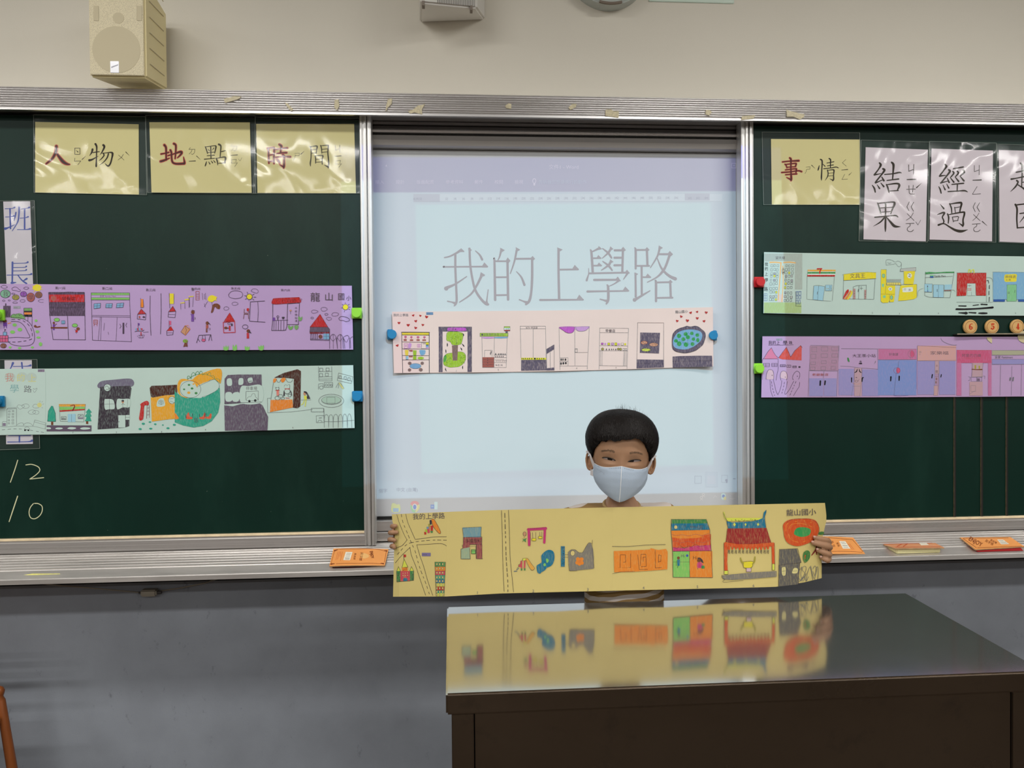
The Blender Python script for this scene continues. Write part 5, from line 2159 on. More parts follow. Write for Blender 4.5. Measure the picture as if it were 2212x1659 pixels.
def put_ink(name, src, surf, m, paper, parent, folds=(), k=KW, seed=1, base=.00045, tint=(1, 1, 1), fade=0.0, split=None, split_x=()):
    "surf(px,py,off)->point; folds = photo x of creases where pieces are cut so that they follow the sheet"
    ops = parse_ink(src, seed=seed); folds = sorted(folds); ops = [(i,)+o for i, o in enumerate(ops) if o[2]]
    bb = [(min(q[0] for p in o[3] for q in p), min(q[1] for p in o[3] for q in p), max(q[0] for p in o[3] for q in p), max(q[1] for p in o[3] for q in p)) for o in ops]
    if split == 'panel': pan = [sum(1 for f in split_x if (b[0]+b[2])/2 > f) for b in bb]
    if split:
        gid = list(range(len(ops))); e = .9 if split == 'glyph' else 0.0
        ch = len(ops) < 400
        while ch:
            ch = False
            for i in range(len(ops)):
                for j in range(i):
                    if gid[i] != gid[j] and bb[i][0]-e < bb[j][2] and bb[j][0]-e < bb[i][2] and bb[i][1]-e < bb[j][3] and bb[j][1]-e < bb[i][3]:
                        a, b = min(gid[i], gid[j]), max(gid[i], gid[j]); gid = [a if g == b else g for g in gid]; ch = True
    else: gid = [0]*len(ops)
    if split == 'panel':      # one part per panel, a panel with only a few separate drawings one part each
        for q in set(pan):
            cl = {g for g, p_ in zip(gid, pan) if p_ == q}
            if len(cl) > 5: gid = [10000+q if p_ == q else g for g, p_ in zip(gid, pan)]
    for gg in sorted(set(gid)): o_ = _ink_mesh(name, [o for o, g in zip(ops, gid) if g == gg], surf, m, k, paper, parent, folds, base, tint, fade)
    return o_
def _ink_mesh(name, ops, surf, m, k, paper, parent, folds, base, tint, fade):
    V = []; F = []; C = []
    for lay, col, st, polys in ops:
        rgb = INKC.get(col, (255, 0, 255)); c = paper if rgb is None else (rgb[1] if rgb[0] == "raw" else A(*rgb, k=k))
        c = tuple(a*t*(1-fade)+p*fade for a, t, p in zip(c, tint, paper)); off = base + lay*2.2e-6
        for p in polys:
            parts = [p]
            if folds:
                mn = min(q[0] for q in p); mxx = max(q[0] for q in p)
                for fx in folds:
                    if not (mn < fx < mxx): continue
                    nxt = []
                    for pp in parts:
                        for side in (-1, 1):
                            o = []
                            for i in range(len(pp)):
                                a, b = pp[i], pp[(i+1) % len(pp)]; da, db = (a[0]-fx)*side, (b[0]-fx)*side
                                if da >= 0: o.append(a)
                                if (da > 0 and db < 0) or (da < 0 and db > 0): t = da/(da-db); o.append((a[0]+(b[0]-a[0])*t, a[1]+(b[1]-a[1])*t))
                            if len(o) > 2: nxt.append(o)
                    parts = nxt
            for pp in parts:
                o = len(V); V += [surf(x, y, off) for x, y in pp]; F.append(tuple(range(o, o+len(pp)))); C.append(c+(st,))
    me = bpy.data.meshes.new(name); me.from_pydata(V, [], F)
    ca = me.color_attributes.new('ink', 'FLOAT_COLOR', 'CORNER'); arr = []
    for f, c in zip(me.polygons, C): arr += list(c)*f.loop_total
    ca.data.foreach_set('color', arr); me.materials.append(m)
    # all faces look at the room
    bm = bmesh.new(); bm.from_mesh(me)
    fl = [f for f in bm.faces if f.normal.y > 0 or f.calc_area() < 1e-13]
    dead = [f for f in fl if f.calc_area() < 1e-13]; bmesh.ops.reverse_faces(bm, faces=[f for f in fl if f not in set(dead)])
    bmesh.ops.delete(bm, geom=dead, context='FACES'); bm.to_mesh(me); bm.free()
    o = bpy.data.objects.new(name, me); COL.objects.link(o); o.parent = parent; return o
# ---------------------------------------------------------------- room
WY = .10
m_floor = mat('floor_tile', (.06, .045, .035), rough=.35, noise_amt=.2, noise_scale=3)
struct(MB().box((-4.8, -9, -.1), (5.6, WY, 0)).obj('floor', m_floor))
struct(MB().box((-4.8, -9, 3.2), (5.6, WY, 3.3)).obj('ceiling', mat('ceiling_paint', (.50, .49, .46), rough=.9)))
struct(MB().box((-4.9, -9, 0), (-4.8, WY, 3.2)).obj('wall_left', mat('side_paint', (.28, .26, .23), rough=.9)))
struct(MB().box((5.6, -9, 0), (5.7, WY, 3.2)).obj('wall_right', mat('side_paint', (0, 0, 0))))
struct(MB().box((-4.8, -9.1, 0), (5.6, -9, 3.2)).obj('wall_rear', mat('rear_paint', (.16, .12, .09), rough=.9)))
m = mat('front_wall_paint', A(206, 201, 188), rough=.85, noise_amt=.02, noise_scale=1.5, bump=.12, bump_scale=240)
nt = m.node_tree; N = nt.nodes; L = nt.links; b = N['Principled BSDF']
marks(m, A(120, 105, 85), 60, .74, .78, .7, seed=3)
lowm = A(126, 131, 146)
tc = N.new('ShaderNodeTexCoord'); sp = N.new('ShaderNodeSeparateXYZ'); L.new(tc.outputs['Object'], sp.inputs[0])
gt = N.new('ShaderNodeMath'); gt.operation = 'LESS_THAN'; gt.inputs[1].default_value = 1.05; L.new(sp.outputs[2], gt.inputs[0])
n1 = N.new('ShaderNodeTexNoise'); n1.inputs['Scale'].default_value = 2.2; n1.inputs['Detail'].default_value = 9; n1.inputs['Roughness'].default_value = .62; L.new(tc.outputs['Object'], n1.inputs['Vector'])
r1 = N.new('ShaderNodeMapRange'); r1.inputs[1].default_value = .3; r1.inputs[2].default_value = .7; L.new(n1.outputs[0], r1.inputs[0])
c1 = N.new('ShaderNodeMix'); c1.data_type = 'RGBA'; L.new(r1.outputs[0], c1.inputs[0]); c1.inputs[6].default_value = A(117, 121, 128)+(1,); c1.inputs[7].default_value = A(136, 141, 149)+(1,)
mp = N.new('ShaderNodeMapping'); mp.inputs['Scale'].default_value = (1, 1, .6); mp.inputs['Rotation'].default_value = (0, .5, 0); L.new(tc.outputs['Object'], mp.inputs[0])
n2 = N.new('ShaderNodeTexNoise'); n2.inputs['Scale'].default_value = 22; n2.inputs['Detail'].default_value = 7; n2.inputs['Roughness'].default_value = .75; L.new(mp.outputs[0], n2.inputs['Vector'])
r2 = N.new('ShaderNodeMapRange'); r2.inputs[1].default_value = .615; r2.inputs[2].default_value = .70; r2.inputs[4].default_value = .55; L.new(n2.outputs[0], r2.inputs[0])
c2 = N.new('ShaderNodeMix'); c2.data_type = 'RGBA'; L.new(r2.outputs[0], c2.inputs[0]); L.new(c1.outputs[2], c2.inputs[6]); c2.inputs[7].default_value = A(84, 86, 92)+(1,)
c3 = N.new('ShaderNodeMix'); c3.data_type = 'RGBA'; L.new(gt.outputs[0], c3.inputs[0]); L.new(b.inputs['Base Color'].links[0].from_socket, c3.inputs[6]); L.new(c2.outputs[2], c3.inputs[7]); L.new(c3.outputs[2], b.inputs['Base Color'])
struct(MB().box((-4.8, WY, 0), (5.6, WY+.1, 3.2)).obj('wall_front', m))
# ---------------------------------------------------------------- metals
alu = mat('brushed_aluminium', (.80, .78, .77), rough=.30, metal=.85, noise_amt=.06, noise_scale=3, stretch=(.4, 20, 60), rvar=.06)
aluv = mat('stile_aluminium', (.70, .69, .67), rough=.38, metal=.8, noise_amt=.08, noise_scale=6, stretch=(40, 20, .6), rvar=.06)
alug = mat('tray_aluminium', (.66, .63, .60), rough=.42, metal=.7, noise_amt=.10, noise_scale=4, stretch=(1, 8, 8), rvar=.08)
case_m = mat('roller_case', (.42, .40, .38), rough=.4, metal=.6, stretch=(.5, 9, 9), noise_amt=.04)
black = mat('black_gap', (.012, .012, .012), rough=.8)
XL, XR = -2.6, 3.2
def zavg(y0, y1, Y): return (P(0, y0, Y).z + P(2212, y1, Y).z)/2
def hbar(mb, prof):      # profile of absolute (y,z) swept along x
    return mb.prism([(y, z) for y, z in prof], (XL, 0, 0), (XR, 0, 0))
# top rail with its long ribs
RY = -.055; zt = zavg(183, 226.5, RY); zb = zavg(235.5, 270, RY)
rail = thing('blackboard_top_rail', 'long ribbed aluminium rail along the top of the blackboards', 'rail')
nr = 10; prof = [(WY, zt), (RY+.002, zt), (RY, zt-.002)]; h = (zt-zb)/nr
for i in range(nr):
    a = zt-i*h; prof += [(RY, a-.0012 if i else a-.003), (RY-.0012, a-h*.45), (RY, a-h+.0022), (RY+.0028, a-h+.0016), (RY+.0028, a-h+.0002)] if i < nr-1 else [(RY, a-.0012), (RY, zb)]
prof += [(RY+.012, zb), (RY+.012, zb+.012), (WY, zb+.012)]
hbar(MB(), prof).obj('rail_profile', alu, rail)
struct(hbar(MB(), [(.085, zb+.012), (.085, .70), (WY, .70), (WY, zb+.012)]).obj('trim_1', black))
tape = mat('old_tape', A(190, 180, 150), rough=.5, noise_amt=.2, noise_scale=150)
for q in ([(483,214),(505,208),(521,209),(516,213),(508,216),(486,222)], [(615,221),(622,224),(634,237),(628,240),(620,230)], [(723,216),(731,214),(733,228),(728,238),(722,232)],
          [(838,214),(847,213),(846,224),(838,232),(833,241),(834,228)], [(881,240),(892,237),(903,228),(918,225),(911,236),(912,247),(896,243),(885,245)], [(1091,229),(1098,223),(1105,225),(1104,235),(1094,233)],
          [(1228,232),(1236,225),(1246,225),(1243,232),(1232,237)], [(1308,237),(1320,236),(1326,241),(1337,240),(1336,254),(1322,252),(1308,250)], [(1525,238),(1532,237),(1538,242),(1533,249),(1524,247)],
          [(1603,251),(1632,249),(1628,256),(1601,259)], [(1699,237),(1710,241),(1738,247),(1737,253),(1728,258),(1714,252),(1700,252)]):
    mb = MB(); n = len(q); f = [P(x, y, RY-.0021) for x, y in q]; c = sum(f, Vector())/n
    mb.add(f+[p+Vector((0, .0022, 0)) for p in f], [tuple(range(n))]+[(i, (i+1) % n, n+(i+1) % n, n+i) for i in range(n)]); mb.obj('tape_residue', tape, rail)
rebase(rail)
# ---------------------------------------------------------------- sliding blackboards
green = mat('green_chalkboard', A(2, 36, 28), rough=.40, spec=.28, noise_amt=.10, noise_scale=5, stretch=(1, 1, .5), bump=.05, bump_scale=400)
marks(green, A(34, 66, 56), 3.5, .50, .8, .40, stretch=(1, 1, .35), seed=5)
marks(green, A(150, 165, 150), 90, .73, .76, .5, seed=9)
cream = mat('dusty_ledge', A(215, 195, 160), rough=.8, noise_amt=.15, noise_scale=30)
zg_top = (P(300, 247, 0).z+P(2000, 283, 0).z)/2
def board(name, label, x0, x1, zgb, zfb, stile_side, stiles):
    t = thing(name, label, 'blackboard')
    MB().box((x0, 0, zgb), (x1, .008, zg_top)).obj('writing_panel', green, t)
    MB().box((x0, .008, zfb), (x1, .03, zg_top+.004)).obj('backing', black, t)
    MB().prism([(.008, zgb), (-.010, zgb), (-.012, zgb-.003), (-.012, zgb-.006), (.008, zgb-.006)], (x0, 0, 0), (x1, 0, 0)).obj('dusty_ledge', cream, t, bevel=0)
    MB().prism([(.008, zgb-.006), (-.010, zgb-.006), (-.010, zgb-.011), (-.013, zgb-.014), (-.013, zfb), (.03, zfb), (.03, zgb-.006)], (x0, 0, 0), (x1, 0, 0)).obj('bottom_frame', alu, t)
    for a, b in stiles:   # vertical ribbed profile
        w = b-a; pr = [(a, .03), (a, -.012), (a+.10*w, -.013), (a+.18*w, -.013), (a+.20*w, -.008), (a+.34*w, -.008), (a+.36*w, -.014), (a+.52*w, -.015), (a+.58*w, -.013), (a+.60*w, -.002), (a+.66*w, -.002), (a+.68*w, -.014), (a+.84*w, -.015), (a+.97*w, -.013), (b, -.010), (b, .03)]
        n = len(pr); mb = MB(); mb.add([(x, y, zfb-.001) for x, y in pr]+[(x, y, zg_top+.01) for x, y in pr], [(i, (i+1) % n, n+(i+1) % n, n+i) for i in range(n)]+[tuple(range(n)), tuple(range(n, 2*n))])
        mb.obj('stile', aluv, t)
    return t
zgb = (P(0, 1162, 0).z+P(780, 1146, 0).z+P(1800, 1122, 0).z+P(2212, 1115, 0).z)/4
zfb = (P(0, 1193, -.01).z+P(780, 1177, -.01).z+P(1800, 1153, -.01).z+P(2212, 1145.5, -.01).z)/4
xsl = (P(777.6, 260, -.01).x, P(801.5, 260, -.01).x); xsl2 = (P(786.5, 1150, -.01).x, P(812, 1150, -.01).x)
xsl = ((xsl[0]+xsl2[0])/2, (xsl[1]+xsl2[1])/2)
xsr = ((P(1600, 275, -.01).x+P(1604, 1080, -.01).x)/2, (P(1627, 275, -.01).x+P(1630.5, 1080, -.01).x)/2)
bl = board('sliding_blackboard', 'green sliding blackboard left of the projection screen, chalked 12 and 10', XL+.05, xsl[0]+.002, zgb, zfb, 1, [xsl])
br = board('sliding_blackboard', 'green sliding blackboard right of the projection screen, with wooden number discs', xsr[1]-.002, XR-.05, zgb, zfb, -1, [xsr])
chalk_m = ink_material('chalk', A(200, 200, 165)); PW = A(200, 200, 200)
flat = lambda Y: (lambda px, py, off: P(px, py, Y-off))
put_ink('chalk_digit', CHALK_NUMBERS, flat(0), chalk_m, A(205, 205, 165), bl, base=.0004, split='glyph')
rebase(bl); rebase(br)
# ---------------------------------------------------------------- projection screen between the boards
scr = thing('projection_screen', 'white projection screen showing large grey Chinese title between the blackboards', 'screen')
scm = mat('screen_white', (.68, .71, .73), rough=.5, spec=.3)
zs_top = (P(803, 322, SCREEN_Y).z+P(1597, 333, SCREEN_Y).z)/2; zs_bot = (P(812, 1113, SCREEN_Y).z+P(1600, 1101, SCREEN_Y).z)/2
x0, x1 = xsl[0]+.005, xsr[1]-.005
MB().box((x0, SCREEN_Y, zs_bot), (x1, SCREEN_Y+.008, zs_top)).obj('screen_surface', scm, scr)
def zc(y0, y1, Y): return (P(803, y0, Y).z+P(1597, y1, Y).z)/2
Y = .035
dk = mat('dark_track', (.16, .155, .15), rough=.4, metal=.5)
a = zc(256, 268, Y); b_ = zc(267, 280, Y); MB().box((x0, Y, b_), (x1, .08, min(a+.02, zb+.010))).obj('upper_track', mat('mid_track', (.25, .24, .24), rough=.4, metal=.6), scr)
a = b_-.002; b_ = zc(278.5, 291, Y+.01); MB().box((x0, Y+.01, b_), (x1, .08, a)).obj('dark_track', dk, scr)
a = b_; b_ = zc(286, 296, Y); MB().prism([(.08, a), (Y, a), (Y-.006, (a+b_)/2), (Y-.002, b_), (.08, b_)], (x0, 0, 0), (x1, 0, 0)).obj('bright_ridge', alu, scr)
a = zc(290, 300, Y); b_ = zc(316, 327, Y)
MB().prism([(.08, a), (Y+.004, a), (Y-.004, a-.004), (Y-.010, (a+b_)/2), (Y-.006, b_+.004), (Y+.002, b_), (.08, b_)], (x0, 0, 0), (x1, 0, 0)).obj('roller_case', case_m, scr)
a = zs_bot; b_ = zs_bot-.008; MB().box((x0, .05, b_), (x1, .08, a)).obj('lower_gap', black, scr)
Y = .03; zz = b_
for i, dz in enumerate((.034, .030, .03)):
    dz = min(dz, zz-zfb-.002)
    if dz < .006: break
    MB().prism([(.08, zz), (Y, zz), (Y-.003, zz-.003), (Y-.003, zz-dz+.002), (Y+.004, zz-dz), (.08, zz-dz)], (x0, 0, 0), (x1, 0, 0)).obj('lower_frame', alu, scr); zz -= dz+.0008; Y -= .006
scr_ink = ink_material('projected_letters', (.68, .71, .73))
def ratio(c, bg=(205, 226, 230), base=(.68, .71, .73)): return tuple(min(.95, lin(a)/lin(b)*d) for a, b, d in zip(c, bg, base))
_save = dict(INKC)
def setc(name, c, bg): INKC[name] = ('raw', ratio(c, bg))
_A = A
def A(*a, **k): return _A(*a, **k)
W_ = (204, 225, 230); T_ = (168, 172, 200); K_ = (186, 186, 188)
for n_, c_, g_ in (('gry', (171, 170, 176), W_), ('ui', (196, 208, 232), T_), ('ui2', (180, 188, 216), T_), ('uid', (178, 190, 200), W_), ('uip', (202, 217, 224), (206, 222, 228)), ('uip2', (205, 217, 224), (206, 222, 228)), ('rul', (200, 215, 222), W_), ('rulw', (212, 232, 236), W_),
                   ('uig', (205, 210, 160), K_), ('uig2', (165, 200, 165), K_), ('uib', (165, 185, 205), K_), ('uib2', (140, 155, 200), K_), ('uilb', (195, 215, 238), K_), ('uir', (212, 160, 160), K_), ('uiy', (212, 206, 160), K_), ('uiw', (222, 222, 226), K_)): setc(n_, c_, g_)
sf = flat(SCREEN_Y)
put_ink('projected_character', SCREEN_TITLE, sf, scr_ink, (.68, .71, .73), scr, base=.0003, split='panel', split_x=(1058, 1161, 1260, 1362))
_n = 'R 800 340 5.267\n'; _ru = SCREEN_UI
_xx = 860; _l = []
for i in range(2, 58, 2): _l.append('T uid 36 %.0f %.0f 0 .85 |%d|' % (853+(i-2)/2*96.4, 482-(i-2)*.10*2.2, i))
_l += ['T uid 34 3612 474 0 .85 |60|', 'T uid 34 3706 473 0 .85 |62|', 'T uid 34 3800 472 0 .85 |64|', 'T uid 34 490 482 0 .85 6| |4| |2|']
put_ink('projected_menu', _ru + _n + '\n'.join(_l), sf, scr_ink, (.68, .71, .73), scr, base=.0003)
rebase(scr)
for k_ in list(INKC):
    if k_ in _save: INKC[k_] = _save[k_]
# ---------------------------------------------------------------- chalk tray
tray = thing('chalk_tray', 'ribbed aluminium chalk tray running below the blackboards', 'tray')
Y0, Y1, Y2 = -.012, -.070, -.112
za = zfb-.001; zr = zavg(1231, 1181, Y1); zl = zavg(1250, 1196.5, Y2-.006); zlb = zavg(1261.5, 1206.5, Y2-.006)
pr = [(WY, za), (Y0+.01, za), (Y0, za-.004)]
for i in range(6):
    t0, t1 = i/6, (i+1)/6
    A0 = Vector((Y0+(Y1-Y0)*t0, za-.004+(zr-za+.004)*t0)); A1 = Vector((Y0+(Y1-Y0)*t1, za-.004+(zr-za+.004)*t1)); d = (A1-A0); nrm = Vector((-abs(d.y), abs(d.x))).normalized()
    for u, hh in ((.0, 0), (.12, .0025), (.66, .003), (.74, .0), (.96, -.001)): q = A0+d*u+nrm*hh; pr.append((q.x, q.y))
pr += [(Y1, zr), (Y2, zl-.005), (Y2-.001, zl), (Y2-.006, zl), (Y2-.008, zl-.002), (Y2-.008, zlb), (Y2-.002, zlb), (Y1, zlb+.004), (WY, zlb+.012)]
hbar(MB(), pr).obj('tray_profile', alug, tray)
cm = mat('yellow_chalk_dust', A(225, 220, 120), rough=.9, noise_amt=.2, noise_scale=80)
def on_tray(px, py): return P(px, py, -.09)
MB().add([P(x, y, -.088)+Vector((0, 0, .0012)) for x, y in ((38, 1245), (70, 1240), (130, 1240), (128, 1243), (80, 1245), (60, 1247))], [(0, 1, 2, 3, 4, 5)]).obj('chalk_dust', cm, tray)
rebase(tray)
def tray_z(Y):
    if Y > Y1: t = (Y-Y0)/(Y1-Y0); return za-.004+(zr-za+.004)*t+.003
    t = (Y-Y1)/(Y2-Y1); return zr+(zl-.005-zr)*t
# ---------------------------------------------------------------- thin cable and inline box below the tray
cab = thing('inline_cable', 'thin beige cable with a small inline box sagging under the chalk tray', 'cable')
bm_ = mat('beige_plastic', A(135, 128, 115), rough=.5)
YC = .085
def cpts(a): return [P(x, y, YC) for x, y in a]
MB().tube(cpts([(60, 1256), (110, 1263), (180, 1269), (250, 1275), (304, 1280)]), .0022).tube(cpts([(342, 1277), (390, 1270), (440, 1260), (480, 1247)]), .0022).obj('cord', bm_, cab, smooth=True)
p = P(324, 1279.5, YC); MB().box((p.x-.024, p.y-.016, p.z-.010), (p.x+.024, p.y+.012, p.z+.011)).obj('inline_box', bm_, cab, bevel=.004)
MB().cyl((p.x+.024, p.y-.002, p.z), (p.x+.036, p.y-.002, p.z), .005, n=10).obj('strain_relief', mat('dark_plastic', (.05, .045, .04), rough=.5), cab)
MB().cyl((p.x-.033, p.y-.002, p.z), (p.x-.024, p.y-.002, p.z), .004, n=10).obj('strain_relief', mat('dark_plastic', (.05, .045, .04)), cab)
rebase(cab)
# ---------------------------------------------------------------- sheets in plastic sleeves
def film_mat():
    m = bpy.data.materials.new('clear_film'); m.use_nodes = True; nt = m.node_tree; N = nt.nodes; L = nt.links; N.clear()
    o = N.new('ShaderNodeOutputMaterial'); tr = N.new('ShaderNodeBsdfTransparent'); tr.inputs[0].default_value = (.985, .985, .985, 1); gl = N.new('ShaderNodeBsdfGlossy'); gl.inputs['Roughness'].default_value = .09
    df = N.new('ShaderNodeBsdfDiffuse'); df.inputs[0].default_value = (.6, .62, .62, 1)
    tc = N.new('ShaderNodeTexCoord'); n = N.new('ShaderNodeTexNoise'); n.inputs['Scale'].default_value = 5; n.inputs['Detail'].default_value = 1.5; n.inputs['Distortion'].default_value = 1.2; L.new(tc.outputs['Object'], n.inputs['Vector'])
    bp = N.new('ShaderNodeBump'); bp.inputs['Strength'].default_value = 1.0; bp.inputs['Distance'].default_value = .006; L.new(n.outputs[0], bp.inputs['Height']); L.new(bp.outputs[0], gl.inputs['Normal'])
    fr = N.new('ShaderNodeFresnel'); fr.inputs[0].default_value = 1.5; L.new(bp.outputs[0], fr.inputs['Normal'])
    m1 = N.new('ShaderNodeMixShader'); m1.inputs[0].default_value = .03; L.new(tr.outputs[0], m1.inputs[1]); L.new(df.outputs[0], m1.inputs[2])
    m2 = N.new('ShaderNodeMixShader'); m2.inputs[0].default_value = .032; L.new(m1.outputs[0], m2.inputs[1]); L.new(gl.outputs[0], m2.inputs[2]); L.new(m2.outputs[0], o.inputs[0]); return m
film = film_mat()
film_edge = mat('film_edge', A(128, 138, 130), rough=.25, spec=.6)
ycard = mat('yellow_card', A(208, 200, 142), rough=.6, noise_amt=.015, noise_scale=4)
wcard = mat('white_card', A(208, 199, 206), rough=.6, noise_amt=.015, noise_scale=4)
lcard = mat('tag_card', A(200, 196, 204), rough=.6)
ink_y = ink_material('ink_on_yellow', A(208, 200, 142)); ink_w = ink_material('ink_on_white', A(208, 199, 206))
def sheet(name, label, sleeve, card, cm, im, src, Y=0.0, cat='sign', group=None, side=None):
    t = thing(name, label, cat, group)
    c = MB().slab(card, Y-.0022, Y-.0018).obj('card', cm, t)
    put_ink('character', src, flat(Y-.0022), im, PW, c, base=.00025, split='glyph')
    f = MB(); n = 14; m = 10; TL, TR, BR, BL = [Vector(q) for q in sleeve]
    for j in range(m+1):
        for i in range(n+1):
            u, v = i/n, j/m; q = (TL*(1-u)+TR*u)*(1-v)+(BL*(1-u)+BR*u)*v
            bulge = .0016*sin(pi*u)*sin(pi*v)+.0008*sin(7*u+3*v+sleeve[0][0])*sin(pi*u)
            f.v.append(tuple(P(q.x, q.y, Y-.0034-bulge)))
    f.f = [(j*(n+1)+i, j*(n+1)+i+1, (j+1)*(n+1)+i+1, (j+1)*(n+1)+i) for j in range(m) for i in range(n)]
    o = f.obj('plastic_sleeve', film, t, smooth=True)
    for q, nm in ((sleeve, 'sleeve_edge'),):
        mb = MB(); pts = [P(x, y, Y-.0032) for x, y in q]
        for a, b in zip(pts, pts[1:]+pts[:1]): mb.tube([a, b], .0006, n=5)
        mb.obj(nm, film_edge, t)
    rebase(t); return t
sheet('sleeved_sign', 'yellow sign in a clear sleeve reading 人物, leftmost of the yellow signs', [(72.3,247.7),(314,252),(317,421),(73.4,416)], [(76,263.3),(299.5,268.4),(300,420.6),(76,416)], ycard, ink_y, SIGN_PERSON)
sheet('sleeved_sign', 'yellow sign in a clear sleeve reading 地點, middle of the yellow signs', [(314.6,248.8),(551,249.6),(552.6,417.7),(319,416)], [(322.6,264),(539.6,264),(543.6,416.6),(327.3,416)], ycard, ink_y, SIGN_PLACE, Y=-.003)
sheet('sleeved_sign', 'yellow sign in a clear sleeve reading 時間, beside the left stile of the screen', [(552,253),(775.8,255),(777.3,417.7),(548,417.7)], [(553.4,267.6),(765,267.6),(769,417.7),(556,416.6)], ycard, ink_y, SIGN_TIME)
sheet('sleeved_sign', 'yellow sign in a clear sleeve reading 事情, the only yellow sign on the right board', [(1646,285.2),(1857,286.7),(1858.6,442.3),(1649.3,442.3)], [(1665.5,300.2),(1857.7,301.4),(1858.9,442.3),(1667.3,441.7)], ycard, ink_y, SIGN_EVENT)
sheet('sleeved_sign', 'white upright sign in a clear sleeve reading 結果, next to the yellow 事情 sign', [(1860,302.3),(2007.4,306.7),(2003.6,522.8),(1855.3,520.4)], [(1870,318),(2004.4,323.2),(2000,521.3),(1865.3,516.9)], wcard, ink_w, SIGN_RESULT)
sheet('sleeved_sign', 'white upright sign in a clear sleeve reading 經過, middle of the white signs', [(2008,305.3),(2152.4,309),(2151,523.4),(2005.6,520.4)], [(2012.4,320.9),(2145,325.3),(2143,521.3),(2008,517.5)], wcard, ink_w, SIGN_PROCESS, Y=-.003)
sheet('sleeved_sign', 'white upright sign in a clear sleeve reading 起因, cut by the right edge of the photo', [(2153,311.2),(2302,316),(2300,528),(2157.7,523.4)], [(2157.7,323.8),(2290,328),(2288,527),(2159.2,521.9)], wcard, ink_w, SIGN_CAUSE)
sheet('duty_tag', 'tall white tag with blue lettering 班長 at the left edge, above the purple strip', [(-14,434),(74.4,433.2),(85,745),(-2,748)], [(7,435.5),(65,434.8),(76,742),(19,743)], lcard, ink_w, TAG_MONITOR)
sheet('duty_tag', 'white tag with blue lettering mostly hidden behind the mint strip on the left', [(-8,777),(80,776.5),(86,968.8),(-5,972)], [(9.6,778.3),(68.7,777.9),(71,958.8),(13.3,959.7)], lcard, ink_w, TAG_DUTY)
# ---------------------------------------------------------------- folded paper strips with drawings
def interp(tab, x):
    if x <= tab[0][0]: (a, b), (c, d) = tab[0], tab[1]
    elif x >= tab[-1][0]: (a, b), (c, d) = tab[-2], tab[-1]
    else:
        for (a, b), (c, d) in zip(tab, tab[1:]):
            if a <= x <= c: break
    return b+(d-b)*(x-a)/(c-a)
def strip(name, label, top, bot, x0t, x0b, x1t, x1b, ytab, pm, im, paper, src, k=KW, tilt=None, seed=1, group=None, cat='drawing', rows=3, lx=None, rx=None, tint=(1, 1, 1), fade=0.0):
    t = thing(name, label, cat, group); xs = sorted({x for x, _ in ytab if x0t+4 < x < x1t-4})
    tl = tilt or (lambda x, y: 0)
    def Yf(x, y): return interp(ytab, x)+tl(x, y)
    surf = lambda px, py, off: P(px, py, Yf(px, py)-off)
    cols = [(x0t, x0b)]+[(x, x) for x in xs]+[(x1t, x1b)]; mb = MB(); n = len(cols)
    for back in (0, 1):
        for j in range(rows+1):
            v = j/rows
            for i, (a, b) in enumerate(cols):
                x = a+(b-a)*v
                if i == 0 and lx: x = interp(lx, v)
                if i == n-1 and rx: x = interp(rx, v)
                y = interp(top, x)*(1-v)+interp(bot, x)*v
                p = surf(x, y, 0); p.y += .0004*back; mb.v.append(tuple(p))
    R = rows+1
    idx = lambda s, j, i: s*R*n+j*n+i
    for j in range(rows):
        for i in range(n-1):
            mb.f.append((idx(0,j,i), idx(0,j,i+1), idx(0,j+1,i+1), idx(0,j+1,i))); mb.f.append((idx(1,j,i), idx(1,j+1,i), idx(1,j+1,i+1), idx(1,j,i+1)))
    for i in range(n-1): mb.f.append((idx(0,0,i), idx(1,0,i), idx(1,0,i+1), idx(0,0,i+1))); mb.f.append((idx(0,rows,i), idx(0,rows,i+1), idx(1,rows,i+1), idx(1,rows,i)))
    for j in range(rows): mb.f.append((idx(0,j,0), idx(0,j+1,0), idx(1,j+1,0), idx(1,j,0))); mb.f.append((idx(0,j,n-1), idx(1,j,n-1), idx(1,j+1,n-1), idx(0,j+1,n-1)))
    mb.obj('folded_paper', pm, t)
    put_ink('drawn_picture', src, surf, im, paper, t, folds=xs, k=k, seed=seed, tint=tint, fade=fade, split='panel', split_x=[x0t+(x1t-x0t)*i/8 for i in range(1, 8)])
    rebase(t); return surf
def paper_mat(name, rgb, k=KW): return mat(name, A(*rgb, k=k), rough=.7, spec=.2, noise_amt=.03, noise_scale=5, bump=.25, bump_scale=14)
def zig(folds, a, b, Y0, amp, s=1):
    out = [(a, Y0)]
    for i, f in enumerate(folds): out.append((f, Y0-amp*(1 if (i % 2 == 0) == (s > 0) else 0)))
    out.append((b, Y0)); return out
c_pl = (180, 154, 198); c_mt = (184, 206, 198); c_pk = (240, 209, 200); c_pr = (180, 152, 190); c_hd = (208, 190, 122)
fo = [94, 192, 285, 380, 475.6, 580, 668]
strip('picture_strip', 'folded purple paper strip of shop and park drawings, upper one on the left board', [(-3, 613), (200, 615), (400, 616.5), (762, 617.2)], [(-3, 755.5), (400, 756.5), (763, 755.2)], -3, -3, 760, 763, zig(fo, -3, 762, -.0075, .0035), paper_mat('purple_paper', c_pl), ink_material('crayon_purple', A(*c_pl)), A(*c_pl), STRIP_PURPLE_LEFT)
fo = [97, 199, 291, 389, 482, 578, 671]
INKC['mint'] = INKC['mint2'] = c_mt
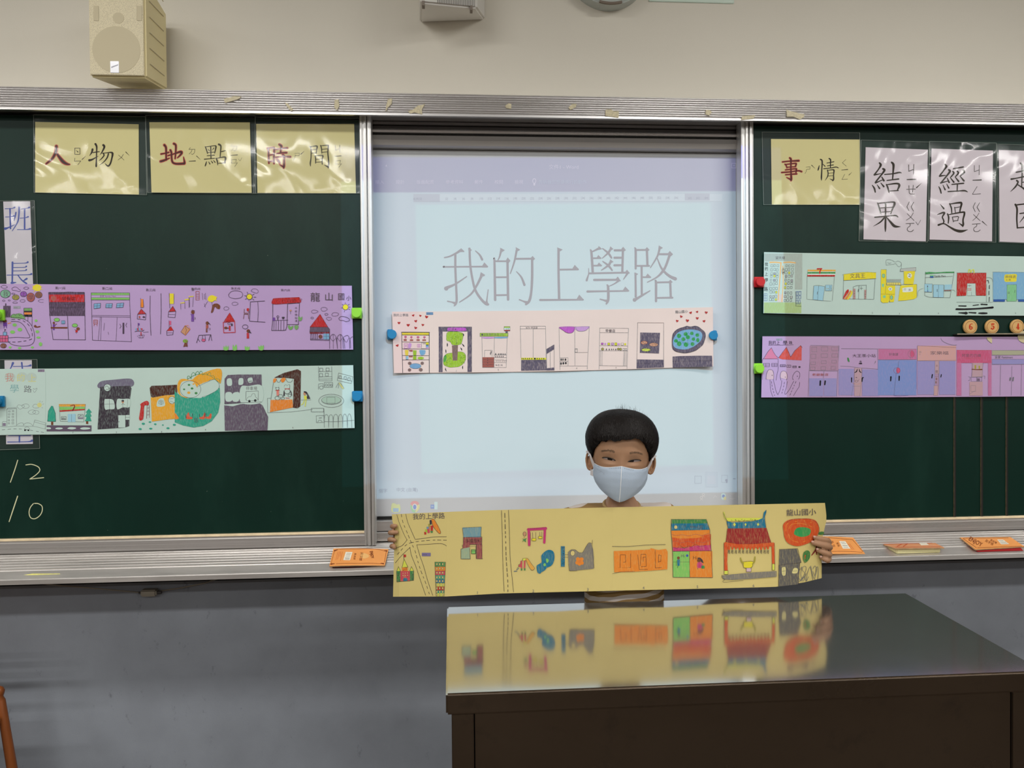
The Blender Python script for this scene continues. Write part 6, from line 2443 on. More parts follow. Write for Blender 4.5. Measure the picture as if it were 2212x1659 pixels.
strip('picture_strip', 'folded pale mint paper strip of crayon buildings, lower one on the left board', [(-3, 797), (200, 795.5), (420, 793.5), (764, 788.8)], [(-3, 940), (200, 937.5), (420, 934), (766, 924.6)], -3, -3, 763, 766, zig(fo, -3, 766, -.0075, .0035, -1), paper_mat('mint_paper', c_mt), ink_material('crayon_mint', A(*c_mt)), A(*c_mt), STRIP_MINT_LEFT)
fo = [1022, 1108, 1196, 1283, 1369, 1453]
yt = [(847, SCREEN_Y-.016), (880, SCREEN_Y-.010), (937, SCREEN_Y-.0045), (1022, SCREEN_Y-.007), (1108, SCREEN_Y-.004), (1196, SCREEN_Y-.007), (1283, SCREEN_Y-.004), (1369, SCREEN_Y-.006), (1453, SCREEN_Y-.005), (1505, SCREEN_Y-.011), (1541, SCREEN_Y-.020)]
KP = .97
strip('picture_strip', 'folded pink paper strip with red hearts hung across the projection screen', [(847, 673.5), (1030, 672), (1200, 670.5), (1370, 667.5), (1541, 663.5)], [(847, 806), (1000, 805), (1200, 802), (1350, 798), (1541, 791.3)], 847, 851, 1540, 1541, yt, paper_mat('pink_paper', c_pk, KP), ink_material('crayon_pink', A(*c_pk, k=KP)), A(*c_pk, k=KP), STRIP_PINK, k=KP)
fo = [1733, 1815, 1903, 1981, 2066, 2143, 2240]
strip('picture_strip', 'folded pale mint paper strip of shopfront drawings, upper one on the right board', [(1649, 544.5), (1740, 546.5), (1930, 550), (2212, 554), (2345, 555)], [(1649, 676.5), (1780, 679.3), (1930, 681), (2212, 682), (2345, 682)], 1650.5, 1649, 2345, 2345, zig(fo, 1649, 2345, -.0075, .004), paper_mat('mint_paper', c_mt), MATS.setdefault('x', None) or ink_material('crayon_mint_2', A(*c_mt)), A(*c_mt), STRIP_MINT_RIGHT)
fo = [1742, 1817, 1903, 1983, 2067, 2143, 2240]
strip('picture_strip', 'folded lilac paper strip with red roofs and pastel doors, lower one on the right board', [(1647, 726.5), (1930, 727), (2212, 727.5), (2345, 727.5)], [(1644, 858.5), (1900, 858.3), (2212, 856.5), (2345, 855.5)], 1647, 1644.5, 2345, 2345, zig(fo, 1647, 2345, -.0075, .004, -1), paper_mat('lilac_paper', c_pr), ink_material('crayon_lilac', A(*c_pr)), A(*c_pr), STRIP_PURPLE_RIGHT)
MATS.pop('x', None)
# the strip the boy holds up
HY = -.575
def h_tilt(x, y): return (1289-y)/180*.030
ht = [(846, HY+.012), (862, HY+.004), (885, HY), (965, HY-.003), (1082, HY+.003), (1200, HY-.003), (1323, HY+.002), (1437, HY-.003), (1558, HY+.002), (1640, HY), (1676, HY+.001), (1700, HY+.003), (1720, HY+.008), (1738, HY+.014), (1752, HY+.021), (1764, HY+.028), (1775, HY+.036), (1786, HY+.046)]
KH = 1.05
held = strip('held_picture_strip', 'long folded yellow paper strip of drawings held up by the boy', [(846, 1111), (960, 1106), (1082, 1101.5), (1320, 1096), (1786, 1086.4)], [(846, 1289), (965, 1288.5), (1080, 1282), (1200, 1279), (1500, 1272), (1600, 1270), (1678, 1267.5), (1735, 1258.5), (1770, 1250)], 846.5, 849, 1782, 1768, ht,
    paper_mat('yellow_paper', c_hd, KH), ink_material('crayon_yellow', A(*c_hd, k=KH)), A(*c_hd, k=KH), STRIP_HELD, k=KH, tilt=h_tilt, rows=12,
    lx=[(0, 846.5), (.08, 847), (.12, 852), (.2, 853), (.35, 852), (.5, 851), (1, 849)], rx=[(0, 1782), (.1, 1784), (.2, 1785.5), (.28, 1784.5), (.36, 1780), (.7, 1770), (1, 1768)])
# ---------------------------------------------------------------- magnets
mcols = dict(lime=A(140, 205, 55), blue=A(28, 120, 165), red=A(190, 30, 35))
def magnet(px, py, Y, col, label):
    t = thing('board_magnet', label, 'magnet', 'square board magnets holding the picture strips'); m = mat('magnet_'+col, mcols[col], rough=.35, spec=.5)
    c = P(px, py, Y); s = .0165
    MB().box((c.x-s, Y-.011, c.z-s), (c.x+s, Y, c.z+s)).obj('base', m, t, bevel=.002)
    MB().cyl((c.x, Y-.011, c.z), (c.x, Y-.024, c.z), .0125, n=28, r1=.0148).cyl((c.x, Y-.024, c.z), (c.x, Y-.026, c.z), .0148, n=28, r1=.0135).obj('knob', m, t, bevel=.0006)
    rebase(t); return t
magnet(772, 677, -.001, 'lime', 'lime green magnet at the right end of the purple strip')
magnet(773, 856, -.001, 'blue', 'blue magnet at the right end of the left mint strip')
magnet(0, 681, -.009, 'lime', 'lime green magnet on the left end of the purple strip, cut by the photo edge')
magnet(0, 867, -.009, 'blue', 'blue magnet on the left end of the mint strip, cut by the photo edge')
magnet(848, 723, SCREEN_Y-.003, 'blue', 'blue magnet at the left end of the pink strip')
magnet(1536, 725, SCREEN_Y-.003, 'blue', 'blue magnet at the right end of the pink strip')
magnet(1637, 610, -.001, 'red', 'red magnet at the left end of the upper right strip')
magnet(1635, 796, -.001, 'lime', 'lime green magnet beside the lilac strip on the right board')
# ---------------------------------------------------------------- number discs, their ledge, black divider strips
led = thing('magnetic_ledge', 'thin black magnetic ledge under the wooden number discs', 'ledge')
a = P(2058, 722, 0); b_ = P(2360, 721, 0)
mb = MB(); mb.box((a.x, -.022, a.z-.0035), (b_.x, 0, a.z)); mb.obj('ledge_plate', mat('ledge_black', (.03, .028, .025), rough=.5), led)
mb = MB(); mb.box((a.x, -.0235, a.z-.0022), (b_.x, -.022, a.z+.0012)); mb.obj('pale_rim', mat('ledge_rim', A(140, 130, 110), rough=.6, noise_amt=.3, noise_scale=30), led)
MB().box((a.x+.004, -.004, a.z-.010), (b_.x, 0, a.z-.0035)).obj('ledge_back', black, led)
rebase(led); ZL = a.z
wood = mat('disc_wood', A(205, 165, 105), rough=.5, noise_amt=.08, noise_scale=12, stretch=(1, 1, 6)); groove = mat('disc_groove', A(150, 95, 45), rough=.6)
ink_d = ink_material('ink_on_disc', A(200, 150, 90)); INKC['num'] = (190, 50, 25)
for cx, ch, lab in ((2098.5, '6', 'wooden disc with red six on the black ledge'), (2145.5, '5', 'wooden disc with red five on the black ledge'), (2200, '4', 'wooden disc with red four on the black ledge')):
    t = thing('number_disc', lab, 'disc', 'wooden number discs on the right board'); c = P(cx, 703, -.014); r = .0235; c.z = ZL+r
    MB().cyl((c.x, -.002, c.z), (c.x, -.011, c.z), r, n=40).obj('disc', wood, t, bevel=.0022, seg=3)
    mb = MB(); n = 40
    for rr in (.0175, .0190):
        for i in range(n): mb.v.append((c.x+rr*cos(2*pi*i/n), -.0112, c.z+rr*sin(2*pi*i/n)))
    mb.f = [(i, (i+1) % n, n+(i+1) % n, n+i) for i in range(n)]; mb.obj('groove', groove, t)
    # serif numeral strokes in a 2-unit box
    G = {'6': [[(.42, .95, .22), (.05, 1.02, .10), (-.35, .6, .26), (-.45, 0, .34), (-.36, -.6, .28), (0, -.98, .12), (.36, -.6, .28), (.38, -.2, .28), (.05, .12, .10), (-.3, -.1, .12)]], '5': [[(.45, .92, .3), (-.3, .92, .3)], [(-.3, .9, .1), (-.34, .15, .1)], [(-.34, .15, .1), (.0, .3, .12), (.4, 0, .3), (.4, -.5, .32), (0, -.96, .14), (-.4, -.62, .34)]], '4': [[(.12, 1.0, .12), (-.45, -.42, .10)], [(-.5, -.45, .2), (.5, -.45, .2)], [(.14, .95, .3), (.14, -.85, .32)], [(-.12, -.92, .14), (.42, -.92, .14)]]}[ch]
    src = 'R 0 0 100\n'
    pr_ = .0092
    surf = lambda px, py, off, c=c: Vector((c.x+px*pr_, -.0112-off, c.z-py*pr_))
    for st in G: src += 'S num '+' '.join('%.1f,%.1f,%.1f' % (x*100, -y*100, w_*155) for x, y, w_ in st)+'\n'
    put_ink('numeral', src, surf, ink_d, PW, t, base=.0003); rebase(t)
for i, (xa, xb, y0, y1) in enumerate(((2060, 2063.5, 859, 1117), (2118, 2122, 859, 1117), (2172.5, 2177, 858, 1116))):
    lab = ('thin black magnetic strip upright on the right board, leftmost of three', 'thin black magnetic strip upright on the right board, middle of three', 'thin black magnetic strip upright on the right board, rightmost of three')[i]
    t = thing('divider_strip', lab, 'strip', 'upright black divider strips below the lilac strip')
    xx = (P(xa, y0, 0).x+P(xa, y1, 0).x)/2; w_ = .0055+.001*(i == 1); z0, z1 = P(xa, y1, 0).z, P(xa, y0, 0).z+.02
    MB().box((xx, -.003, z0), (xx+w_, 0, z1)).obj('strip_band', mat('strip_black', (.014, .012, .010), rough=.6), t)
    MB().box((xx-.0012, -.0032, z0), (xx, 0, z1)).obj('worn_edge', mat('worn_edge', A(80, 70, 50), rough=.8, noise_amt=.5, noise_scale=40), t); rebase(t)
# ---------------------------------------------------------------- loudspeaker above the left board
spk = thing('wall_loudspeaker', 'cream wall loudspeaker with round grille above the left board', 'speaker')
cream_p = mat('cream_plastic', A(216, 204, 158), rough=.45, noise_amt=.02, noise_scale=6)
SY = -.13
fl = P(192, 150, SY); fr_ = P(315.5, 150, SY); fb = P(250, 167, SY).z; ft = fb+.285; x0, x1 = fl.x, fr_.x; xm = (x0+x1)/2
BX = .014; YB = .05
back = [(x0+.020, YB, fb+.030), (x1-.006, YB, fb+.030), (x1-.006, YB, ft-.02), (x0+.020, YB, ft-.02)]
front = [(x0, SY, fb), (x1, SY, fb), (x1, SY, ft), (x0, SY, ft)]
MB().hexa(front+back).obj('cabinet', cream_p, spk, bevel=.006, seg=3)
gm = mat('speaker_grille', A(190, 180, 150), rough=.6); ntg = gm.node_tree
vo = ntg.nodes.new('ShaderNodeTexVoronoi'); vo.inputs['Scale'].default_value = 420; tcg = ntg.nodes.new('ShaderNodeTexCoord'); ntg.links.new(tcg.outputs['Object'], vo.inputs['Vector'])
rg = ntg.nodes.new('ShaderNodeMapRange'); rg.inputs[1].default_value = .25; rg.inputs[2].default_value = .5; ntg.links.new(vo.outputs[0], rg.inputs[0])
mg = ntg.nodes.new('ShaderNodeMix'); mg.data_type = 'RGBA'; mg.inputs[6].default_value = A(172, 162, 136)+(1,); mg.inputs[7].default_value = A(200, 190, 160)+(1,); ntg.links.new(rg.outputs[0], mg.inputs[0]); ntg.links.new(mg.outputs[2], ntg.nodes['Principled BSDF'].inputs['Base Color'])
MB().box((x0+.004, SY-.003, fb+.005), (x1-.004, SY, ft-.005)).obj('grille', gm, spk, bevel=.0014)
gd = mat('grille_dark', A(180, 170, 142), rough=.7)
def disc(mb, c, r, th=.001, n=40):
    return mb.cyl((c[0], c[1], c[2]), (c[0], c[1]-th, c[2]), r, n=n)
disc(MB(), (xm-.001, SY-.003, fb+.077), .066, .0005).obj('woofer_disc', gd, spk)
disc(MB(), (xm+.006, SY-.003, P(263, 40, SY).z), .0155, .0005, 24).obj('tweeter_disc', gd, spk)
for px in (209, 302):
    p = P(px, 30, SY); MB().box((p.x-.007, SY-.0036, p.z-.021), (p.x+.007, SY-.003, p.z+.021)).obj('port_patch', gd, spk, bevel=.003)
p = P(249, 146, SY); MB().box((p.x-.012, SY-.0045, p.z-.0165), (p.x+.012, SY-.003, p.z+.0165)).obj('badge', mat('badge_silver', (.75, .75, .78), rough=.3, metal=.5), spk, bevel=.0006)
put_ink('badge_mark', 'R 0 0 10\nINK', lambda a, b, c: P(a, b, 0), chalk_m, PW, spk) if False else None
bd = mat('badge_grey', A(165, 165, 175), rough=.4)
MB().hexa([(p.x-.009, SY-.0048, p.z-.003), (p.x+.010, SY-.0048, p.z+.005), (p.x+.010, SY-.0048, p.z+.008), (p.x-.009, SY-.0048, p.z+.0005)] + [(p.x-.009, SY-.0045, p.z-.003), (p.x+.010, SY-.0045, p.z+.005), (p.x+.010, SY-.0045, p.z+.008), (p.x-.009, SY-.0045, p.z+.0005)]).obj('badge_stripe', bd, spk)
for k in range(6):   # shallow ribs on the right cheek
    z = fb+.05+k*.045
    MB().hexa([(x1+.0004, SY+.03, z), (x1+.0012, SY+.03, z), (x1-.0030, YB-.03, z+.012), (x1-.0045, YB-.03, z+.012), (x1+.0004, SY+.03, z+.002), (x1+.0012, SY+.03, z+.002), (x1-.0030, YB-.03, z+.014), (x1-.0045, YB-.03, z+.014)]).obj('side_rib', gd, spk)
MB().box((xm-.03, YB-.004, fb+.09), (xm+.03, WY, ft-.06)).obj('wall_bracket', mat('bracket_grey', (.3, .3, .28), rough=.5), spk)
rebase(spk)
# white box, clock, plaque on the upper wall
bx = thing('wall_box', 'white slotted plastic box high on the wall, cut by the top edge', 'box')
wp = mat('white_plastic', A(205, 202, 196), rough=.45)
p0, p1 = P(905, 8, -.06), P(1040, 20, .06); zb_ = P(1000, 14, 0).z
fl0 = P(908, 6, -.07); fr0 = P(1030, 18, -.015)
H = .16
q = [fl0, fr0, Vector((fr0.x+.03, WY, fr0.z+.018)), Vector((fl0.x-.01, WY, fl0.z+.018))]
MB().add([tuple(v) for v in q]+[(v.x, v.y, v.z+H) for v in q], [(0, 1, 2, 3), (4, 5, 6, 7), (0, 1, 5, 4), (1, 2, 6, 5), (2, 3, 7, 6), (3, 0, 4, 7)]).obj('housing', wp, bx, bevel=.006)
sl = mat('slot_dark', (.25, .24, .22), rough=.6)
dx = (fr0-fl0)
for k in range(22):
    a = fl0+dx*(.30+k*.031); MB().box((a.x-.0011, a.y-.0015, a.z+.006), (a.x+.0011, a.y+.001, a.z+.03)).obj('vent_slot', sl, bx)
for t_ in (.05, .90):
    a = fl0+dx*t_; MB().box((a.x-.004, a.y-.003, a.z-.008), (a.x+.004, a.y+.02, a.z+.006)).obj('foot', mat('foot_grey', A(120, 110, 100), rough=.6), bx)
rebase(bx)
ck = thing('wall_clock', 'round grey wall clock cut off by the top edge', 'clock')
c = P(1318.5, -82, .05); r = 91*1.46/1000*1.0
r = (P(1318.5, 9, .05)-c).length
MB().cyl((c.x, WY, c.z), (c.x, .055, c.z), r, n=56).cyl((c.x, .055, c.z), (c.x, .05, c.z), r*.985, n=56, r1=r*.94).obj('rim', mat('clock_rim', A(165, 170, 165), rough=.4), ck)
MB().cyl((c.x, .0499, c.z), (c.x, .0489, c.z), r*.90, n=56).obj('dial', mat('clock_dial', A(205, 210, 205), rough=.5), ck)
for k in range(12):
    t_ = k*pi/6; a = Vector((c.x+sin(t_)*r*.80, .0486, c.z+cos(t_)*r*.80)); d = Vector((sin(t_), 0, cos(t_)))*.008; n_ = Vector((cos(t_), 0, -sin(t_)))*.0015
    MB().hexa([a-d-n_, a-d+n_, a+d+n_, a+d-n_]+[v+Vector((0, .0006, 0)) for v in (a-d-n_, a-d+n_, a+d+n_, a+d-n_)]).obj('hour_mark', black, ck)
for t_, l_ in ((.6, .06), (2.3, .085)):
    e = c+Vector((sin(t_)*l_, 0, cos(t_)*l_)); MB().tube([(c.x, .0475, c.z), (e.x, .0475, e.z)], .0018, n=6).obj('hand', black, ck)
mb = MB(); n = 14
for i in range(n+1):
    t_ = -.28+.56*i/n
    for rr, yy in ((r*1.004, .049), (r*.955, .049), (r*.955, .056), (r*1.004, .056)): mb.v.append((c.x+sin(t_)*rr, yy-.003, c.z-cos(t_)*rr))
mb.f = [(4*i+a, 4*i+(a+1) % 4, 4*i+4+(a+1) % 4, 4*i+4+a) for i in range(n) for a in range(4)]+[(0, 1, 2, 3), (4*n, 4*n+1, 4*n+2, 4*n+3)]
mb.obj('lower_bumper', mat('bumper_brown', A(110, 98, 85), rough=.5), ck)
rebase(ck)
pl = thing('wall_plaque', 'pale green rounded plaque on the wall, only its lower edge visible', 'sign')
a = P(1401, 2.5, WY); b_ = P(1585, 4, WY)
MB().box((a.x, WY-.004, a.z-.002), (b_.x, WY, a.z+.20)).obj('plate', mat('plaque_green', A(190, 205, 192), rough=.4), pl, bevel=.0015)
MB().box((a.x+.012, WY-.0055, a.z+.012), (b_.x-.012, WY-.004, a.z+.188)).obj('face_panel', mat('plaque_face', A(205, 214, 206), rough=.4), pl, bevel=.0006)
rebase(pl)
# ---------------------------------------------------------------- blackboard erasers on the tray
orange_c = (235, 150, 82)
INKC['or_ink'] = (120, 60, 30); INKC['or_red'] = (185, 85, 45); INKC['lab'] = (222, 218, 200); INKC['bar'] = (150, 150, 148); INKC['pale'] = (238, 175, 110)
def eraser(label, q, Yb, Yf, felt, src=None, worn=False, ybot=None, bend=0.0):
    "q: top-face corners TL TR BR BL px; back edge at Yb, front edge at Yf"
    t = thing('board_eraser', label, 'eraser', 'orange blackboard erasers on the chalk tray')
    TL, TR, BR, BL = P(*q[0], Yb), P(*q[1], Yb), P(*q[2], Yf), P(*q[3], Yf)
    _n = (TR-TL).cross(BL-TL).normalized(); _d = ray(*q[2]); BR = CAM+_d*((TL-CAM).dot(_n)/_d.dot(_n))
    om = mat('eraser_board_worn' if worn else 'eraser_board', A(*((205, 135, 85) if worn else orange_c)), rough=.45, noise_amt=.05, noise_scale=20); em = mat('eraser_edge', A(170, 140, 105), rough=.8, noise_amt=.2, noise_scale=60)
    nrm = (TR-TL).cross(BL-TL).normalized()
    if nrm.z > 0: pass
    else: nrm = -nrm
    n = 10; mb = MB()
    for s in (0, 1):
        for j in range(2):
            for i in range(n+1):
                u = i/n; p = (TL*(1-u)+TR*u) if j == 0 else (BL*(1-u)+BR*u); p = p + nrm*(bend*sin(pi*u)) - nrm*.0035*s; mb.v.append(tuple(p))
    ix = lambda s, j, i: s*2*(n+1)+j*(n+1)+i
    for i in range(n):
        mb.f += [(ix(0,0,i), ix(0,0,i+1), ix(0,1,i+1), ix(0,1,i)), (ix(1,0,i), ix(1,1,i), ix(1,1,i+1), ix(1,0,i+1)), (ix(0,0,i), ix(1,0,i), ix(1,0,i+1), ix(0,0,i+1)), (ix(0,1,i), ix(0,1,i+1), ix(1,1,i+1), ix(1,1,i))]
    mb.f += [(ix(0,0,0), ix(0,1,0), ix(1,1,0), ix(1,0,0)), (ix(0,0,n), ix(1,0,n), ix(1,1,n), ix(0,1,n))]
    o = mb.obj('cover_board', om, t)
    o.data.materials.append(em)
    for f in o.data.polygons:
        if abs(f.normal.dot(nrm)) < .8: f.material_index = 1
    if src:
        d0 = TL.copy()
        def surf(px, py, off):
            d = ray(px, py); k = (d0-CAM).dot(nrm)/d.dot(nrm); p = CAM+d*k
            u = min(1, max(0, (p-TL).dot(TR-TL)/(TR-TL).length_squared)); return p+nrm*(off+bend*sin(pi*u))
        put_ink('printed_label', src, surf, ink_o, PW, t, base=.0004, k=KW)
    # felt block under the board down to the tray
    ins = .05; fm = felt
    a = TL*(1-ins)+TR*ins; b = TR*(1-ins)+TL*ins; c = BR*(1-ins)+BL*ins; d = BL*(1-ins)+BR*ins
    lo = []
    for p, Y in ((a, Yb-.008), (b, Yb-.008), (c, Yf+.004), (d, Yf+.004)):
        lo.append(Vector((p.x, Y, tray_z(Y)+.0012)))
    up = [a-nrm*.0036, b-nrm*.0036, c-nrm*.0036+Vector((0, .004, 0)), d-nrm*.0036+Vector((0, .004, 0))]
    for u_, l_ in zip(up, lo):
        if l_.z > u_.z-.004: l_.z = u_.z-.006
    MB().hexa(lo+up).obj('felt_pad', fm, t, bevel=.002)
    rebase(t); return t
ink_o = ink_material('ink_on_orange', A(*orange_c))
fred = mat('felt_red', A(150, 30, 32), rough=.95, bump=.6, bump_scale=500); fbeige = mat('felt_beige', A(205, 198, 150), rough=.95, bump=.6, bump_scale=300); fdark = mat('felt_dark', A(52, 18, 18), rough=.95)
L1 = '''R 700 1160 11.06
L or_ink 9 255,318 165,650
C or_ink 9 350,300 560,292 760,300 1100,292 1300,306 1440,335
L or_ink 10 1490,340 1440,605
C or_ink 9 290,645 560,636 800,640 1100,634 1390,640
S or_ink 250,330,34 330,305,14
S or_ink 165,650,34 250,640,14
S or_ink 1500,335,34 1440,330,14
S or_ink 1420,640,30 1360,630,14
Q pale 880,420 960,400 1060,440 1060,500 960,530 880,490
F lab 520,365 680,372 622,566 460,560
L bar 14 545,398 642,404
L bar 14 535,430 632,436
L bar 8 528,456 624,462
L bar 8 520,478 616,484
L bar 20 508,512 606,518
L bar 16 508,540 600,545
T or_ink 96 1090 350 80 .62 ENJOY
T or_ink 96 1096 350 80 .62 ENJOY
T or_ink 96 1102 352 80 .62 ENJOY
T or_ink 74 880 372 96 1 英
T or_ink 74 868 440 96 1 字
T or_ink 74 852 505 96 1 擦
T or_ink 54 728 392 96 1 黑
T or_ink 54 718 450 96 1 板
T or_ink 54 708 500 96 1 擦
L or_red 8 440,360 390,575
L or_red 8 400,355 380,470
L or_red 8 370,355 320,540
L or_red 5 330,360 280,555
'''
EZ = -.035, -.100
eraser('orange blackboard eraser with dark felt left of the boy, lying under the screen frame', [(720.3, 1184.9), (839.2, 1186.2), (831, 1221.5), (711.3, 1223)], EZ[0], EZ[1], fdark, L1, bend=.002)
L2 = '''R 1720 1120 4.496
C or_ink 4 100,196 300,190 450,200 540,205
L or_ink 4 545,205 650,325
C or_ink 4 640,328 500,322 340,322 100,322
F lab 415,222 475,222 525,295 452,296
L bar 5 432,234 468,234
L bar 5 440,248 480,248
L bar 7 450,266 494,266
L bar 5 460,282 504,282
T or_ink 30 330 226 60 1 英
T or_ink 30 345 262 60 1 字
T or_ink 24 385 240 60 1 黑板
L or_red 3 500,250 545,305
L or_red 3 515,248 560,303
'''
eraser('orange blackboard eraser with dark felt right behind the hand on the right', [(1760, 1158.5), (1843, 1161), (1869, 1196.5), (1775, 1197)], EZ[0], EZ[1], fdark, L2, bend=.001)
L3 = '''R 1720 1120 4.496
L or_red 4 850,250 1320,240
L or_red 4 960,280 1400,275
F lab 1190,238 1260,236 1290,258 1215,262
S or_red 1030,245,10 980,272,8
S or_red 1080,245,10 1040,272,8
'''
eraser('worn orange blackboard eraser with thick beige felt, middle one on the right tray', [(1901, 1173.4), (2016, 1170.7), (2040, 1183), (1934, 1184.5)], -.045, -.103, fbeige, L3, worn=True)
L4 = '''R 1720 1120 4.496
L or_ink 4 1620,195 1750,285
L or_ink 4 1625,192 2060,188
F lab 1950,206 2010,206 2068,250 1990,252
T or_ink 60 1668 210 28 .8 ENJOY
T or_ink 60 1671 209 28 .8 ENJOY
T or_ink 30 1830 222 28 1 英字擦
T or_ink 24 1880 215 28 1 黑板擦
L bar 6 1965,216 2010,216
L bar 6 1980,230 2035,230
L bar 6 1990,242 2050,242
L or_ink 4 1760,285 2190,270
'''
eraser('orange blackboard eraser with bright red felt, at the right edge of the photo', [(2073.6, 1161), (2182.6, 1160), (2213, 1180.5), (2107, 1187)], -.040, -.104, fred, L4)
# ---------------------------------------------------------------- stainless steel table
TZ = .80
tb = thing('steel_table', 'stainless steel demonstration table with mirror-like top in front of the boy', 'table')
steel = mat('polished_steel', (.62, .60, .57), rough=.10, metal=.93, noise_amt=.04, noise_scale=3, rvar=.02, bump=.03, bump_scale=3)
marks(steel, (.42, .40, .36), 160, .64, .74, .4, stretch=(.25, 1, 1))
steelv = mat('brushed_steel_dark_reflection', (.11, .08, .055), rough=.30, metal=.9, noise_amt=.12, noise_scale=2.5, stretch=(.6, 1, 1), rvar=.08)  # same steel on upright faces, reflection of the dark room put into its colour
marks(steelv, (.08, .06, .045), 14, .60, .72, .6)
cFL, cBL, cBR, cFR = PZ(963, 1497, TZ), PZ(966, 1308.5, TZ), PZ(1961, 1283, TZ), PZ(2262, 1452, TZ)
# keep the plan a clean quadrilateral: both long edges parallel to the wall
yb = (cBL.y+cBR.y)/2; yf = (cFL.y+cFR.y)/2
def at_y(a, b, y): t = (y-a.y)/(b.y-a.y); return a+(b-a)*t
pFL, pBL = at_y(cBL, cFL, yf), at_y(cFL, cBL, yb); pFR, pBR = at_y(cBR, cFR, yf), at_y(cFR, cBR, yb)
print('TABLE', pFL, pBL, pBR, pFR)
TH = .037
pl4 = [pFL, pFR, pBR, pBL]
MB().add([(p.x, p.y, TZ-TH) for p in pl4]+[(p.x, p.y, TZ) for p in pl4], [(3, 2, 1, 0), (4, 5, 6, 7), (0, 1, 5, 4), (1, 2, 6, 5), (2, 3, 7, 6), (3, 0, 4, 7)]).obj('tabletop', steel, tb, bevel=.0032, seg=4)
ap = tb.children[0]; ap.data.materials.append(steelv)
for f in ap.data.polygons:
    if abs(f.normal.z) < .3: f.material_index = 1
xl = P(976, 1600, yf+.004).x; x2 = P(1025, 1600, yf+.004).x; xr = pFR.x-.012
zt_ = TZ-TH
MB().box((xl, yf+.004, .10), (x2-.001, yf+.03, zt_)).obj('corner_post', steelv, tb, bevel=.0015)
MB().box((x2+.0012, yf+.006, .10), (xr-.05, yf+.02, zt_)).obj('front_panel', steelv, tb, bevel=.001)
MB().box((xr-.048, yf+.004, .10), (xr, yf+.03, zt_)).obj('corner_post', steelv, tb, bevel=.0015)
MB().box((xl+.001, yf+.031, .10), (xl+.014, yb-.035, zt_)).obj('side_panel', steelv, tb, bevel=.001)
MB().box((xr-.014, yf+.031, .10), (xr-.001, yb-.035, zt_)).obj('side_panel', steelv, tb, bevel=.001)
MB().box((xl+.03, yb-.05, .10), (xr-.03, yb-.037, zt_)).obj('back_panel', steelv, tb, bevel=.001)
for x in (xl+.03, xr-.03):
    for y in (yf+.04, yb-.07): MB().cyl((x, y, 0), (x, y, .10), .02, n=20).obj('leg', steelv, tb, smooth=False)
rebase(tb)
# ---------------------------------------------------------------- wooden chair at the lower left edge
ch = thing('wooden_chair', 'orange-brown wooden chair back post with rounded top at the lower left edge', 'chair')
wd = mat('orange_wood', A(132, 72, 32, 1.0), rough=.38, noise_amt=.25, noise_scale=5, stretch=(6, 6, .8))
YW = -.14
def post(px0, py0, px1, py1, dx=0.0, dy=0.0):
    a = P(px0, py0, YW)+Vector((dx, dy, 0)); b = P(px1, py1, YW)+Vector((dx, dy, 0)); d = (b-a).normalized(); e = b+d*((b.z-.0)/-d.z if d.z < 0 else 0)
    return a, e
a, e = post(-2, 1492, 26, 1659)
d = (e-a); 
for ox, oy in ((0, 0), (-.36, 0)):
    o = Vector((ox, oy, 0)); pts = [a+o+Vector((0, 0, .013)), a+o+Vector((0, 0, .009)), a+o, a+o-Vector((0, 0, .010)), a+o-Vector((-.001, 0, .018)), a+o+d*.06, a+o+d*.5, e+o]
    MB().tube(pts, .01, n=16, rs=[.003, .010, .0145, .0125, .0095, .0120, .0135, .011]).obj('back_post', wd, ch, smooth=True)
zs = .40
for z in (.50, .56):
    t_ = (a.z-z)/(a.z); p = a+d*((z-a.z)/d.z); MB().tube([p+Vector((-.36, 0, 0)), p], .009, n=12).obj('back_rail', wd, ch, smooth=True)
p = a+d*((zs-a.z)/d.z)
MB().box((p.x-.375, p.y-.34, zs-.02), (p.x+.005, p.y-.014, zs)).obj('seat', wd, ch, bevel=.006)
for ox in (-.35, -.015): MB().tube([(p.x+ox, p.y-.32, zs-.02), (p.x+ox, p.y-.33, 0)], .013, n=14, rs=[.013, .011]).obj('front_leg', wd, ch, smooth=True)
rebase(ch)
# ---------------------------------------------------------------- the boy
boy = thing('person', 'boy with short black hair and white face mask holding up a long yellow paper strip', 'person')
def skin_mesh(verts, edges, radii, root=0, sub=1):
    me = bpy.data.meshes.new('tmp'); me.from_pydata([tuple(v) for v in verts], edges, []); o = bpy.data.objects.new('tmp', me); COL.objects.link(o)
    o.modifiers.new('s', 'SKIN'); o.modifiers['s'].use_smooth_shade = True
    for i, r in enumerate(radii):
        rr = r if isinstance(r, tuple) else (r, r); me.skin_vertices[0].data[i].radius = rr; me.skin_vertices[0].data[i].use_root = (i == root)
    if sub: o.modifiers.new('u', 'SUBSURF').levels = sub
    dg = bpy.context.evaluated_depsgraph_get(); e = o.evaluated_get(dg); m = e.to_mesh(); v = [tuple(x.co) for x in m.vertices]; f = [tuple(p.vertices) for p in m.polygons]; e.to_mesh_clear(); bpy.data.objects.remove(o); return v, f
def remesh(v, f, vox, iters=2):
    me = bpy.data.meshes.new('tmp'); me.from_pydata(v, [], f); o = bpy.data.objects.new('tmp', me); COL.objects.link(o)
    r = o.modifiers.new('r', 'REMESH'); r.mode = 'VOXEL'; r.voxel_size = vox
    if iters: s = o.modifiers.new('s', 'SMOOTH'); s.iterations = iters; s.factor = .5
    dg = bpy.context.evaluated_depsgraph_get(); e = o.evaluated_get(dg); m = e.to_mesh(); vv = [tuple(x.co) for x in m.vertices]; ff = [tuple(p.vertices) for p in m.polygons]; e.to_mesh_clear(); bpy.data.objects.remove(o); return vv, ff
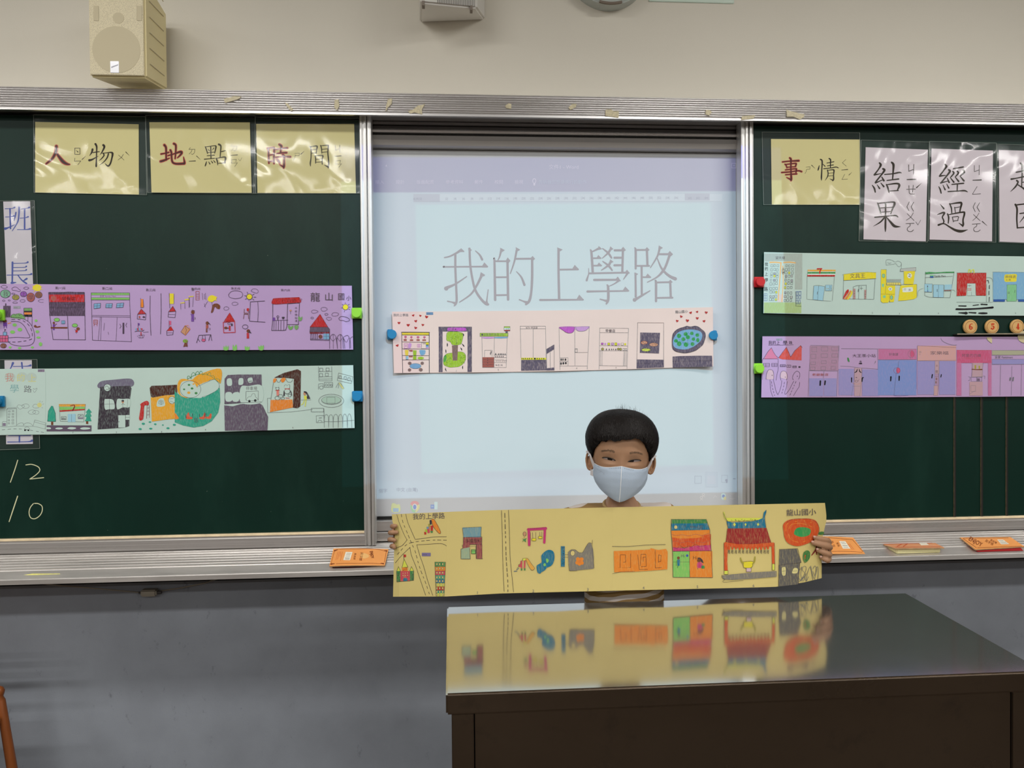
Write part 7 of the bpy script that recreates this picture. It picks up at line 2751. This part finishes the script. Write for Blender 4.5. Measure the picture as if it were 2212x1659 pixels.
# head frame
EYE_Y = HY+.030-.004
he = P(1343, 996.5, EYE_Y); yaw = radians(10.5); FD = Vector((-sin(yaw), -cos(yaw), 0)); RD = Vector((cos(yaw), -sin(yaw), 0)); HC = he-FD*.082
roll = radians(3.6)
def HL(x, f, z):     # local: x image-right, f towards camera, z up (rolled)
    a = x*cos(roll)+z*sin(roll); return HC+RD*a+FD*f+Vector((0, 0, -x*sin(roll)+z*cos(roll)))
TZs = [.114, .108, .095, .075, .05, .025, 0, -.02, -.04, -.06, -.08, -.094, -.102]
TA = [.002, .030, .050, .064, .0705, .072, .0705, .0685, .0645, .0585, .047, .033, .013]
TF = [.002, .035, .058, .073, .080, .0825, .080, .080, .081, .080, .077, .070, .056]
TB = [.002, .037, .064, .082, .092, .094, .088, .078, .062, .044, .026, .008, -.006]
def tab(T, z):
    if z >= TZs[0]: return T[0]
    for i in range(len(TZs)-1):
        if TZs[i] >= z >= TZs[i+1]: t = (TZs[i]-z)/(TZs[i]-TZs[i+1]); return T[i]+(T[i+1]-T[i])*t
    return T[-1]
g = lambda x, z, cx, cz, sx, sz: math.exp(-((x-cx)/sx)**2-((z-cz)/sz)**2)
def relief(x, z):
    r = 0
    for s in (-1, 1):
        r -= .0050*g(x, z, s*.031, .000, .015, .010); r += .0036*g(x, z, s*.031, -.0085, .014, .0042); r += .0022*g(x, z, s*.034, .019, .018, .006); r += .004*g(x, z, s*.036, -.030, .018, .016)
        r += .0035*g(x, z, s*.009, -.034, .005, .006)
    r += .013*g(x, z, 0, -.030, .010, .012)+.0045*g(x, z, 0, -.008, .007, .018); r += .003*g(x, z, 0, -.055, .020, .008)-.002*g(x, z, 0, -.0595, .018, .0018); r += .004*g(x, z, 0, -.088, .016, .010)
    return r
def front(x, z):
    a, f = tab(TA, z), tab(TF, z); q = max(0, 1-(abs(x)/a)**2.3); return f*q**(1/2.3)+relief(x, z)
hv, hf = [], []; NR, NT = 64, 72
for j in range(NR+1):
    t = j/NR; z = .114-(.114+.102)*(.5-.5*cos(pi*t)); a, f, b = tab(TA, z), tab(TF, z), tab(TB, z)
    for i in range(NT):
        th = 2*pi*i/NT; c, s = cos(th), sin(th); e = 2/2.3; x = a*math.copysign(abs(c)**e, c)
        y = (f if s > 0 else b)*math.copysign(abs(s)**e, s)
        if s > .15: y += relief(x, z)*min(1, (s-.15)/.25)
        hv.append(tuple(HL(x, y, z)))
hf = [(j*NT+i, j*NT+(i+1) % NT, (j+1)*NT+(i+1) % NT, (j+1)*NT+i) for j in range(NR) for i in range(NT)]+[tuple(range(NT)), tuple(NR*NT+i for i in range(NT))[::-1]]
ALL_V, ALL_F = [], []
def join(v, f):
    o = len(ALL_V); ALL_V.extend(v); ALL_F.extend(tuple(o+i for i in q) for q in f)
join(hv, hf)
# ears
for s, cx, cz in ((-1, -.0775, -.013), (1, .0775, -.013)):
    mb = MB(); pts = []
    for k in range(15):
        t = radians(-60+k*25.7); pts.append(HL(cx+s*(.0088*cos(t)+.002*sin(t)), .004-.003*cos(t), cz+.0225*sin(t)))
    mb.tube(pts, .0032, n=10, rs=[.0040]+[.0032]*12+[.0034, .0040])
    n, m = 16, 10; o = len(mb.v)
    for j in range(1, m):
        for i in range(n):
            u, v = 2*pi*i/n, pi*j/m; mb.v.append(tuple(HL(cx+s*(-.003+.0095*sin(v)*cos(u)), -.0035+.0030*sin(v)*sin(u), cz-.001+.0205*cos(v))))
    for j in range(m-2):
        for i in range(n): mb.f.append((o+j*n+i, o+j*n+(i+1) % n, o+(j+1)*n+(i+1) % n, o+(j+1)*n+i))
    mb.f.append(tuple(o+i for i in range(n))); mb.f.append(tuple(o+(m-2)*n+i for i in range(n))[::-1])
    mb.tube([HL(cx-s*.006, .003, cz+.010), HL(cx-s*.001, .004, cz+.002), HL(cx-s*.002, .004, cz-.010), HL(cx-s*.006, .002, cz-.018)], .0028, n=8)
    join(mb.v, mb.f)
# trunk, limbs
TY = HC.y+.012
nk = HL(0, -.012, -.085); cx_ = P(1343, 1200, TY).x
neck_lo = Vector((cx_, TY, P(1343, 1098, TY).z)); chest = Vector((cx_+.004, TY, neck_lo.z-.11)); waist = Vector((cx_+.006, TY, .74)); pelvis = Vector((cx_+.006, TY+.005, .63))
shL = P(1262, 1118, TY); shR = P(1432, 1118, TY)
elL = P(1085, 1190, -.500); wrL = P(918, 1168, -.525)
elR = P(1590, 1240, -.455); wrR = P(1722, 1200, -.490)
V = [pelvis, waist, chest, Vector((cx_, TY, neck_lo.z-.03)), neck_lo, nk, shL, elL, wrL, shR, elR, wrR]
E_ = [(0, 1), (1, 2), (2, 3), (3, 4), (4, 5), (3, 6), (6, 7), (7, 8), (3, 9), (9, 10), (10, 11)]
Rr = [(.105, .075), (.098, .070), (.100, .075), (.060, .050), .036, .035, .036, .027, .018, .036, .027, .018]
for s in (-1, 1):
    h = pelvis+Vector((s*.058, 0, -.05)); k = Vector((h.x+s*.005, TY-.005, .34)); an = Vector((k.x, TY+.01, .075)); to = Vector((k.x+s*.012, TY-.10, .028)); i0 = len(V)
    V += [h, k, an, to]; E_ += [(0, i0), (i0, i0+1), (i0+1, i0+2), (i0+2, i0+3)]; Rr += [.064, .042, .028, (.026, .018)]
v, f = skin_mesh(V, E_, Rr, 0, 2); join(v, f)
# hands: palm chain and five finger chains each
hands = []
def surf_h(px, py): return interp(ht, px)+h_tilt(px, py)
def finger(pts, r):
    q = smooth([tuple(p)+(a,) for p, a in zip(pts, r)], n=6); e = Vector(q[-1][:3])-Vector(q[-2][:3]); e.normalize(); ra = q[-1][3]; q[-1] = q[-1]
    for k in (.5, .8, .95): q.append(tuple(Vector(pts[-1])+e*ra*k)+(ra*sqrt(1-k*k),))
    m = MB().tube([a[:3] for a in q], .005, n=12, rs=[a[3] for a in q]); join(m.v, m.f)
# left hand (image left): fingers wrap round the left end with their tips on the front of the paper
palmL = [wrL, P(893, 1165, -.528), P(872, 1161, -.533)]
v, f = skin_mesh(palmL, [(0, 1), (1, 2)], [(.017, .014), (.024, .011), (.027, .010)], 0, 2); join(v, f)
for y0, y1, y2, tipx, mid in ((1141, 1137, 1136, 857, 843), (1153, 1150.5, 1150, 859.5, 838.5), (1166, 1165.5, 1167, 855, 837.5), (1178, 1180, 1182.5, 854, 842)):
    Yp = surf_h(850, y1)
    finger([P(880, y0, -.530), P(862, (y0+y1)/2, Yp+.016), P(mid+8, y1, Yp+.012), P(mid+4.5, y1, Yp+.001), P(mid+8, y1, Yp-.0085), P(tipx-3, y2, Yp-.0105)], [.0076, .0070, .0064, .0061, .0060, .0052])
Yp = surf_h(880, 1140); finger([P(900, 1152, -.532), P(898, 1140, Yp+.017), P(888, 1128, Yp+.012), P(878, 1121, Yp+.011)], [.010, .0085, .0075, .006])
# right hand: four fingers lie across the front of the curled end, thumb behind
palmR = [wrR, P(1752, 1190, -.478), P(1775, 1187, -.482)]
v, f = skin_mesh(palmR, [(0, 1), (1, 2)], [(.017, .014), (.025, .012), (.028, .011)], 0, 2); join(v, f)
for (tx, ty), (kx, ky), my, r in (((1761, 1161.5), (1787, 1167.5), 1172, .0066), ((1757, 1172.5), (1791, 1181), 1184, .0072), ((1767.5, 1188.5), (1790.5, 1197.5), 1196, .0070), ((1774.5, 1204.5), (1788, 1210.5), 1206, .0062)):
    Yk = surf_h(1776, ky); Yt = surf_h(tx+3, ty)
    finger([P(1776, my, -.486), P(1789, my, -.496), P(kx, ky, Yk-.010), P((kx+tx)/2, (ky+ty)/2, (Yk+Yt)/2-.0145), P(tx, ty, Yt-.0095)], [.0085, .0080, r+.0008, r, r*.84])
finger([P(1745, 1178, -.482), P(1752, 1162, -.500), P(1757, 1150, -.512)], [.010, .0085, .0068])
v, f = remesh(ALL_V, ALL_F, .0018, 1)
skin_m = mat('skin', (.37, .205, .115), rough=.52, spec=.35, noise_amt=.04, noise_scale=9, sss=.12)
def mesh_obj(name, v, f, m, parent, smooth_=True):
    me = bpy.data.meshes.new(name); me.from_pydata(v, [], f); me.materials.append(m)
    if smooth_: me.polygons.foreach_set('use_smooth', [True]*len(me.polygons))
    o = bpy.data.objects.new(name, me); COL.objects.link(o); o.parent = parent; return o
body = mesh_obj('body', v, f, skin_m, boy)
# fingernails on the right hand
nail = mat('nail', (.62, .38, .30), rough=.3)
for tx, ty, a in ((1757.5, 1159.2, .2), (1753.5, 1170, .2), (1764, 1186, .2), (1771.5, 1202.5, .2)):
    Yt = surf_h(tx+3, ty)-.0150; c = P(tx+2.2, ty, Yt); mb = MB(); n = 10
    mb.v = [tuple(c+Vector((.0030*cos(k*2*pi/n), .0, .0024*sin(k*2*pi/n)))) for k in range(n)]+[tuple(c+Vector((.0030*cos(k*2*pi/n), .003, .0024*sin(k*2*pi/n)))) for k in range(n)]
    mb.f = [tuple(range(n))]+[(k, (k+1) % n, n+(k+1) % n, n+k) for k in range(n)]
    mb.obj('fingernail', nail, boy)
# ---- eyes
white_e = mat('eye_white', (.34, .28, .27), rough=.25); iris_m = mat('eye_iris', (.012, .008, .007), rough=.12, spec=.6); lash = mat('eyelash', (.012, .008, .006), rough=.6); lidm = mat('lid_shadow', (.25, .14, .08), rough=.6)
def on_face(x, z, off=.0012): return HL(x, front(x, z)+off, z)
for s, ex, ez in ((-1, -.0315, .0015), (1, .0315, .0008)):
    t_in, t_out = -s*.0165, s*.0165
    up = []; lo = []; n = 16
    for i in range(n+1):
        u = i/n; x = ex+t_in+(t_out-t_in)*u; base = ez-.0016+.0032*u
        up.append((x, base+.0036*sin(pi*u)**.8)); lo.append((x, base-.0017*sin(pi*u)))
    mb = MB(); mb.v = [tuple(on_face(x, z, .0006)) for x, z in up]+[tuple(on_face(x, z, .0006)) for x, z in lo]; mb.f = [(i, i+1, n+2+i, n+1+i) for i in range(n)]
    eye = mb.obj('eye', white_e, boy, smooth=True)
    # iris clipped to the narrow opening
    ixc = ex-s*.0030 if s < 0 else ex-.0075; w_ = .0064; mb = MB(); m_ = 10; ins = lambda arr, x: interp(sorted((a, b) for a, b in arr), x)
    for i in range(m_+1):
        x = ixc-w_+2*w_*i/m_; rr = sqrt(max(0, w_*w_-(x-ixc)**2)); zc_ = ez+.0016
        mb.v.append(tuple(on_face(x, min(ins(up, x), zc_+rr), .0010))); 
    for i in range(m_+1):
        x = ixc-w_+2*w_*i/m_; rr = sqrt(max(0, w_*w_-(x-ixc)**2)); zc_ = ez+.0016
        mb.v.append(tuple(on_face(x, max(ins(lo, x), zc_-rr), .0010)))
    mb.f = [(i, i+1, m_+2+i, m_+1+i) for i in range(m_)]; mb.obj('iris', iris_m, eye)
    MB().tube([on_face(x, z+.0004, .0010) for x, z in up], .0009, n=6, rs=[.0006]+[.0011]*(n-1)+[.0006]).obj('upper_lash', lash, boy, smooth=True)
    MB().tube([on_face(x, z-.0002, .0006) for x, z in lo], .0006, n=6, rs=[.0002]+[.0004]*(n-1)+[.0002]).obj('lower_lid_line', lidm, boy, smooth=True)
    MB().tube([on_face(x, z+.0040-.0012*abs(i/n-.5), .0000) for i, (x, z) in enumerate(up)][2:-1], .00035, n=6).obj('lid_crease', lidm, boy, smooth=True)
    # eyebrow hairs
    rnd = random.Random(5+s); mb = MB()
    for k in range(320):
        u = rnd.random(); x = ex+s*(-.014+.032*u); z = ez+.0182+.0050*sin(pi*(.12+.80*u))-.0015*u+rnd.gauss(0, .0015)*(1.1-u*.55)
        dx, dz = s*rnd.uniform(.002, .0038), rnd.uniform(-.0004, .0014)*(1-1.4*u); a = on_face(x, z, .0004); b = on_face(x+dx, z+dz, .0009); w_ = Vector((0, 0, .00018))
        mb.add([a-w_, a+w_, b], [(0, 1, 2)])
    mb.obj('eyebrow', mat('brow_hair', (.17, .105, .062), rough=.8), boy)['kind'] = 'stuff'
# ---- hair
hair_m = mat('black_hair', (.008, .007, .007), rough=.7, spec=.12)
def hairline(th):     # th: 0 image right, 90 front, 180 image left, 270 back
    d = math.degrees(th) % 360
    return interp([(0, -.012), (12, .000), (24, .012), (40, .034), (58, .054), (75, .058), (95, .050), (112, .049), (130, .044), (145, .030), (158, .012), (170, -.002), (180, -.012), (205, -.035), (240, -.050), (270, -.052), (300, -.050), (335, -.035), (360, -.012)], d)
def cap(th, z, off):
    a, f, b = tab(TA, z), tab(TF, z), tab(TB, z); c, s = cos(th), sin(th); e = 2/2.2
    side = abs(c)**1.5; o = off*(1-side)+side*min(off*1.6, interp([(-.05, .004), (-.012, .004), (.010, .0095), (.03, .0160), (.05, .0195), (.2, .0195)], z)+(off-.0125 if off > .0125 else 0))
    nx, ny = math.copysign(abs(c)**e, c), math.copysign(abs(s)**e, s)
    return (a+o)*nx, ((f if s > 0 else b)+o)*ny
hv, hf = [], []; NT = 96; NR = 22
for j in range(NR+1):
    t = j/NR
    for i in range(NT):
        th = 2*pi*i/NT; zl = hairline(th)+.002*sin(17*th)+.0015*sin(41*th); ztop = .120
        z = zl+(ztop-zl)*(1-(1-cos(pi*t/2))) if False else zl+(ztop-zl)*cos(pi/2*t)
        q = sqrt(max(0, 1-((z-.045)/(ztop-.045))**2)) if z > .045 else 1
        if z > .045:
            x45, y45 = cap(th, .050, .0125); p = 1.0; x, y = x45*q**.74, y45*q**.80
        else:
            off = .0125*min(1, .35+(z-zl)/.02); x, y = cap(th, z, off)
        hv.append(tuple(HL(x, y-.002, z)))
hf = [(j*NT+i, j*NT+(i+1) % NT, (j+1)*NT+(i+1) % NT, (j+1)*NT+i) for j in range(NR) for i in range(NT)]
# inner side back to the scalp closes the cap
o = len(hv)
for i in range(NT):
    th = 2*pi*i/NT; z = hairline(th)+.004; x, y = cap(th, z, -.004); hv.append(tuple(HL(x, y, z)))
hf += [(NR*NT+(i+1) % NT, NR*NT+i, o+i, o+(i+1) % NT) for i in range(NT)]
hair = mesh_obj('hair', hv, hf, hair_m, boy)
rnd = random.Random(11); mb = MB(); crown = Vector((.012, -.035))
def cap_point(th, t, lift):
    zl = hairline(th); ztop = .120; z = zl+(ztop-zl)*cos(pi/2*t)
    if z > .045:
        q = sqrt(max(0, 1-((z-.045)/(ztop-.045))**2)); x45, y45 = cap(th, .050, .0125+lift); x, y = x45*q**.74, y45*q**.80; z += lift*(1-q)
    else: x, y = cap(th, z, .0125*min(1, .35+(z-zl)/.02)+lift)
    return x, y-.002, z
for k in range(15000):
    th = rnd.uniform(0, 2*pi); t1 = rnd.random()**.75; t1 = max(.03, t1); L_ = rnd.uniform(.16, .34); sw = rnd.uniform(-.17, .17)
    if sin(th) > .3: sw -= .10*cos(th)
    pts = []; lr = rnd.uniform(-.5, 1)
    for i in range(4):
        u = i/3; tt = t1-(L_)*u; lift = .0010+.0030*sin(pi*u)*rnd.uniform(.2, 1)+(.0016*u*lr)
        thh = th+sw*u*u
        if tt < 0:
            x, y, z = cap_point(thh, 0.0, lift); z += tt*.13*(1+.5*lr)
            y -= (-tt)*.0; p = HL(x, y, z)
        else: p = HL(*cap_point(thh, min(tt, .999), lift))
        pts.append(p)
    w0 = rnd.uniform(.00028, .0006); tan = Vector((-sin(th), 0, 0)); side = (pts[-1]-pts[0]).cross(pts[0]-HC).normalized(); o = len(mb.v)
    for i, p in enumerate(pts):
        w_ = w0*(1, 1, .8, .12)[i]; mb.v += [tuple(p-side*w_), tuple(p+side*w_)]
    mb.f += [(o+2*i, o+2*i+1, o+2*i+3, o+2*i+2) for i in range(3)]
for k in range(120):      # loose hairs on the crown
    x = rnd.uniform(-.02, .075); y = rnd.uniform(-.05, .03); q = HL(x, y, .1175-1.15*x*x*6); d = Vector((rnd.uniform(-.2, .9), rnd.uniform(-.4, .4), rnd.uniform(.3, 1))).normalized(); l_ = rnd.uniform(.012, .028); bnd = Vector((rnd.uniform(-.006, .006), 0, -rnd.uniform(0, .006)))
    a = q; b_ = q+d*l_*.5; c = q+d*l_+bnd; s_ = Vector((.00022, 0, .0001)); o = len(mb.v); mb.v += [tuple(a-s_), tuple(a+s_), tuple(b_-s_), tuple(b_+s_), tuple(c)]; mb.f += [(o, o+1, o+3, o+2), (o+2, o+3, o+4)]
st = mesh_obj('hair_strands', mb.v, mb.f, mat('hair_strand', (.012, .009, .008), rough=.48, spec=.22), hair, False); st['kind'] = 'stuff'
# ---- mask
mask_m = mat('mask_fabric', (.42, .50, .60), rough=.8, spec=.15, noise_amt=.02, noise_scale=20, bump=.15, bump_scale=260)
mv = []; nu, nv = 44, 22
def mask_pt(u, v, off=0.0):
    au = abs(u); ztop = -.0105-.0055*sin(pi*min(1, au/.9))**1.2*(.9)-.004*au; zb_ = -.1005+.050*au**2.4
    z = ztop+(zb_-ztop)*v; a = u*radians(78)
    W_ = interp([(-.106, .012), (-.098, .030), (-.088, .044), (-.075, .0555), (-.060, .0635), (-.045, .0675), (-.02, .0685), (0, .067)], z)
    D_ = interp([(-.106, .072), (-.098, .080), (-.08, .090), (-.06, .098), (-.04, .102), (-.02, .0995), (0, .091)], z)
    x = W_*sin(a)/sin(radians(78)); y = .010+(D_-.010)*cos(a)**.85+.0045*max(0, 1-au*5)*(1-.3*v)
    if z > -.02: y = max(front(min(max(x, -.066), .066), z)+.0015, y-(.004*(1-min(1, v*6))))
    y += .0010*sin(9*u+14*v)*au
    return HL(x, y+off, z)
for lay in (0, 1):
    for j in range(nv+1):
        for i in range(nu+1): mv.append(tuple(mask_pt(-1+2*i/nu, j/nv, -.0012*lay)))
K_ = (nu+1)*(nv+1); mf = []
for j in range(nv):
    for i in range(nu):
        a = j*(nu+1)+i; mf.append((a, a+nu+1, a+nu+2, a+1)); mf.append((K_+a, K_+a+1, K_+a+nu+2, K_+a+nu+1))
mk = mesh_obj('face_mask', mv, mf, mask_m, boy)
MB().tube([mask_pt(0, v_/14, .0006) for v_ in range(15)], .0009, n=6).obj('centre_seam', mat('seam_white', (.80, .83, .86), rough=.7), mk, smooth=True)
stm = mat('stitch_grey', (.22, .23, .27), rough=.7)
for k in range(26):
    u = -.72+1.44*(k+.2)/26
    if abs(u) < .03: continue
    MB().tube([mask_pt(u, .035, .0012), mask_pt(u+.033, .035, .0012)], .00032, n=5).obj('stitch', stm, mk)
MB().tube([mask_pt(u_/20*1.96-.98, .003, .0004) for u_ in range(21)], .0007, n=6).obj('mask_hem', mat('seam_white', (0, 0, 0)), mk, smooth=True)
for q in ([(-.78, .09), (-.78, .16), (-.70, .17), (-.70, .10)], [(-.68, .11), (-.66, .18)], [(-.62, .12), (-.60, .19), (-.54, .13), (-.52, .20)], [(-.50, .16), (-.44, .24)], [(-.44, .16), (-.50, .25)]):
    MB().tube([mask_pt(a, b, .0002) for a, b in q], .00022, n=5).obj('mask_print', mat('print_grey', (.30, .34, .40), rough=.8), mk)
loop_m = mat('ear_loop_white', (.66, .62, .62), rough=.8)
def plate(name, q, m, th=.0012, par=boy):
    f = [Vector(p) for p in q]; n = len(f); mb = MB(); mb.add([tuple(p) for p in f]+[tuple(p+Vector((0, th, 0))) for p in f], [tuple(range(n))]+[tuple(range(n, 2*n))[::-1]]+[(i, (i+1) % n, n+(i+1) % n, n+i) for i in range(n)]); return mb.obj(name, m, par)
m0 = mask_pt(-1, 0.02); m1 = mask_pt(-1, .45); n0 = mask_pt(1, .02); n1 = mask_pt(1, .45); eY = HC.y-.004
plate('ear_loop', [mask_pt(-.88, .02, .0015), HL(-.073, .045, -.001), HL(-.0795, .012, .0125), HL(-.083, .010, .0145), HL(-.0885, .008, .012), HL(-.0885, .008, .0075), HL(-.081, .014, .007), HL(-.0755, .03, -.009), mask_pt(-1, .30, .001)], loop_m)
plate('ear_loop', [mask_pt(.88, .02, .0015), HL(.073, .045, -.001), HL(.0795, .012, .0125), HL(.083, .010, .0145), HL(.0885, .008, .012), HL(.0885, .008, .0075), HL(.081, .014, .007), HL(.0755, .03, -.009), mask_pt(1, .30, .001)], loop_m)
plate('ear_loop', [HL(-.0745, .010, -.033), HL(-.0690, .028, -.033), mask_pt(-.97, .55, .0), mask_pt(-.95, .80, .0), HL(-.0745, .014, -.048)], loop_m)
# ---- shirt, shorts, shoes
sh_m = bpy.data.materials.new('striped_cotton'); sh_m.use_nodes = True; nt = sh_m.node_tree; N = nt.nodes; L = nt.links; b = N['Principled BSDF']; b.inputs['Roughness'].default_value = .9; b.inputs['Specular IOR Level'].default_value = .1
tc = N.new('ShaderNodeTexCoord'); mp = N.new('ShaderNodeMapping'); mp.inputs['Rotation'].default_value = (0, .10, 0); L.new(tc.outputs['Object'], mp.inputs[0])
wv = N.new('ShaderNodeTexWave'); wv.bands_direction = 'Z'; wv.inputs['Scale'].default_value = 13.5; wv.inputs['Distortion'].default_value = 2.2; wv.inputs['Detail'].default_value = 1; wv.inputs['Detail Scale'].default_value = 1.2; L.new(mp.outputs[0], wv.inputs['Vector'])
cr = N.new('ShaderNodeValToRGB'); cr.color_ramp.interpolation = 'CONSTANT'; cr.color_ramp.elements[0].color = (.33, .205, .08, 1); cr.color_ramp.elements[1].position = .52; cr.color_ramp.elements[1].color = (.66, .58, .52, 1); L.new(wv.outputs[0], cr.inputs[0]); L.new(cr.outputs[0], b.inputs['Base Color'])
V = [Vector((cx_+.006, TY, .66)), Vector((cx_+.006, TY, .78)), chest, Vector((cx_, TY, neck_lo.z-.028)), shL, shL+(elL-shL)*.50, shR, shR+(elR-shR)*.50, Vector((cx_, TY, P(1343, 1100, TY).z))]
v, f = skin_mesh(V, [(0, 1), (1, 2), (2, 3), (3, 4), (4, 5), (3, 6), (6, 7), (3, 8)], [(.118, .084), (.112, .082), (.112, .084), (.088, .066), .048, .046, .048, .046, (.062, .052)], 0, 2)
v, f = remesh(v, f, .006, 4); shirt = mesh_obj('shirt', v, f, sh_m, boy)
tanm = mat('tan_cotton', (.40, .27, .12), rough=.9)
mb = MB(); n = 40; pts = [Vector((cx_+.045*cos(2*pi*i/n), TY-.002+.046*sin(2*pi*i/n), P(1343, 1094, TY).z+.004*abs(cos(2*pi*i/n))+.012*sin(2*pi*i/n))) for i in range(n+1)]
MB().tube(pts, .0042, n=10).obj('collar', tanm, shirt, smooth=True)
V = [Vector((cx_+.006, TY+.003, .69)), Vector((cx_+.006, TY+.003, .60))]; Ed = [(0, 1)]; Rs = [(.106, .078), (.108, .080)]
for s in (-1, 1): V += [Vector((cx_+.006+s*.060, TY, .53)), Vector((cx_+.006+s*.066, TY, .38))]; i0 = len(V)-2; Ed += [(1, i0), (i0, i0+1)]; Rs += [.074, .068]
v, f = skin_mesh(V, Ed, Rs, 0, 2); v, f = remesh(v, f, .008, 3); mesh_obj('shorts', v, f, mat('navy_cotton', (.03, .035, .06), rough=.9), boy)
for s in (-1, 1):
    k = Vector((pelvis.x+s*.063, 0, 0)); v, f = skin_mesh([(k.x, TY+.035, .032), (k.x, TY-.03, .036), (k.x+s*.012, TY-.115, .026)], [(0, 1), (1, 2)], [(.034, .030), (.038, .034), (.036, .024)], 0, 2)
    mesh_obj('shoe', [(a, b_, max(c, .002)) for a, b_, c in v], f, mat('shoe_white', (.5, .5, .5), rough=.6), boy)
rebase(boy)
